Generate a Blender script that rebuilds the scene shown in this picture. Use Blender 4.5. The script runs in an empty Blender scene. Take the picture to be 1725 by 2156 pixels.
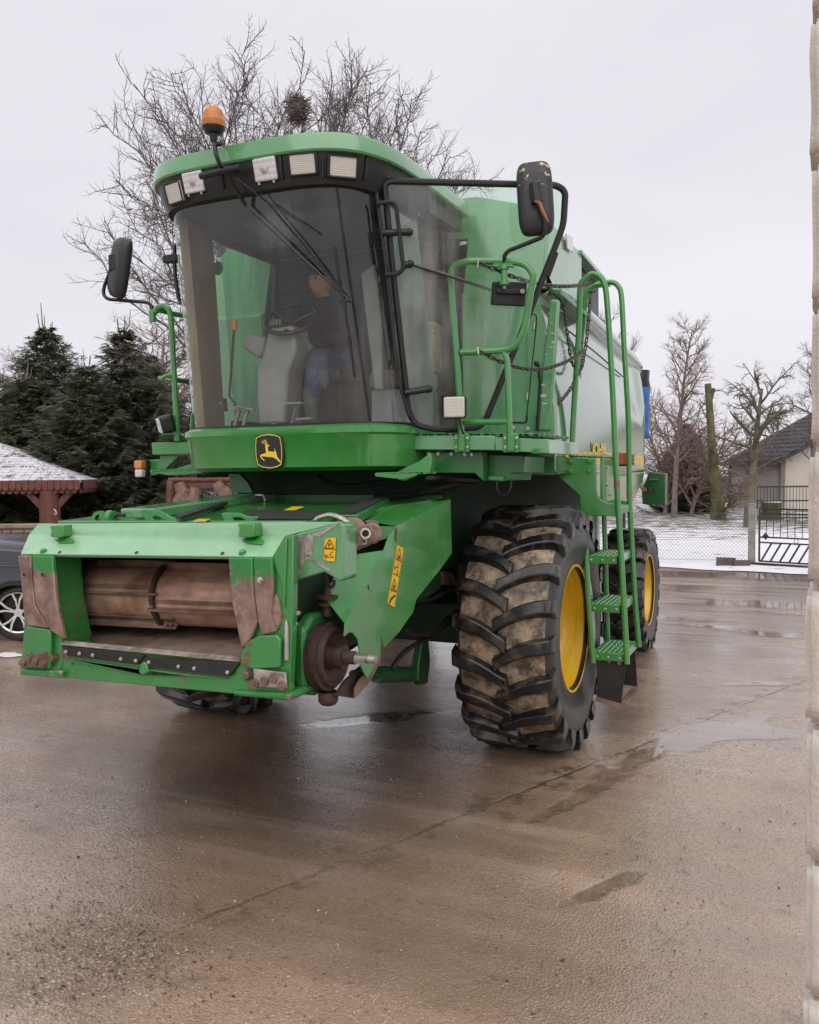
import bpy, bmesh, math, random
from mathutils import Vector, Matrix, noise as mnoise
random.seed(11)
S = bpy.context.scene
COL = S.collection
rad = math.radians

# ------------------------------------------------------------------ camera
PX_F, PX_CX, PX_CY = 1840.0, 862.5, 1078.0          # photo measured on a 1725 x 2156 grid
CAM = Vector((3.12, -6.25, 2.01))
_th, _pi, _ro = rad(23.9), rad(2.62), rad(.61)
_d0 = Vector((-math.sin(_th), math.cos(_th), 0)); _r0 = Vector((math.cos(_th), math.sin(_th), 0)); _u0 = Vector((0, 0, 1))
FWD = _d0*math.cos(_pi) - _u0*math.sin(_pi)
_u = _u0*math.cos(_pi) + _d0*math.sin(_pi)
RGT = _r0*math.cos(_ro) - _u*math.sin(_ro)
UPV = _u*math.cos(_ro) + _r0*math.sin(_ro)
cd = bpy.data.cameras.new('camera'); cam = bpy.data.objects.new('camera', cd); COL.objects.link(cam)
cd.sensor_fit = 'HORIZONTAL'; cd.sensor_width = 36; cd.lens = 36*PX_F/1725.0
cd.clip_start = .05; cd.clip_end = 3000
m = Matrix((RGT, UPV, -FWD)).transposed().to_4x4(); m.translation = CAM
cam.matrix_world = m
S.camera = cam

# ------------------------------------------------------------------ sky, sun, exposure (overcast winter day)
W = bpy.data.worlds.new('World'); S.world = W; W.use_nodes = True
nt = W.node_tree; nt.nodes.clear()
out = nt.nodes.new('ShaderNodeOutputWorld'); bg = nt.nodes.new('ShaderNodeBackground')
sky = nt.nodes.new('ShaderNodeTexSky'); sky.sky_type = 'NISHITA'; sky.sun_disc = False
SUN_EL, SUN_AZ = rad(48), rad(20)
sky.sun_elevation = SUN_EL; sky.sun_rotation = SUN_AZ; sky.dust_density = 4; sky.air_density = 1.2
tc = nt.nodes.new('ShaderNodeTexCoord'); mp = nt.nodes.new('ShaderNodeMapping'); mp.inputs['Scale'].default_value = (1, 1, 3)
ns = nt.nodes.new('ShaderNodeTexNoise'); ns.inputs['Scale'].default_value = 1.3; ns.inputs['Detail'].default_value = 5; ns.inputs['Roughness'].default_value = .5
cr = nt.nodes.new('ShaderNodeValToRGB')
cr.color_ramp.elements[0].position = .3; cr.color_ramp.elements[0].color = (6.1, 6.0, 6.5, 1)
cr.color_ramp.elements[1].position = .7; cr.color_ramp.elements[1].color = (7.35, 7.2, 7.6, 1)
mx = nt.nodes.new('ShaderNodeMixRGB'); mx.inputs[0].default_value = .96      # closed cloud layer over the clear sky
nt.links.new(tc.outputs['Generated'], mp.inputs['Vector']); nt.links.new(mp.outputs[0], ns.inputs['Vector'])
nt.links.new(ns.outputs['Fac'], cr.inputs[0]); nt.links.new(sky.outputs[0], mx.inputs[1]); nt.links.new(cr.outputs[0], mx.inputs[2])
nt.links.new(mx.outputs[0], bg.inputs['Color']); bg.inputs['Strength'].default_value = .1
nt.links.new(bg.outputs[0], out.inputs[0])
sl = bpy.data.lights.new('sun', 'SUN'); sun = bpy.data.objects.new('sun', sl); COL.objects.link(sun)
sl.energy = 1.5; sl.angle = rad(80); sl.color = (1, .94, .87)
# the light comes from behind the camera's right shoulder, high
_sd = Vector((math.sin(rad(30))*math.cos(SUN_EL), -math.cos(rad(30))*math.cos(SUN_EL), math.sin(SUN_EL)))
sun.rotation_euler = _sd.to_track_quat('Z', 'Y').to_euler()
sky.sun_rotation = math.atan2(_sd.x, _sd.y)
S.view_settings.view_transform = 'Standard'; S.view_settings.look = 'None'
S.view_settings.exposure = 0.32; S.view_settings.gamma = 1
S.render.engine = 'CYCLES'
S.cycles.max_bounces = 5; S.cycles.transparent_max_bounces = 12; S.cycles.glossy_bounces = 2; S.cycles.diffuse_bounces = 3
S.cycles.use_adaptive_sampling = True; S.cycles.adaptive_threshold = .025
S.cycles.use_denoising = True
S.cycles.caustics_reflective = False; S.cycles.caustics_refractive = False

# ------------------------------------------------------------------ pixel -> place
def ray(px, py): return RGT*((px-PX_CX)/PX_F) - UPV*((py-PX_CY)/PX_F) + FWD
def V(px, py, X=None, Y=None, Z=None, D=None, P=None):
    v = ray(px, py)
    if X is not None: t = (X-CAM.x)/v.x
    elif Y is not None: t = (Y-CAM.y)/v.y
    elif Z is not None: t = (Z-CAM.z)/v.z
    elif D is not None: t = D
    else: p0, n = P; t = (p0-CAM).dot(n)/v.dot(n)
    return CAM + v*t
def project(p):
    q = p-CAM; z = q.dot(FWD); return (PX_CX+PX_F*q.dot(RGT)/z, PX_CY-PX_F*q.dot(UPV)/z)
def zoomer(x0, y0, s): return lambda x, y: ((x0+x/s)/1.781, (y0+y/s)/1.781)
z6 = zoomer(1600, 1650, 1.797); z5 = zoomer(1000, 1750, 1.725); z7 = zoomer(1900, 950, 2.5367)
z4 = zoomer(0, 1750, 1.4375); z3 = zoomer(1350, 550, 1.4375); z1 = zoomer(500, 350, 1.4375); z2 = zoomer(600, 950, 1.568)
zh = zoomer(1100, 1850, 4.3125); zc = zoomer(1000, 2150, 2.464); zl = zoomer(340, 1600, 1.917); zk = zoomer(0, 1100, 2.27)
zw = zoomer(0, 1650, 2.464); zr = zoomer(2400, 1150, 2.0534)

# ------------------------------------------------------------------ mesh builder
class MB:
    def __init__(s): s.v = []; s.f = []; s.m = []
    def add(s, vs, fs, mi=0):
        o = len(s.v); s.v += [tuple(p) for p in vs]; s.f += [tuple(i+o for i in f) for f in fs]; s.m += [mi]*len(fs); return s
    def box(s, c, size, rot=None, mi=0):
        hx, hy, hz = size[0]/2, size[1]/2, size[2]/2
        vs = [Vector((x, y, z)) for x in (-hx, hx) for y in (-hy, hy) for z in (-hz, hz)]
        if rot is not None: vs = [rot @ p for p in vs]
        c = Vector(c)
        return s.add([p+c for p in vs], [(0, 1, 3, 2), (4, 6, 7, 5), (0, 4, 5, 1), (2, 3, 7, 6), (0, 2, 6, 4), (1, 5, 7, 3)], mi)
    def bb(s, a, b, mi=0):
        return s.box([(a[i]+b[i])/2 for i in range(3)], [abs(b[i]-a[i]) for i in range(3)], None, mi)
    def bar(s, a, b, w, h, up=(0, 0, 1), mi=0):
        a, b = Vector(a), Vector(b); d = b-a; L = d.length; d.normalize()
        u = Vector(up); x = d.cross(u)
        if x.length < 1e-4: u = Vector((1, 0, 0)); x = d.cross(u)
        x.normalize(); u = x.cross(d)
        return s.box((a+b)/2, (w, L, h), Matrix((x, d, u)).transposed(), mi)
    def prism(s, poly, vec, mi=0):
        n = len(poly); vec = Vector(vec); a = [Vector(p) for p in poly]; b = [p+vec for p in a]
        return s.add(a+b, [tuple(range(n))[::-1], tuple(range(n, 2*n))]+[(i, (i+1) % n, n+(i+1) % n, n+i) for i in range(n)], mi)
    def tube(s, path, r, seg=10, closed=False, mi=0, cap=True):
        pts = [Vector(p) for p in path]; n = len(pts); rs = r if isinstance(r, (list, tuple)) else [r]*n
        ref = None; rings = []
        for i, p in enumerate(pts):
            a = pts[(i-1) % n] if (closed or i) else p; b = pts[(i+1) % n] if (closed or i < n-1) else p
            d = (b-a); d = d.normalized() if d.length > 1e-9 else Vector((0, 0, 1))
            if ref is None:
                ref = d.orthogonal().normalized()
            ref = (ref - d*ref.dot(d)); ref = ref.normalized() if ref.length > 1e-6 else d.orthogonal().normalized()
            bi = d.cross(ref)
            rings.append([p+(ref*math.cos(2*math.pi*k/seg)+bi*math.sin(2*math.pi*k/seg))*rs[i] for k in range(seg)])
        vs = [q for R_ in rings for q in R_]; fs = []
        for i in range(n if closed else n-1):
            j = (i+1) % n
            for k in range(seg): fs.append((i*seg+k, i*seg+(k+1) % seg, j*seg+(k+1) % seg, j*seg+k))
        if cap and not closed: fs.append(tuple(range(seg))[::-1]); fs.append(tuple((n-1)*seg+k for k in range(seg)))
        return s.add(vs, fs, mi)
    def lathe(s, prof, o, ax, seg=32, mi=0, a0=0, a1=2*math.pi, cap=False):
        o = Vector(o); ax = Vector(ax).normalized(); e1 = ax.orthogonal().normalized(); e2 = ax.cross(e1)
        full = abs(a1-a0-2*math.pi) < 1e-6; n = seg if full else seg+1; vs = []; fs = []
        for (h, r) in prof:
            for k in range(n):
                t = a0+(a1-a0)*k/seg; vs.append(o+ax*h+(e1*math.cos(t)+e2*math.sin(t))*r)
        for i in range(len(prof)-1):
            for k in range(seg):
                k2 = (k+1) % n; fs.append((i*n+k, i*n+k2, (i+1)*n+k2, (i+1)*n+k))
        if cap: fs.append(tuple(range(n))[::-1]); fs.append(tuple((len(prof)-1)*n+k for k in range(n)))
        return s.add(vs, fs, mi)
    def loft(s, rings, closed=False, mi=0, capends=False):
        n = len(rings[0]); vs = [p for r in rings for p in r]; fs = []
        for i in range(len(rings)-1):
            for k in range(n if closed else n-1):
                k2 = (k+1) % n; fs.append((i*n+k, i*n+k2, (i+1)*n+k2, (i+1)*n+k))
        if capends: fs.append(tuple(range(n))[::-1]); fs.append(tuple((len(rings)-1)*n+k for k in range(n)))
        return s.add(vs, fs, mi)
    def sphere(s, c, r, seg=16, rings=10, mi=0, sc=(1, 1, 1)):
        prof = [(-math.cos(math.pi*i/rings), max(1e-4, math.sin(math.pi*i/rings))) for i in range(rings+1)]
        t = MB().lathe(prof, (0, 0, 0), (0, 0, 1), seg)
        c = Vector(c); return s.add([Vector((p[0]*r*sc[0], p[1]*r*sc[1], p[2]*r*sc[2]))+c for p in t.v], t.f, mi)
    def mesh(s, name, mats, smooth=35):
        me = bpy.data.meshes.new(name); me.from_pydata(s.v, [], s.f)
        mats = mats if isinstance(mats, (list, tuple)) else [mats]
        for mt in mats: me.materials.append(mt)
        if len(mats) > 1: me.polygons.foreach_set('material_index', s.m)
        if smooth:
            me.polygons.foreach_set('use_smooth', [True]*len(me.polygons)); me.update()
            try: me.set_sharp_from_angle(angle=rad(smooth))
            except Exception: pass
        me.update(); return me
    def build(s, name, mats, parent=None, smooth=35, bevel=0, seg=2, recalc=True):
        me = s.mesh(name, mats, smooth)
        if recalc:
            b = bmesh.new(); b.from_mesh(me); bmesh.ops.recalc_face_normals(b, faces=b.faces); b.to_mesh(me); b.free()
        o = bpy.data.objects.new(name, me); COL.objects.link(o)
        if parent: o.parent = parent
        if bevel:
            md = o.modifiers.new('bevel', 'BEVEL'); md.width = bevel; md.segments = seg; md.limit_method = 'ANGLE'; md.angle_limit = rad(35); md.harden_normals = False
        return o
def tag(o, label=None, cat=None, group=None, kind=None):
    if label: o['label'] = label
    if cat: o['category'] = cat
    if group: o['group'] = group
    if kind: o['kind'] = kind
    return o
def empty(name, loc=(0, 0, 0), rz=0):
    o = bpy.data.objects.new(name, None); COL.objects.link(o); o.location = loc; o.rotation_euler = (0, 0, rz); o.empty_display_size = .1; return o
def inst(name, me, parent, mat4):
    o = bpy.data.objects.new(name, me); COL.objects.link(o); o.parent = parent; o.matrix_local = mat4; return o
def catmull(pts, n=6, closed=False):
    pts = [Vector(p) for p in pts]; N = len(pts); o = []
    for i in range(N if closed else N-1):
        g = lambda k: pts[k % N] if closed else pts[max(0, min(N-1, k))]
        a, b, c, d = g(i-1), g(i), g(i+1), g(i+2)
        for k in range(n):
            t = k/n; o.append(.5*((2*b)+(c-a)*t+(2*a-5*b+4*c-d)*t*t+(3*b-a-3*c+d)*t*t*t))
    if not closed: o.append(pts[-1])
    return o
def fillet(pts, r, n=5, closed=False):
    """polyline with rounded corners"""
    pts = [Vector(p) for p in pts]; N = len(pts); o = []
    for i, p in enumerate(pts):
        if not closed and i in (0, N-1): o.append(p); continue
        a, b = pts[i-1], pts[(i+1) % N]; da, db = (a-p), (b-p); rr = min(r, da.length*.48, db.length*.48)
        A = p+da.normalized()*rr; B_ = p+db.normalized()*rr
        for k in range(n+1):
            t = k/n; o.append(A*(1-t)**2+p*2*t*(1-t)+B_*t*t)
    return o
def frame(n, up=(0, 0, 1)):
    """matrix whose local z is n, local y as near up as possible"""
    n = Vector(n).normalized(); x = Vector(up).cross(n).normalized(); y = n.cross(x); return Matrix((x, y, n)).transposed()
def T(loc, rot=None):
    mt = (rot.to_4x4() if rot is not None else Matrix.Identity(4)); mt.translation = Vector(loc); return mt

# ------------------------------------------------------------------ materials
class N:
    def __init__(s, name):
        s.mat = bpy.data.materials.new(name); s.mat.use_nodes = True; s.t = s.mat.node_tree; s.t.nodes.clear()
        s.out = s.t.nodes.new('ShaderNodeOutputMaterial'); s.p = s.t.nodes.new('ShaderNodeBsdfPrincipled'); s.l(s.p.outputs[0], s.out.inputs[0])
        s.pos = s.t.nodes.new('ShaderNodeNewGeometry').outputs['Position']
        s.obj = s.t.nodes.new('ShaderNodeTexCoord').outputs['Object']
    def l(s, a, b): s.t.links.new(a, b)
    def set(s, **k):
        for n_, v in k.items():
            i = s.p.inputs[n_.replace('_', ' ')]
            if hasattr(v, 'links') or hasattr(v, 'is_linked'): s.l(v, i)
            else: i.default_value = (*v, 1) if isinstance(v, tuple) and len(v) == 3 else v
        return s
    def noise(s, scale, detail=4, rough=.55, vec=None, dist=0, out=0):
        n = s.t.nodes.new('ShaderNodeTexNoise'); n.inputs['Scale'].default_value = scale; n.inputs['Detail'].default_value = detail
        n.inputs['Roughness'].default_value = rough; n.inputs['Distortion'].default_value = dist; s.l(vec or s.pos, n.inputs['Vector']); return n.outputs[out]
    def voro(s, scale, feat='F1', vec=None, out=0):
        n = s.t.nodes.new('ShaderNodeTexVoronoi'); n.feature = feat; n.inputs['Scale'].default_value = scale; s.l(vec or s.pos, n.inputs['Vector']); return n.outputs[out]
    def mapv(s, scale=(1, 1, 1), rot=(0, 0, 0), loc=(0, 0, 0), vec=None):
        n = s.t.nodes.new('ShaderNodeMapping'); n.inputs['Scale'].default_value = scale; n.inputs['Rotation'].default_value = rot; n.inputs['Location'].default_value = loc
        s.l(vec or s.pos, n.inputs['Vector']); return n.outputs[0]
    def ramp(s, f, stops):
        n = s.t.nodes.new('ShaderNodeValToRGB'); e = n.color_ramp.elements
        while len(e) < len(stops): e.new(.5)
        for el, (p, c) in zip(e, stops):
            el.position = p; el.color = (c, c, c, 1) if isinstance(c, (int, float)) else (*c, 1)
        s.l(f, n.inputs[0]); return n.outputs[0]
    def mix(s, f, a, b, mode='MIX'):
        n = s.t.nodes.new('ShaderNodeMixRGB'); n.blend_type = mode
        for i, v in enumerate((f, a, b)):
            if isinstance(v, (int, float)): n.inputs[i].default_value = v if i == 0 else (v, v, v, 1)
            elif isinstance(v, tuple): n.inputs[i].default_value = (*v, 1)
            else: s.l(v, n.inputs[i])
        return n.outputs[0]
    def math(s, op, a, b=0, c=0, clamp=False):
        n = s.t.nodes.new('ShaderNodeMath'); n.operation = op; n.use_clamp = clamp
        for i, v in enumerate((a, b, c)):
            if isinstance(v, (int, float)): n.inputs[i].default_value = v
            else: s.l(v, n.inputs[i])
        return n.outputs[0]
    def sep(s, vec=None):
        n = s.t.nodes.new('ShaderNodeSeparateXYZ'); s.l(vec or s.pos, n.inputs[0]); return n.outputs
    def bump(s, h, strength=.3, dist=.01, nrm=None):
        n = s.t.nodes.new('ShaderNodeBump'); n.inputs['Strength'].default_value = strength; n.inputs['Distance'].default_value = dist; s.l(h, n.inputs['Height'])
        if nrm is not None: s.l(nrm, n.inputs['Normal'])
        return n.outputs[0]

def simple(name, col, rough=.5, metal=0, var=.25, scale=8, bump=0, bscale=120, spec=.5):
    k = N(name); n = k.noise(scale, 5)
    c = k.mix(k.ramp(n, [(.35, 0), (.68, 1)]), tuple(x*(1-var) for x in col), tuple(min(1, x*(1+var*.7)) for x in col))
    r = k.math('MULTIPLY_ADD', k.noise(scale*1.7, 4), .25, rough-.12, clamp=True)
    k.set(Base_Color=c, Roughness=r, Metallic=metal)
    k.p.inputs['Specular IOR Level'].default_value = spec
    if bump: k.set(Normal=k.bump(k.noise(bscale, 4), bump, .004))
    return k.mat

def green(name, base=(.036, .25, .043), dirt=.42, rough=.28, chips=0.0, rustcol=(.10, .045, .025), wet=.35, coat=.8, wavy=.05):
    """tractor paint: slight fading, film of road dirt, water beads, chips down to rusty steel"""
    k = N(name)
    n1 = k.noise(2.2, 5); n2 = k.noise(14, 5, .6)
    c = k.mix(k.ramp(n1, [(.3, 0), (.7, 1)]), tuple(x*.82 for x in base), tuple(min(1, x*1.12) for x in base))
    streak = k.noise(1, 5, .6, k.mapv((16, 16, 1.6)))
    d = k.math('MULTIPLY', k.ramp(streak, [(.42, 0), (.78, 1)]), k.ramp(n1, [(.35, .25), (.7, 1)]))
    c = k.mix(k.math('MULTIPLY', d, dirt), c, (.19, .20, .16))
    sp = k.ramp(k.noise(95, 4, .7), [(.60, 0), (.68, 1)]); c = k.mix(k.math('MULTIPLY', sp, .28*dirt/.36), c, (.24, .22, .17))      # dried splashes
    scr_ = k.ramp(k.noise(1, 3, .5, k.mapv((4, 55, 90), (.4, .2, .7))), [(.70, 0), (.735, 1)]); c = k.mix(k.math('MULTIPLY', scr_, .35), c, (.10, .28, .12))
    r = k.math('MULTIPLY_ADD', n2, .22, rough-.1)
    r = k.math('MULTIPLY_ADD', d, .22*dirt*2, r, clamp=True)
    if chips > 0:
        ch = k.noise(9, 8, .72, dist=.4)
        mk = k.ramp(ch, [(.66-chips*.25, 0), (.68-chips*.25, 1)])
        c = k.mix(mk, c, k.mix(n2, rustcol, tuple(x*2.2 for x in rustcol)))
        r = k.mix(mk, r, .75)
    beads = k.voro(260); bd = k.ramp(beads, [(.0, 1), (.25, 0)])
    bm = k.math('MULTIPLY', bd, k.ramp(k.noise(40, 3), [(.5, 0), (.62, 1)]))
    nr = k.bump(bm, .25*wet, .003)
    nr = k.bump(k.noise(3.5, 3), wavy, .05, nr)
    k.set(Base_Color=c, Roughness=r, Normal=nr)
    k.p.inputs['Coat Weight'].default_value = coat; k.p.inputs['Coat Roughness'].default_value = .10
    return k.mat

def worn(name, paint=(.03, .24, .05), z0=1.02, z1=1.5, soft=.04, amount=.0):
    """feeder mouth guides: paint rubbed through to brown steel between z0 and z1, ragged edges"""
    k = N(name); z = k.sep()[2]
    n = k.noise(6, 8, .65); zz = k.math('MULTIPLY_ADD', k.math('SUBTRACT', n, .5), .28, z)
    lo = k.ramp(k.math('SUBTRACT', zz, z0-.5), [(.5-soft*.3, 0), (.5+soft*.3, 1)]); hi = k.ramp(k.math('SUBTRACT', zz, z1-.5), [(.5-soft*.3, 1), (.5+soft*.3, 0)])
    mk = k.math('MULTIPLY', lo, hi)
    sc = k.ramp(k.noise(18, 8, .7), [(.60-amount, 0), (.63-amount, 1)])
    mk = k.math('MAXIMUM', mk, sc)
    fib = k.noise(1, 6, .6, k.mapv((26, 26, 7)))
    st = k.mix(k.ramp(k.noise(7, 7, .65), [(.32, 0), (.68, 1)]), (.13, .070, .055), (.40, .285, .245)); st = k.mix(k.ramp(fib, [(.50, 0), (.78, .5)]), st, (.10, .052, .04)); st = k.mix(k.ramp(k.noise(48, 4, .7), [(.62, 0), (.70, .6)]), st, (.50, .44, .41))
    g = k.mix(k.noise(3, 4), tuple(x*.8 for x in paint), paint)
    edge = k.ramp(k.noise(30, 4), [(.62, 0), (.7, .7)]); g = k.mix(edge, g, (.05, .035, .025))
    k.set(Base_Color=k.mix(mk, g, st), Roughness=k.mix(mk, k.math('MULTIPLY_ADD', n, .2, .25), k.math('MULTIPLY_ADD', fib, .3, .34)), Metallic=k.math('MULTIPLY', mk, .25))
    h = k.math('MULTIPLY_ADD', mk, -.6, k.math('MULTIPLY', fib, .12))
    k.set(Normal=k.bump(h, .35, .003)); return k.mat

def rusty(name, a=(.075, .038, .026), b=(.30, .20, .155), rough=.5, metal=.35, streak=(5, 40, 40), shine=.3):
    k = N(name); n = k.noise(4, 7, .65); f = k.noise(1, 6, .6, k.mapv(streak))
    c = k.mix(k.ramp(n, [(.32, 0), (.68, 1)]), a, b); c = k.mix(k.ramp(f, [(.45, 0), (.75, .6)]), c, tuple(x*.6 for x in a))
    sp = k.ramp(k.noise(60, 4), [(.62, 0), (.7, .5)]); c = k.mix(sp, c, (.20, .085, .04))
    k.set(Base_Color=c, Roughness=k.math('MULTIPLY_ADD', k.noise(9, 5), shine, rough-.15, clamp=True), Metallic=metal, Normal=k.bump(k.math('ADD', n, k.math('MULTIPLY', f, .5)), .25, .006))
    return k.mat

M = {}
M['green'] = green('green_paint')
M['green_dark'] = green('dirty_chassis_paint', (.019, .175, .036), .25, .36, coat=.4)  # darker copy of the green for sheltered parts, shade put into the colour
M['grease'] = green('greasy_chassis', (.010, .035, .014), .04, .72, wet=0, coat=0)  # near-black green: shadow around chassis and axles painted into the colour
M['green_worn'] = green('green_paint_chipped', (.026, .235, .045), .35, .32, chips=.30)
M['green_pale'] = green('green_paint_faded', (.105, .32, .135), .5, .24, wet=.5, coat=1)  # paler green for roof, decks, tank panels and front walls
M['green_bleached'] = green('sun_bleached_green', (.25, .50, .28), .35, .26, wet=.5, coat=.8)  # faded paint, with sky brightness lightened into the base colour
M['side'] = green('green_side_panel', (.045, .20, .065), .7, .12, wet=0, coat=1, wavy=.02)
M['guide'] = worn('rubbed_guide_plate')
M['guide2'] = worn('rubbed_frame_post', z0=1.12, z1=1.62)
M['sill'] = worn('scraped_sill', z0=.2, z1=.3, amount=.035)
M['rust'] = rusty('rusty_steel', (.095, .05, .036), (.34, .23, .18), metal=.1)
M['drum'] = rusty('polished_rusty_drum', (.24, .105, .07), (.64, .42, .32), .40, .12, (3, 30, 30))
M['floor_steel'] = rusty('scratched_feeder_floor', (.15, .095, .07), (.50, .39, .31), .42, .1, (40, 2.5, 40))
M['rust_dark'] = rusty('dark_rusty_iron', (.035, .022, .018), (.10, .06, .045), .6, .3)
M['steel'] = simple('bare_steel', (.45, .43, .41), .38, .85, .3, 20, .15)
M['galv'] = simple('zinc_bolt', (.55, .52, .45), .35, .8, .25, 60)
M['black'] = simple('black_plastic', (.009, .009, .0105), .42, 0, .3, 9, .12, 200)
M['black_gloss'] = simple('black_enamel', (.012, .012, .014), .28, 0, .3, 9)
M['rubber'] = simple('black_rubber', (.02, .02, .021), .6, 0, .35, 12, .25, 90)
M['hose'] = simple('black_hose', (.015, .015, .016), .35, 0, .3, 9)
M['beige'] = simple('beige_seat_cloth', (.20, .135, .09), .85, 0, .2, 15, .4, 260)
M['grey_trim'] = simple('grey_cab_trim', (.27, .25, .245), .6, 0, .15, 6, .2, 180)
M['dark_trim'] = simple('charcoal_cab_trim', (.045, .042, .043), .7, 0, .2, 5, .1)
M['brown_trim'] = simple('brown_pillar_trim', (.24, .175, .10), .6, 0, .25, 3)
M['blue_tarp'] = simple('blue_tarpaulin', (.03, .14, .42), .5, 0, .25, 9, .4, 30)
M['wood_red'] = simple('red_brown_stained_wood', (.16, .055, .045), .6, 0, .3, 9, .3, 60)
M['bark'] = None
def rimpaint():
    k = N('yellow_rim_paint'); n = k.noise(5, 5); c = k.mix(n, (.62, .37, .012), (.78, .50, .02))
    d = k.ramp(k.noise(22, 8, .7), [(.64, 0), (.70, .8)]); c = k.mix(d, c, (.22, .13, .05))
    low = k.ramp(k.noise(2.5, 4), [(.5, 0), (.8, .35)]); c = k.mix(low, c, (.35, .24, .08))
    k.set(Base_Color=c, Roughness=k.math('MULTIPLY_ADD', n, .2, .26), Normal=k.bump(n, .08, .01)); k.p.inputs['Coat Weight'].default_value = .3; return k.mat
M['rim'] = rimpaint()
def tyre_mats():
    k = N('muddy_tread_base'); n = k.noise(10, 8, .68); n2 = k.noise(45, 5)
    c = k.mix(k.ramp(n, [(.40, 0), (.60, 1)]), (.040, .033, .029), (.50, .375, .265))
    wetm = k.ramp(k.noise(2.6, 5, .6), [(.44, 0), (.62, 1)]); c = k.mix(k.math('MULTIPLY', wetm, .5), c, k.mix(n2, (.03, .025, .022), (.12, .088, .062)))
    c = k.mix(k.ramp(n2, [(.35, .0), (.75, .45)]), c, (.12, .085, .06))
    k.set(Base_Color=c, Roughness=k.math('MULTIPLY_ADD', n, .5, .22, clamp=True), Normal=k.bump(k.math('ADD', n, k.math('MULTIPLY', n2, .5)), .6, .012)); a = k.mat
    k = N('wet_black_lug'); n = k.noise(9, 6); c = k.mix(k.ramp(n, [(.50, 0), (.74, .55)]), (.011, .011, .013), (.17, .125, .088))
    k.set(Base_Color=c, Roughness=k.math('MULTIPLY_ADD', n, .30, .06, clamp=True), Normal=k.bump(k.noise(60, 5), .2, .004)); b = k.mat
    k = N('tyre_sidewall'); n = k.noise(6, 6); c = k.mix(k.ramp(n, [(.4, 0), (.8, .6)]), (.022, .022, .025), (.12, .10, .085))
    k.set(Base_Color=c, Roughness=k.math('MULTIPLY_ADD', n, .4, .18, clamp=True), Normal=k.bump(k.noise(70, 5), .25, .004)); return a, b, k.mat
M['tread'], M['lug'], M['sidewall'] = tyre_mats()
def glass(name, tint=(.62, .86, .72), dirt=.10, smear=None):
    """thin tinted safety glass with a film of dirt and mist"""
    k = N(name); t = k.t; t.nodes.remove(k.p)
    tr = t.nodes.new('ShaderNodeBsdfTransparent'); tr.inputs[0].default_value = (*tint, 1)
    gl = t.nodes.new('ShaderNodeBsdfGlossy'); gl.inputs['Roughness'].default_value = .03; gl.inputs['Color'].default_value = (1, 1, 1, 1)
    lw = t.nodes.new('ShaderNodeLayerWeight'); lw.inputs['Blend'].default_value = .5; frv = k.math('MULTIPLY_ADD', k.math('POWER', lw.outputs['Facing'], 5), .92, .06)
    m1 = t.nodes.new('ShaderNodeMixShader'); k.l(frv, m1.inputs[0]); k.l(tr.outputs[0], m1.inputs[1]); k.l(gl.outputs[0], m1.inputs[2])
    df = t.nodes.new('ShaderNodeBsdfDiffuse'); df.inputs[0].default_value = (.55, .58, .58, 1)
    st = k.noise(1, 6, .65, k.mapv((9, 9, 1.1))); n = k.noise(1.6, 5)
    f = k.math('MULTIPLY', k.ramp(st, [(.38, .15), (.78, 1)]), k.ramp(n, [(.35, .25), (.7, 1)]))
    spots = k.ramp(k.noise(55, 5, .6), [(.66, 0), (.72, .6)])
    f = k.math('MULTIPLY', k.math('ADD', f, spots), dirt, clamp=True)
    for (sp_, r_, amt) in (smear or ()):
        vd = t.nodes.new('ShaderNodeVectorMath'); vd.operation = 'DISTANCE'; k.l(k.pos, vd.inputs[0]); vd.inputs[1].default_value = sp_
        g_ = k.math('ADD', k.math('DIVIDE', vd.outputs['Value'], r_), k.math('MULTIPLY', k.math('SUBTRACT', k.noise(1, 6, .7, k.mapv((14, 14, 5))), .5), 1.6))
        f = k.math('MAXIMUM', f, k.math('MULTIPLY', k.ramp(g_, [(.45, 1), (1.0, 0)]), amt))
    m2 = t.nodes.new('ShaderNodeMixShader'); k.l(f, m2.inputs[0]); k.l(m1.outputs[0], m2.inputs[1]); k.l(df.outputs[0], m2.inputs[2])
    k.l(m2.outputs[0], k.out.inputs[0]); return k.mat
M['windshield'] = glass('tinted_windshield_glass', (.90, .97, .94), .10, ((V(*z2(1000, 690), Y=-1.35), .15, .26), (V(*z2(1085, 620), Y=-1.3), .09, .34), (V(*z2(800, 560), Y=-1.38), .09, .22), (V(600, 470, Y=-1.55), .2, .16)))
M['door_glass'] = glass('misted_door_glass', (.78, .94, .85), .55)
M['side_glass'] = glass('side_window_glass', (.80, .97, .89), .68)
def lens(name, col, rough=.12, scale=90):
    k = N(name); g = k.math('ABSOLUTE', k.math('SINE', k.math('MULTIPLY', k.sep()[0], scale*3.1))); h = k.math('ABSOLUTE', k.math('SINE', k.math('MULTIPLY', k.sep()[2], scale*3.1)))
    k.set(Base_Color=k.mix(k.noise(20, 4), tuple(x*.8 for x in col), col), Roughness=rough, Normal=k.bump(k.math('ADD', g, h), .4, .004))
    k.p.inputs['Coat Weight'].default_value = 1; k.p.inputs['Coat Roughness'].default_value = .04; return k.mat
M['lens'] = lens('fluted_lamp_lens', (.62, .60, .55)); M['lens_clear'] = lens('clear_lamp_lens', (.70, .70, .72), .08, 30)
M['amber'] = lens('amber_lens', (.75, .24, .03), .15, 120); M['amber_dirty'] = simple('amber_beacon_dome', (.50, .185, .04), .3, 0, .25, 14, .2, 240)
M['amber_red'] = lens('orange_red_lens', (.62, .11, .03)); M['white_lens'] = lens('white_marker_lens', (.7, .68, .66))
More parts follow.
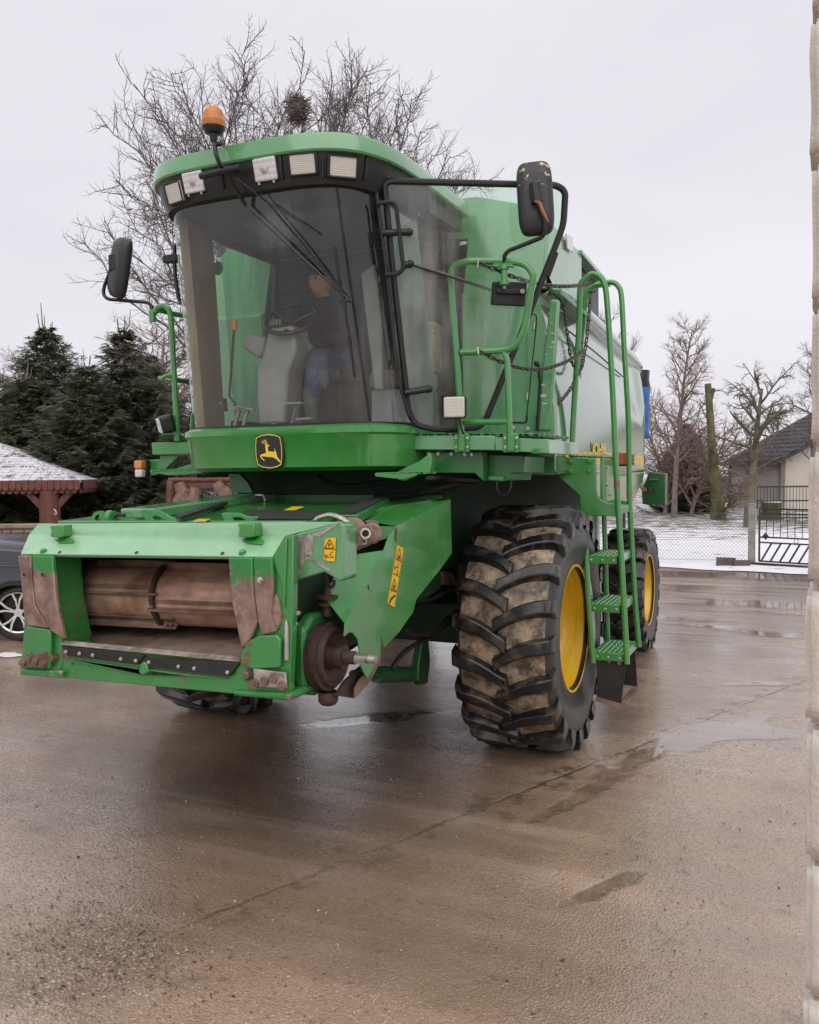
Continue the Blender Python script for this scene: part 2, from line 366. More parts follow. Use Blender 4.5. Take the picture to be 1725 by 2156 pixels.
M['yellow_sticker'] = simple('yellow_sticker', (.80, .52, .02), .35, 0, .15, 40); M['ink'] = simple('black_print', (.03, .015, .01), .4); M['ink_red'] = simple('red_print', (.5, .08, .03), .4)
M['emblem_yellow'] = simple('emblem_yellow', (.85, .62, .05), .35, 0, .1, 30); M['emblem_black'] = simple('emblem_black', (.02, .017, .017), .35)
M['decal'] = simple('faded_yellow_decal', (.72, .52, .10), .45, 0, .25, 12)
M['bare_scrape'] = simple('bare_scraped_metal', (.42, .36, .34), .5, .3, .5, 14, .5, 40)
M['bird'] = simple('pale_droppings', (.62, .58, .5), .8)
M['blue_cable'] = simple('blue_cable', (.05, .16, .5), .4)
M['orange'] = simple('orange_plastic', (.75, .25, .03), .45)
M['mirror'] = simple('mirror_glass', (.8, .8, .8), .05, 1, 0, 5)
M['chain'] = simple('dark_chain_steel', (.10, .09, .09), .35, .7, .3, 60)
M['orange_tape'] = simple('faded_orange_tape', (.30, .12, .05), .6)
M['tread_dark'] = simple('wet_black_tread', (.03, .027, .025), .3, 0, .5, 9, .5, 50)
# ================================================================== COMBINE HARVESTER (origin: ground under the front axle)
HV = tag(empty('combine_harvester'), 'green combine harvester with yellow rims parked without a header', 'combine harvester')
def bolt_mesh(name, r, h, mat, seg=6):
    b = MB(); b.lathe([(0, r*1.35), (h*.25, r*1.35), (h*.25, r), (h*.85, r), (h, r*.8)], (0, 0, 0), (0, 0, 1), seg if seg > 6 else 8); b.f.append(tuple(range(len(b.v)-(seg if seg > 6 else 8), len(b.v)))); b.m.append(0)
    return b.mesh(name, mat)
BOLT = bolt_mesh('bolt', .011, .014, M['galv']); BOLT_G = bolt_mesh('bolt_painted', .013, .013, M['green']); BOLT_R = bolt_mesh('bolt_rusty', .016, .02, M['rust'])
RIVET = bolt_mesh('rivet', .008, .006, M['galv'], 8)
def bolts(parent, pts, n, me=None, name='bolt', s=1.0):
    for p in pts: inst(name, me or BOLT, parent, T(p, frame(n)) @ Matrix.Scale(s, 4))
def zpoly(z, pts, **k): return [V(*z(*p), **k) for p in pts]
def plate(name, pts, vec, mat, parent=None, bevel=.004): return MB().prism(pts, vec).build(name, mat, parent or HV, bevel=bevel)

# ------------------------------------------------------------------ wheels
def make_wheel(R, w, rim_r, nl, seg=112, lug_h=.05, sink=.03, side=1):
    """local: axle along +x (outward), centre at origin. returns tyre MB and rim MB"""
    hw = w/2
    prof = [(-hw*.80, rim_r*.96), (-hw*.90, rim_r+.03), (-hw*1.0, rim_r+(R-rim_r)*.38), (-hw*1.0, rim_r+(R-rim_r)*.60), (-hw*.95, R-.115), (-hw*.86, R-.075), (-hw*.5, R-.055), (0, R-.048),
            (hw*.5, R-.055), (hw*.86, R-.075), (hw*.95, R-.115), (hw*1.0, rim_r+(R-rim_r)*.60), (hw*1.0, rim_r+(R-rim_r)*.38), (hw*.90, rim_r+.03), (hw*.80, rim_r*.96)]
    t = MB(); n = len(prof)
    def P3(x, r, a): return Vector((x, -math.cos(a)*r, math.sin(a)*r))     # a=0 is the front of the machine, a=90deg the top
    vs = [P3(x, r, 2*math.pi*k/seg) for k in range(seg) for (x, r) in prof]; fs = []; ms = []
    for k in range(seg):
        k2 = (k+1) % seg
        for i in range(n-1):
            fs.append((k*n+i, k*n+i+1, k2*n+i+1, k2*n+i)); ms.append(0 if 5 <= i < 9 else 2)
    t.v = [tuple(p) for p in vs]; t.f = fs; t.m = ms
    def surf(x):
        ax = min(abs(x)/hw, 1)
        if ax < .5: return R-.048-.007*ax/.5
        if ax < .86: return R-.055-.020*(ax-.5)/.36
        return R-.075-.04*(ax-.86)/.09
    for sgn in (-1, 1):
        for j in range(nl):
            a0 = 2*math.pi*(j+(.5 if sgn > 0 else 0))/nl
            st = []
            for q in range(8):
                s_ = q/7
                x = sgn*(-.045+(hw*.99+.045)*s_); a = a0 + (.03+.97*s_**1.0)*.155/R+.035*math.sin(s_*math.pi)/R
                wd = (.044+.012*s_+(.012 if q == 0 else 0))/R
                rt = R-.004*s_-(.0 if s_ < .8 else .03*((s_-.8)/.2)**1.6)
                st.append((x, a, wd, surf(x)-.012, rt))
            # wrap down the sidewall
            x, a, wd, rb, rt = st[-1]
            st.append((sgn*hw*1.035, a+.012, wd*1.05, R-.135, R-.085)); st.append((sgn*hw*1.02, a+.02, wd*.9, rim_r+(R-rim_r)*.62, rim_r+(R-rim_r)*.66))
            o = len(t.v)
            for (x, a, wd, rb, rt) in st:
                for (da, r, dx) in ((-wd*1.25, rb, 0), (-wd*.8, rt, 0), (wd*.8, rt, 0), (wd*1.25, rb, 0)): t.v.append(tuple(P3(x, r, a+da)))
            L = len(st)
            for q in range(L-1):
                for c in range(3): t.f.append((o+q*4+c, o+q*4+c+1, o+q*4+4+c+1, o+q*4+4+c)); t.m.append(1)
            t.f.append((o, o+1, o+2, o+3)); t.m.append(1); t.f.append(tuple(o+(L-1)*4+c for c in (3, 2, 1, 0))); t.m.append(1)
    # weight flattens the contact patch and bulges the sidewall above it
    zf = -(R-sink); nv = []
    for (x, y, z) in t.v:
        lo = max(0, min(1, (-z-R*.45)/(R*.55))); x *= 1+.075*lo*lo
        if z < zf: z = zf
        nv.append((x, y, z))
    t.v = nv
    r = MB(); o = hw*.84*1
    r.lathe([(o+.012, rim_r*.985), (o+.016, rim_r*1.025), (o, rim_r*1.035), (o-.02, rim_r*1.0), (o-.022, rim_r*.955), (o-.07, rim_r*.94), (o-.085, rim_r*.90), (o-.18, rim_r*.885), (o-.20, rim_r*.86),
             (o-.23, rim_r*.80), (o-.26, rim_r*.55), (o-.23, rim_r*.38), (o-.20, rim_r*.36), (o-.12, rim_r*.33), (o-.11, rim_r*.28), (o-.11, .001)], (0, 0, 0), (1, 0, 0), 64)
    r.lathe([(-o, rim_r), (o-.02, rim_r*.97)], (0, 0, 0), (1, 0, 0), 48)
    return t, r, o
def wheel(name, loc, R, w, rim_r, nl, sgn, steer=0, tread='tread'):
    t, r, o = make_wheel(R, w, rim_r, nl)
    if sgn < 0:
        t.v = [(-x, y, z) for (x, y, z) in t.v]; r.v = [(-x, y, z) for (x, y, z) in r.v]
    e = empty(name); e.parent = HV; e.location = loc; e.rotation_euler = (0, 0, steer)
    t.build('tyre', [M[tread], M['lug'], M['sidewall']], e, smooth=40, bevel=.009); r.build('rim', M['rim'], e, smooth=40)
    for k in range(10):
        a = 2*math.pi*k/10; inst('wheel_nut', BOLT_R, e, T((sgn*(o-.245), math.cos(a)*rim_r*.46, math.sin(a)*rim_r*.46), frame((sgn, 0, 0))))
    return e
WF_Z, WF_R = .865, .895
FW = wheel('front_wheel', (1.36, 0, WF_Z), WF_R, .68, .452, 21, 1)
wheel('front_wheel', (-1.36, 0, WF_Z), WF_R, .68, .452, 21, -1)
wheel('rear_wheel', (1.42, 3.72, .665), .69, .46, .385, 19, 1, 0, 'tread_dark')
wheel('rear_wheel', (-1.42, 3.72, .665), .69, .46, .385, 19, -1, 0, 'tread_dark')
# ------------------------------------------------------------------ chassis, axles
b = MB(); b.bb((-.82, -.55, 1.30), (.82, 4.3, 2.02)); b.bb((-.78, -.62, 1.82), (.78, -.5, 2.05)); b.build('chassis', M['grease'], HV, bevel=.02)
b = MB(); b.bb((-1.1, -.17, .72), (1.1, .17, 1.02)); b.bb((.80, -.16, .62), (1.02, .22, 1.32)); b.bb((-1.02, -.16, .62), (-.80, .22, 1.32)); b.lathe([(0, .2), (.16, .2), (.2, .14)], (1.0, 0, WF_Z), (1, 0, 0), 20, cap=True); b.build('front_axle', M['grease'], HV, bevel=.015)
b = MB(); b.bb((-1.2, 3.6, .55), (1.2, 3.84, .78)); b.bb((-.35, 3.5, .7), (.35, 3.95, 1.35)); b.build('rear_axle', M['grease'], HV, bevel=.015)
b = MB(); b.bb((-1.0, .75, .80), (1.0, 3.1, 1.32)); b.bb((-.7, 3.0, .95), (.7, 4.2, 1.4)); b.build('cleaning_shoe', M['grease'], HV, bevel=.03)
# ------------------------------------------------------------------ main body: side shields, corner posts, grain tank
XS = 1.55
side_o = []
def tumble(z):      # the panels lean in towards the top
    return XS - .10*max(0, (z-2.6)/.7)**2
rows = []
for z in (1.98, 2.05, 2.2, 2.4, 2.6, 2.7, 2.8, 2.9, 3.0, 3.1, 3.2, 3.28):
    row = []
    for q in range(25):
        y = -.17+4.45*q/24
        zt = 3.30-.055*max(0, y-1)*.9-.14*max(0, (y-3.6)/.7)**2
        zz = 1.98+(z-1.98)*(zt-1.98)/1.30
        x = tumble(zz)
        # long sculpted crease that climbs over the wheel and falls again to the rear
        yc = 2.62+.10*math.sin((y-.2)/3.4*math.pi)
        x -= .035*(1/(1+math.exp(-(zz-yc)/.022)))*(1 if y < 3.55 else max(0, 1-(y-3.55)/.12))
        if y > 3.95: x -= .25*((y-3.95)/.33)**2.2
        row.append(Vector((x, y, zz)))
    rows.append(row)
b = MB(); b.loft(rows); sp = b.build('side_shield', M['side'], HV, smooth=60)
md = sp.modifiers.new('sol', 'SOLIDIFY'); md.thickness = .025; md.offset = -1; md = sp.modifiers.new('sub', 'SUBSURF'); md.levels = 1; md.render_levels = 1
b = MB(); b.loft([[Vector((-p.x, p.y, p.z)) for p in r] for r in rows]); sp2 = b.build('side_shield', M['side'], HV, smooth=60)
b = MB(); b.loft([[r[0]+Vector((.004, -.006, 0)) for r in rows], [Vector((1.36, -.178, r[0].z)) for r in rows]]); b.build('front_corner_panel', M['green_pale'], HV, smooth=60)
# rounded hood edge above the side shields and the roof between them
for sg in (1, -1):
    b = MB(); rr = []
    for q in range(25):
        y = -.10+4.40*q/24; zt = 3.30-.055*max(0, y-1)*.9-.14*max(0, (y-3.6)/.7)**2; dx = .25*((y-3.95)/.33)**2.2 if y > 3.95 else 0
        rr.append([Vector((sg*(1.46-dx+ox), y, zt+oz)) for ox, oz in ((-.04, -.05), (.035, -.01), (.06, .045), (.03, .10), (-.06, .135), (-.2, .15), (-.6, .16), (-1.5, .165))])
    b.loft(rr); b.build('hood_edge', M['side'], HV, smooth=60)
b = MB(); b.tube([(XS-.012, .35, 3.06), (XS-.03, 1.5, 3.02), (XS-.045, 2.75, 2.95)], .007, 6); b.build('panel_seam', M['black'], HV)
b = MB(); b.prism([Vector((tumble(z)-.055+.012, y, z)) for y, z in ((3.62, 2.60), (3.66, 2.62), (3.72, 2.75), (3.72, 3.02), (3.66, 3.08), (3.62, 3.0))], (.02, 0, 0)); b.build('grip_recess', M['green'], HV, bevel=.01)
# lower skirt behind the ladder and lamp box
b = MB(); b.prism([(1.50, 1.2, 1.99), (1.50, 4.0, 1.99), (1.50, 3.85, 1.88), (1.50, 3.2, 1.66), (1.50, 1.2, 1.58)], (.03, 0, 0)); b.build('lower_skirt', M['side'], HV, bevel=.01)
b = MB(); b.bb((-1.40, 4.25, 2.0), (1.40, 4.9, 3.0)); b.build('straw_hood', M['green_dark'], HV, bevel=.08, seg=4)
# tarpaulin tucked over the rear end
b = MB(); rr = []
for q in range(9):
    z = 3.18-.80*q/8; rr.append([Vector((x+.010*math.sin(q*2.1+i), y+.012*math.sin(q*1.7+i*2), z)) for i, (x, y) in enumerate(((1.30, 4.26), (1.43, 4.27), (1.50, 4.33), (1.52, 4.43), (1.50, 4.52), (1.2, 4.56)))])
b.loft(rr); 
for i in range(len(b.f)): b.m[i] = 1 if i < 10 else 0
o_ = b.build('blue_tarpaulin', [M['blue_tarp'], M['black']], HV, smooth=60); md = o_.modifiers.new('s', 'SOLIDIFY'); md.thickness = .012
M['grease_green'] = green('grimy_dark_green', (.014, .095, .024), .3, .4, coat=.3)  # deeper, duller green for the rear box and lift cylinders
# rear tool box hanging out behind
pb = zpoly(z6, [(1500, 215), (1612, 225), (1608, 440), (1455, 432), (1450, 350), (1470, 290)], Y=4.45)
rb = plate('rear_lamp_box', pb, (0, .18, 0), M['grease_green'], bevel=.01)
MB().tube([V(*z6(1505, 268), Y=4.43), V(*z6(1565, 268), Y=4.43)], .012, 8).build('tube_end', M['green_dark'], rb)
MB().tube(catmull([V(*z6(x, y), Y=4.40) for x, y in ((1490, 290), (1520, 300), (1535, 340), (1505, 350), (1488, 320))], 6, True), .006, 6, True).build('cable', M['hose'], rb)
MB().lathe([(0, .028), (.02, .028), (.03, .02)], V(*z6(1470, 335), Y=4.44), (0, -1, 0), 14, cap=True).build('tail_lamp', M['amber_red'], rb)
# body front wall beside the cab, corner post with flaked paint, small service door
YF = -.17
b = MB(); b.bb((.86, YF, 2.24), (1.44, YF+.5, 3.32)); fw_ = b.build('front_wall', M['green_pale'], HV, bevel=.012)
b = MB(); b.bb((-1.50, YF, 2.24), (-.86, YF+.5, 3.32)); b.build('front_wall', M['green_pale'], HV, bevel=.03)
pc = zpoly(z7, [(412, 432), (500, 440), (418, 1690), (290, 1690), (325, 1180)], Y=YF-.02)
cp = plate('corner_post', pc, (0, .05, 0), M['green_pale'], bevel=.015)
pts = [(345, 1250, 26, 12), (350, 1355, 40, 20), (362, 1428, 34, 8), (438, 762, 22, 12), (440, 845, 22, 14), (425, 893, 24, 6), (430, 667, 16, 6), (392, 708, 9, 5), (385, 765, 10, 6), (372, 960, 6, 5), (405, 570, 8, 8)]
for (x, y, w_, h_) in pts:
    pl = [V(*z7(x+w_*math.cos(a)*random.uniform(.6, 1.1), y+h_*math.sin(a)*random.uniform(.6, 1.1)), Y=YF-.024) for a in [i*math.pi/5 for i in range(10)]]
    MB().prism(pl, (0, .003, 0)).build('paint_flake', M['bird'], cp, smooth=0)
seam = [V(*z7(x, y), Y=YF-.004) for x, y in ((230, 578), (272, 580), (287, 600), (285, 680), (190, 1590), (175, 1610), (55, 1608))]
MB().tube(fillet(seam, .02), .006, 6).build('service_door_seam', M['black'], fw_)
for (x, y) in ((266, 690), (200, 1360)): MB().tube([V(*z7(x, y-35), Y=YF-.012), V(*z7(x-6, y+35), Y=YF-.012)], .009, 8).build('hinge', M['galv'], fw_)
bolts(fw_, [V(*z7(200, 1672), Y=YF-.005), V(*z7(65, 1665), Y=YF-.005)], (0, -1, 0), s=1.3)
MB().tube([V(*z7(300, 1050), Y=YF-.06), V(*z7(318, 1230), Y=YF-.04), V(*z7(288, 1690), Y=YF-.03)], .011, 6).build('latch_rod', M['black'], fw_)
MB().sphere(V(*z7(287, 1048), Y=YF-.08), .02, 12, 8).build('latch_knob', M['black'], fw_)
# grain tank above
gt = [(-1.46, .10), (1.46, .10)]
b = MB()
b.prism([(1.48, -.13, 3.30), (1.48, 1.02, 3.30), (1.48, 1.02, 3.80), (1.48, -.01, 3.80)], (-.03, 0, 0)); tk = b.build('grain_tank_panel', M['green_pale'], HV, bevel=.008)
b = MB(); b.prism([(-1.46, -.14, 3.31), (-.86, -.14, 3.31), (-.86, -.03, 3.74), (.86, -.03, 3.74), (.86, -.14, 3.31), (1.46, -.14, 3.31), (1.46, -.02, 3.79), (1.26, .01, 3.96), (.9, .04, 4.07), (-.9, .04, 4.07), (-1.26, .01, 3.96), (-1.46, -.02, 3.79)], (0, .06, 0)); b.build('grain_tank_front', M['green_pale'], HV, bevel=.01)
b = MB(); b.bb((-1.42, .16, 3.25), (1.40, 2.1, 3.76)); b.build('grain_tank_bin', M['black'], HV, bevel=.02)
b = MB(); b.prism([(1.50, .95, 3.775), (1.50, 2.16, 3.735), (1.50, 2.16, 3.775), (1.50, .95, 3.815)], (-.14, 0, 0)); b.prism([(1.36, .12, 3.80), (1.36, 2.12, 3.76), (.6, 2.12, 4.0), (.6, .14, 4.04)], (0, 0, .02)); b.build('tank_cover_flap', M['green_pale'], HV, bevel=.008)
b = MB(); b.prism([(-1.36, .12, 3.80), (-1.36, 2.12, 3.76), (-.6, 2.12, 4.0), (-.6, .14, 4.04)], (0, 0, .02)); b.build('tank_cover_flap', M['green_pale'], HV)
b = MB(); b.prism([(1.56, -.02, 3.27), (1.56, 1.06, 3.245), (1.56, 1.06, 3.285), (1.56, -.02, 3.31)], (-.14, 0, 0)); b.build('tank_ledge', M['green_dark'], HV, bevel=.006)
p0 = [V(*z3(*p), X=1.49) for p in ((1105, 468), (1138, 488), (1142, 572), (1112, 550))]
MB().prism(p0, (.014, 0, 0)).build('reflector_plate', M['white_lens'], tk, bevel=.004)
bolts(tk, [V(*z3(*p), X=1.49) for p in ((1104, 500), (1143, 545))], (1, 0, 0), s=.8)
# side decal band with the maker's name
def text_mesh(txt, size):
    cu = bpy.data.curves.new('txt', 'FONT'); cu.body = txt; cu.size = size; cu.extrude = .0012; cu.offset = .004*size/.1; cu.resolution_u = 2
    o = bpy.data.objects.new('txt', cu); COL.objects.link(o); dg = bpy.context.evaluated_depsgraph_get(); me = bpy.data.meshes.new_from_object(o.evaluated_get(dg)); bpy.data.objects.remove(o); return me
band = MB(); yb0, yb1 = .0, 3.75
band.prism([(XS+.006, y, z) for y, z in ((yb0+.1, 2.115), (yb0+.4, 2.155), (1.5, 2.165), (yb1-.12, 2.165), (yb1, 2.12), (yb1-.06, 2.06), (yb0+.5, 2.06))], (.003, 0, 0)); bd = band.build('decal_band', M['decal'], sp, smooth=0)
for word, y_, sz, mt in (('JOHN', 1.05, .15, 'decal'), ('DEERE', 2.50, .15, 'ink')):
    me = text_mesh(word, sz); me.materials.append(M[mt]); inst('lettering', me, sp, T((XS+.012, y_, 2.062 if mt == 'ink' else 2.135), Matrix(((0, 0, 1), (1, 0, 0), (0, 1, 0)))) @ Matrix.Diagonal((1.45, 1, 1, 1)))

# ------------------------------------------------------------------ cab shell
def plan(a, yb, D, e=.5, n=48):
    """plan outline of the cab at one height: rear left -> round the front -> rear right"""
    o = []
    for i in range(n+1):
        t = math.pi*i/n; c, s_ = math.cos(t), math.sin(t)
        o.append((-a*math.copysign(abs(c)**e, c), yb-D*abs(s_)**e))
    return o
YR = -.10                                           # rear of the cab
def ring(a, yb, D, z, e=.5, n=48, ins=0): return [Vector((x, y, z)) for x, y in plan(a, yb, D, e, n)]
Lv = dict(b0=(.80, -.55, .78, 2.025), b1=(.845, -.55, .86, 2.05), b2=(.86, -.55, .89, 2.25), b3=(.875, -.55, .90, 2.262), b4=(.875, -.55, .90, 2.30), b5=(.84, -.55, .86, 2.318))
b = MB(); b.loft([ring(*Lv[k][:3], Lv[k][3], .42) for k in ('b0', 'b1', 'b2', 'b3', 'b4', 'b5')])
pn = b.build('cab_front_panel', M['green'], HV, smooth=40)
b = MB(); b.prism([Vector((x, y, 2.285)) for x, y in plan(.83, -.55, .84, .42)]+[Vector((.83, YR, 2.285)), Vector((-.83, YR, 2.285))], (0, 0, .02)); b.build('cab_floor', M['dark_trim'], HV)
# windshield
def gl_ring(s_, ins=0.0):
    z = 2.318+(3.735-2.318)*s_; a = .845-.085*s_-ins; D = .84+.07*s_-ins; yb = -.56-.20*s_
    return a, yb, D, z
NW = 56
rings = []
for q in range(9):
    a, yb, D, z = gl_ring(q/8); rings.append(ring(a, yb, D, z, .46, NW))
b = MB(); b.loft(rings); ws = b.build('windshield', M['windshield'], HV, smooth=80)
for s_ in (0, 1.0):
    a, yb, D, z = gl_ring(s_); MB().tube(ring(a+.004, yb, D+.004, z, .46, NW), .012, 6).build('windshield_seal', M['black'], ws)
# corner pillars (black near side, brown trim far side)
def pillar(t0, t1, mat, name, off=.012, dep=.05, s0=0, s1=1):
    b = MB(); rr = []
    for q in range(9):
        s_ = s0+(s1-s0)*q/8; a, yb, D, z = gl_ring(s_, off); rr.append([])
        for (u, dd) in ((t0, 0), ((t0+t1)/2, 0), (t1, 0), (t1, dep), ((t0+t1)/2, dep), (t0, dep)):
            t = math.pi*u; c, sn = math.cos(t), math.sin(t); aa, DD = a-dd, D-dd; rr[-1].append(Vector((-aa*math.copysign(abs(c)**.46, c), yb-DD*abs(sn)**.46, z)))
    b.loft(rr, closed=True, capends=True); return b.build(name, mat, HV, smooth=40)
pillar(.030, .175, M['brown_trim'], 'cab_pillar')
pillar(.955, 1.0, M['black'], 'cab_pillar')
b = MB()
for (y0, y1) in ((-.60, -.50),): pass
b.prism([(.83, -.62, 2.30), (.83, -.54, 2.30), (.75, -.74, 3.75), (.75, -.82, 3.75)], (-.05, 0, 0)); b.build('door_jamb', M['black'], HV, bevel=.006)
b = MB(); b.prism([(.83, -.10, 2.30), (.83, -.02, 2.30), (.77, -.02, 3.75), (.77, -.10, 3.75)], (-.06, 0, 0)); b.build('cab_rear_pillar', M['black'], HV, bevel=.006)
# far side: lower trim, window, header
def far_wall(name, pts, mat, th=.02): return MB().prism([Vector((-.84+.085*(z-2.318)/1.417, y, z)) for y, z in pts], (-th, 0, 0)).build(name, mat, HV, bevel=.003)
far_wall('far_window_glass', [(-.62, 2.40), (-.06, 2.40), (-.06, 3.66), (-.14, 3.70), (-.88, 3.71)], M['side_glass'], .006)
far_wall('far_window_header', [(-.86, 3.70), (-.04, 3.70), (-.04, 3.75), (-.84, 3.75)], M['dark_trim'], .03)
far_wall('far_window_sill', [(-.64, 2.30), (-.04, 2.30), (-.04, 2.42), (-.64, 2.42)], M['dark_trim'], .03)
far_wall('far_window_post', [(-.12, 2.30), (-.02, 2.30), (-.02, 3.75), (-.12, 3.75)], M['dark_trim'], .035)
b = MB(); b.bb((-.78, YR+.02, 2.30), (.80, YR+.05, 3.74)); b.build('cab_rear_wall', M['dark_trim'], HV)
b = MB(); b.prism([Vector((x, y, 3.74)) for x, y in plan(.75, -.76, .86, .46)]+[Vector((.75, YR, 3.74)), Vector((-.75, YR, 3.74))], (0, 0, .03)); b.build('cab_headliner', M['dark_trim'], HV)
b = MB(); b.bb((-.3, -1.3, 3.64), (.5, -.5, 3.735)); b.build('ceiling_console', M['dark_trim'], HV, bevel=.04)
# ------------------------------------------------------------------ roof: black lamp visor + green cap
vis = [(.765, -.76, .90, 3.705), (.80, -.74, .97, 3.715), (.835, -.72, 1.02, 3.79), (.855, -.70, 1.06, 3.885), (.83, -.70, 1.04, 3.90)]
b = MB(); b.loft([ring(a, yb, D, z, .50, 64) for a, yb, D, z in vis]); b.build('lamp_visor', M['black'], HV, smooth=40)
cap = [(.845, -.70, 1.05, 3.882), (.885, -.68, 1.095, 3.884), (.893, -.68, 1.103, 3.895), (.885, -.68, 1.095, 3.975), (.872, -.69, 1.08, 3.992), (.80, -.70, 1.0, 4.005), (.5, -.75, .6, 4.015)]
b = MB(); rr = []
for a, yb, D, z in cap:
    r = ring(a, yb, D, z, .50, 64); rr.append(r+[Vector((a, YR+.02, z)), Vector((-a, YR+.02, z))])
b.loft(rr, closed=True); b.f.append(tuple(range(len(b.v)-67, len(b.v)))); b.m.append(0)
rf = b.build('cab_roof', M['green_pale'], HV, smooth=40)
b = MB(); b.prism([(-.84, -.72, 3.76), (.84, -.72, 3.76), (.84, YR, 3.78), (-.84, YR, 3.78)], (0, 0, .12)); b.build('roof_underside', M['black'], HV)
# lamps in the visor: find the visor point that shows at a pixel
def visor_hit(px, py):
    best = None
    for i in range(len(vis)-2):
        for f in range(7):
            q = [vis[i+0][j]+(vis[i+1][j]-vis[i][j])*f/6 for j in range(4)]
            for u in range(0, 201):
                t = math.pi*u/200; c, sn = math.cos(t), math.sin(t)
                p = Vector((-q[0]*math.copysign(abs(c)**.5, c), q[1]-q[2]*abs(sn)**.5, q[3]))
                if p.y > -.9: continue
                e = project(p); d2 = (e[0]-px)**2+(e[1]-py)**2
                if best is None or d2 < best[0]: best = (d2, p, u)
    d2, p, u = best; t0, t1 = math.pi*(u-4)/200, math.pi*(u+4)/200; a, yb, D = vis[2][:3]
    g = lambda t: Vector((-a*math.copysign(abs(math.cos(t))**.5, math.cos(t)), yb-D*abs(math.sin(t))**.5, 0))
    tg = (g(t1)-g(t0)).normalized(); n = Vector((tg.y, -tg.x, 0)); n = n if n.y < 0 else -n
    return p, n
for (px, py, w_, h_, clear) in ((369, 404, .15, .125, 0), (411, 386, .155, .125, 1), (556, 356, .155, .132, 1), (639, 348, .165, .118, 0), (722, 350, .17, .12, 0)):
    p, n = visor_hit(px, py); n = (n+Vector((0, 0, -.28))).normalized(); F_ = frame(n); c = p+n*.008
    hs = MB(); hs.box((0, 0, -.028), (w_+.02, h_+.02, .05)); lm = hs.build('work_lamp', M['black'], HV, bevel=.014, seg=3); lm.matrix_local = T(c, F_)
    ln = MB(); ln.box((0, 0, 0), (w_, h_, .022)); g = ln.build('lens', M['lens_clear' if clear else 'lens'], lm, bevel=.01, seg=3)
    if clear:
        for sx in (-.3, .3): MB().box((w_*sx*1.1, -h_*.56, .0), (.012, .016, .02)).build('clip', M['galv'], lm)
        MB().lathe([(.0, .026), (.006, .024), (.01, .012), (.0105, .001)], (0, 0, .009), (0, 0, 1), 16).build('bulb_shield', M['galv'], lm)
    else: MB().tube(fillet([(-w_*.49, -h_*.49, .012), (w_*.49, -h_*.49, .012), (w_*.49, h_*.49, .012), (-w_*.49, h_*.49, .012)], .012, 4, True), .005, 6, True).build('lens_rim', M['black'], lm)
for x_ in (474, 590, 681, 770):   # ribs between the lamp pockets
    p, n = visor_hit(x_, 352 if x_ > 500 else 372); MB().box((0, 0, 0), (.02, .13, .05)).build('visor_rib', M['black'], HV, bevel=.006).matrix_local = T(p+n*-.012, frame((n+Vector((0, 0, -.25))).normalized()))
# beacon on a bent stalk
bc = V(450, 281, Y=-1.86)
st = [V(503, 356, Y=-1.74), V(470, 352, Y=-1.82), V(457, 330, Y=-1.86), V(452, 304, Y=-1.86), bc-Vector((0, 0, .05))]
b = MB(); b.tube(catmull(st, 6), .014, 8); b.sphere(V(461, 303, Y=-1.87), .022, 10, 6, sc=(1.1, .8, .7)); bs = b.build('beacon_stalk', M['black'], HV)
b = MB(); b.lathe([(-.045, .02), (-.005, .028), (.0, .05), (.025, .068), (.035, .070)], bc, (0.02, 0, 1), 24, cap=True); b.build('beacon_base', M['black'], bs)
b = MB(); b.lathe([(.035, .068), (.038, .070), (.065, .070), (.067, .0715), (.070, .070), (.108, .064), (.134, .052), (.151, .033), (.158, .014), (.1585, .001)], bc, (0.02, 0, 1), 28); b.build('beacon_dome', M['amber_dirty'], bs)
# wiper
def wsY(px, py):     # a point 4 cm in front of the windshield at a pixel
    best = None
    for q in range(0, 41):
        a, yb, D, z = gl_ring(q/40)
        for u in range(10, 191, 2):
            t = math.pi*u/200; c, sn = math.cos(t), math.sin(t); p = Vector((-a*math.copysign(abs(c)**.46, c), yb-D*abs(sn)**.46, z)); e = project(p); d2 = (e[0]-px)**2+(e[1]-py)**2
            if p.y < -.9 and (best is None or d2 < best[0]): best = (d2, p)
    return best[1]+(CAM-best[1]).normalized()*.05
wm = MB(); wm.tube([V(422, 371, Y=-1.84), V(506, 352, Y=-1.84)], .019, 10); wb = wm.build('wiper_motor_shaft', M['black'], HV)
pA = [V(478, 370, Y=-1.84), wsY(528, 430), wsY(640, 540), wsY(735, 633)]; pB = [V(490, 370, Y=-1.84), wsY(545, 432), wsY(650, 530), wsY(740, 628)]
b = MB(); b.bar(pA[0], pA[1], .022, .012); b.tube(pA[1:], .007, 6); b.tube(pB, .006, 6); b.build('wiper_arm', M['black_gloss'], wb)
MB().bar(wsY(545, 425), wsY(668, 490), .008, .012).build('wiper_strut', M['black'], wb)
b = MB(); b.bar(wsY(712, 634), wsY(743, 630), .012, .014); b.bar(wsY(735, 632), wsY(741, 628), .03, .02); b.build('wiper_bracket', M['black'], wb)
bl = [wsY(x, y) for x, y in ((705, 520), (716, 590), (726, 640), (738, 720), (748, 790))]
b = MB(); b.tube(bl, .008, 6); b.build('wiper_blade', M['rubber'], wb)
for p in bl[1:4]: MB().box(p, (.018, .018, .03)).build('blade_clip', M['black'], wb)
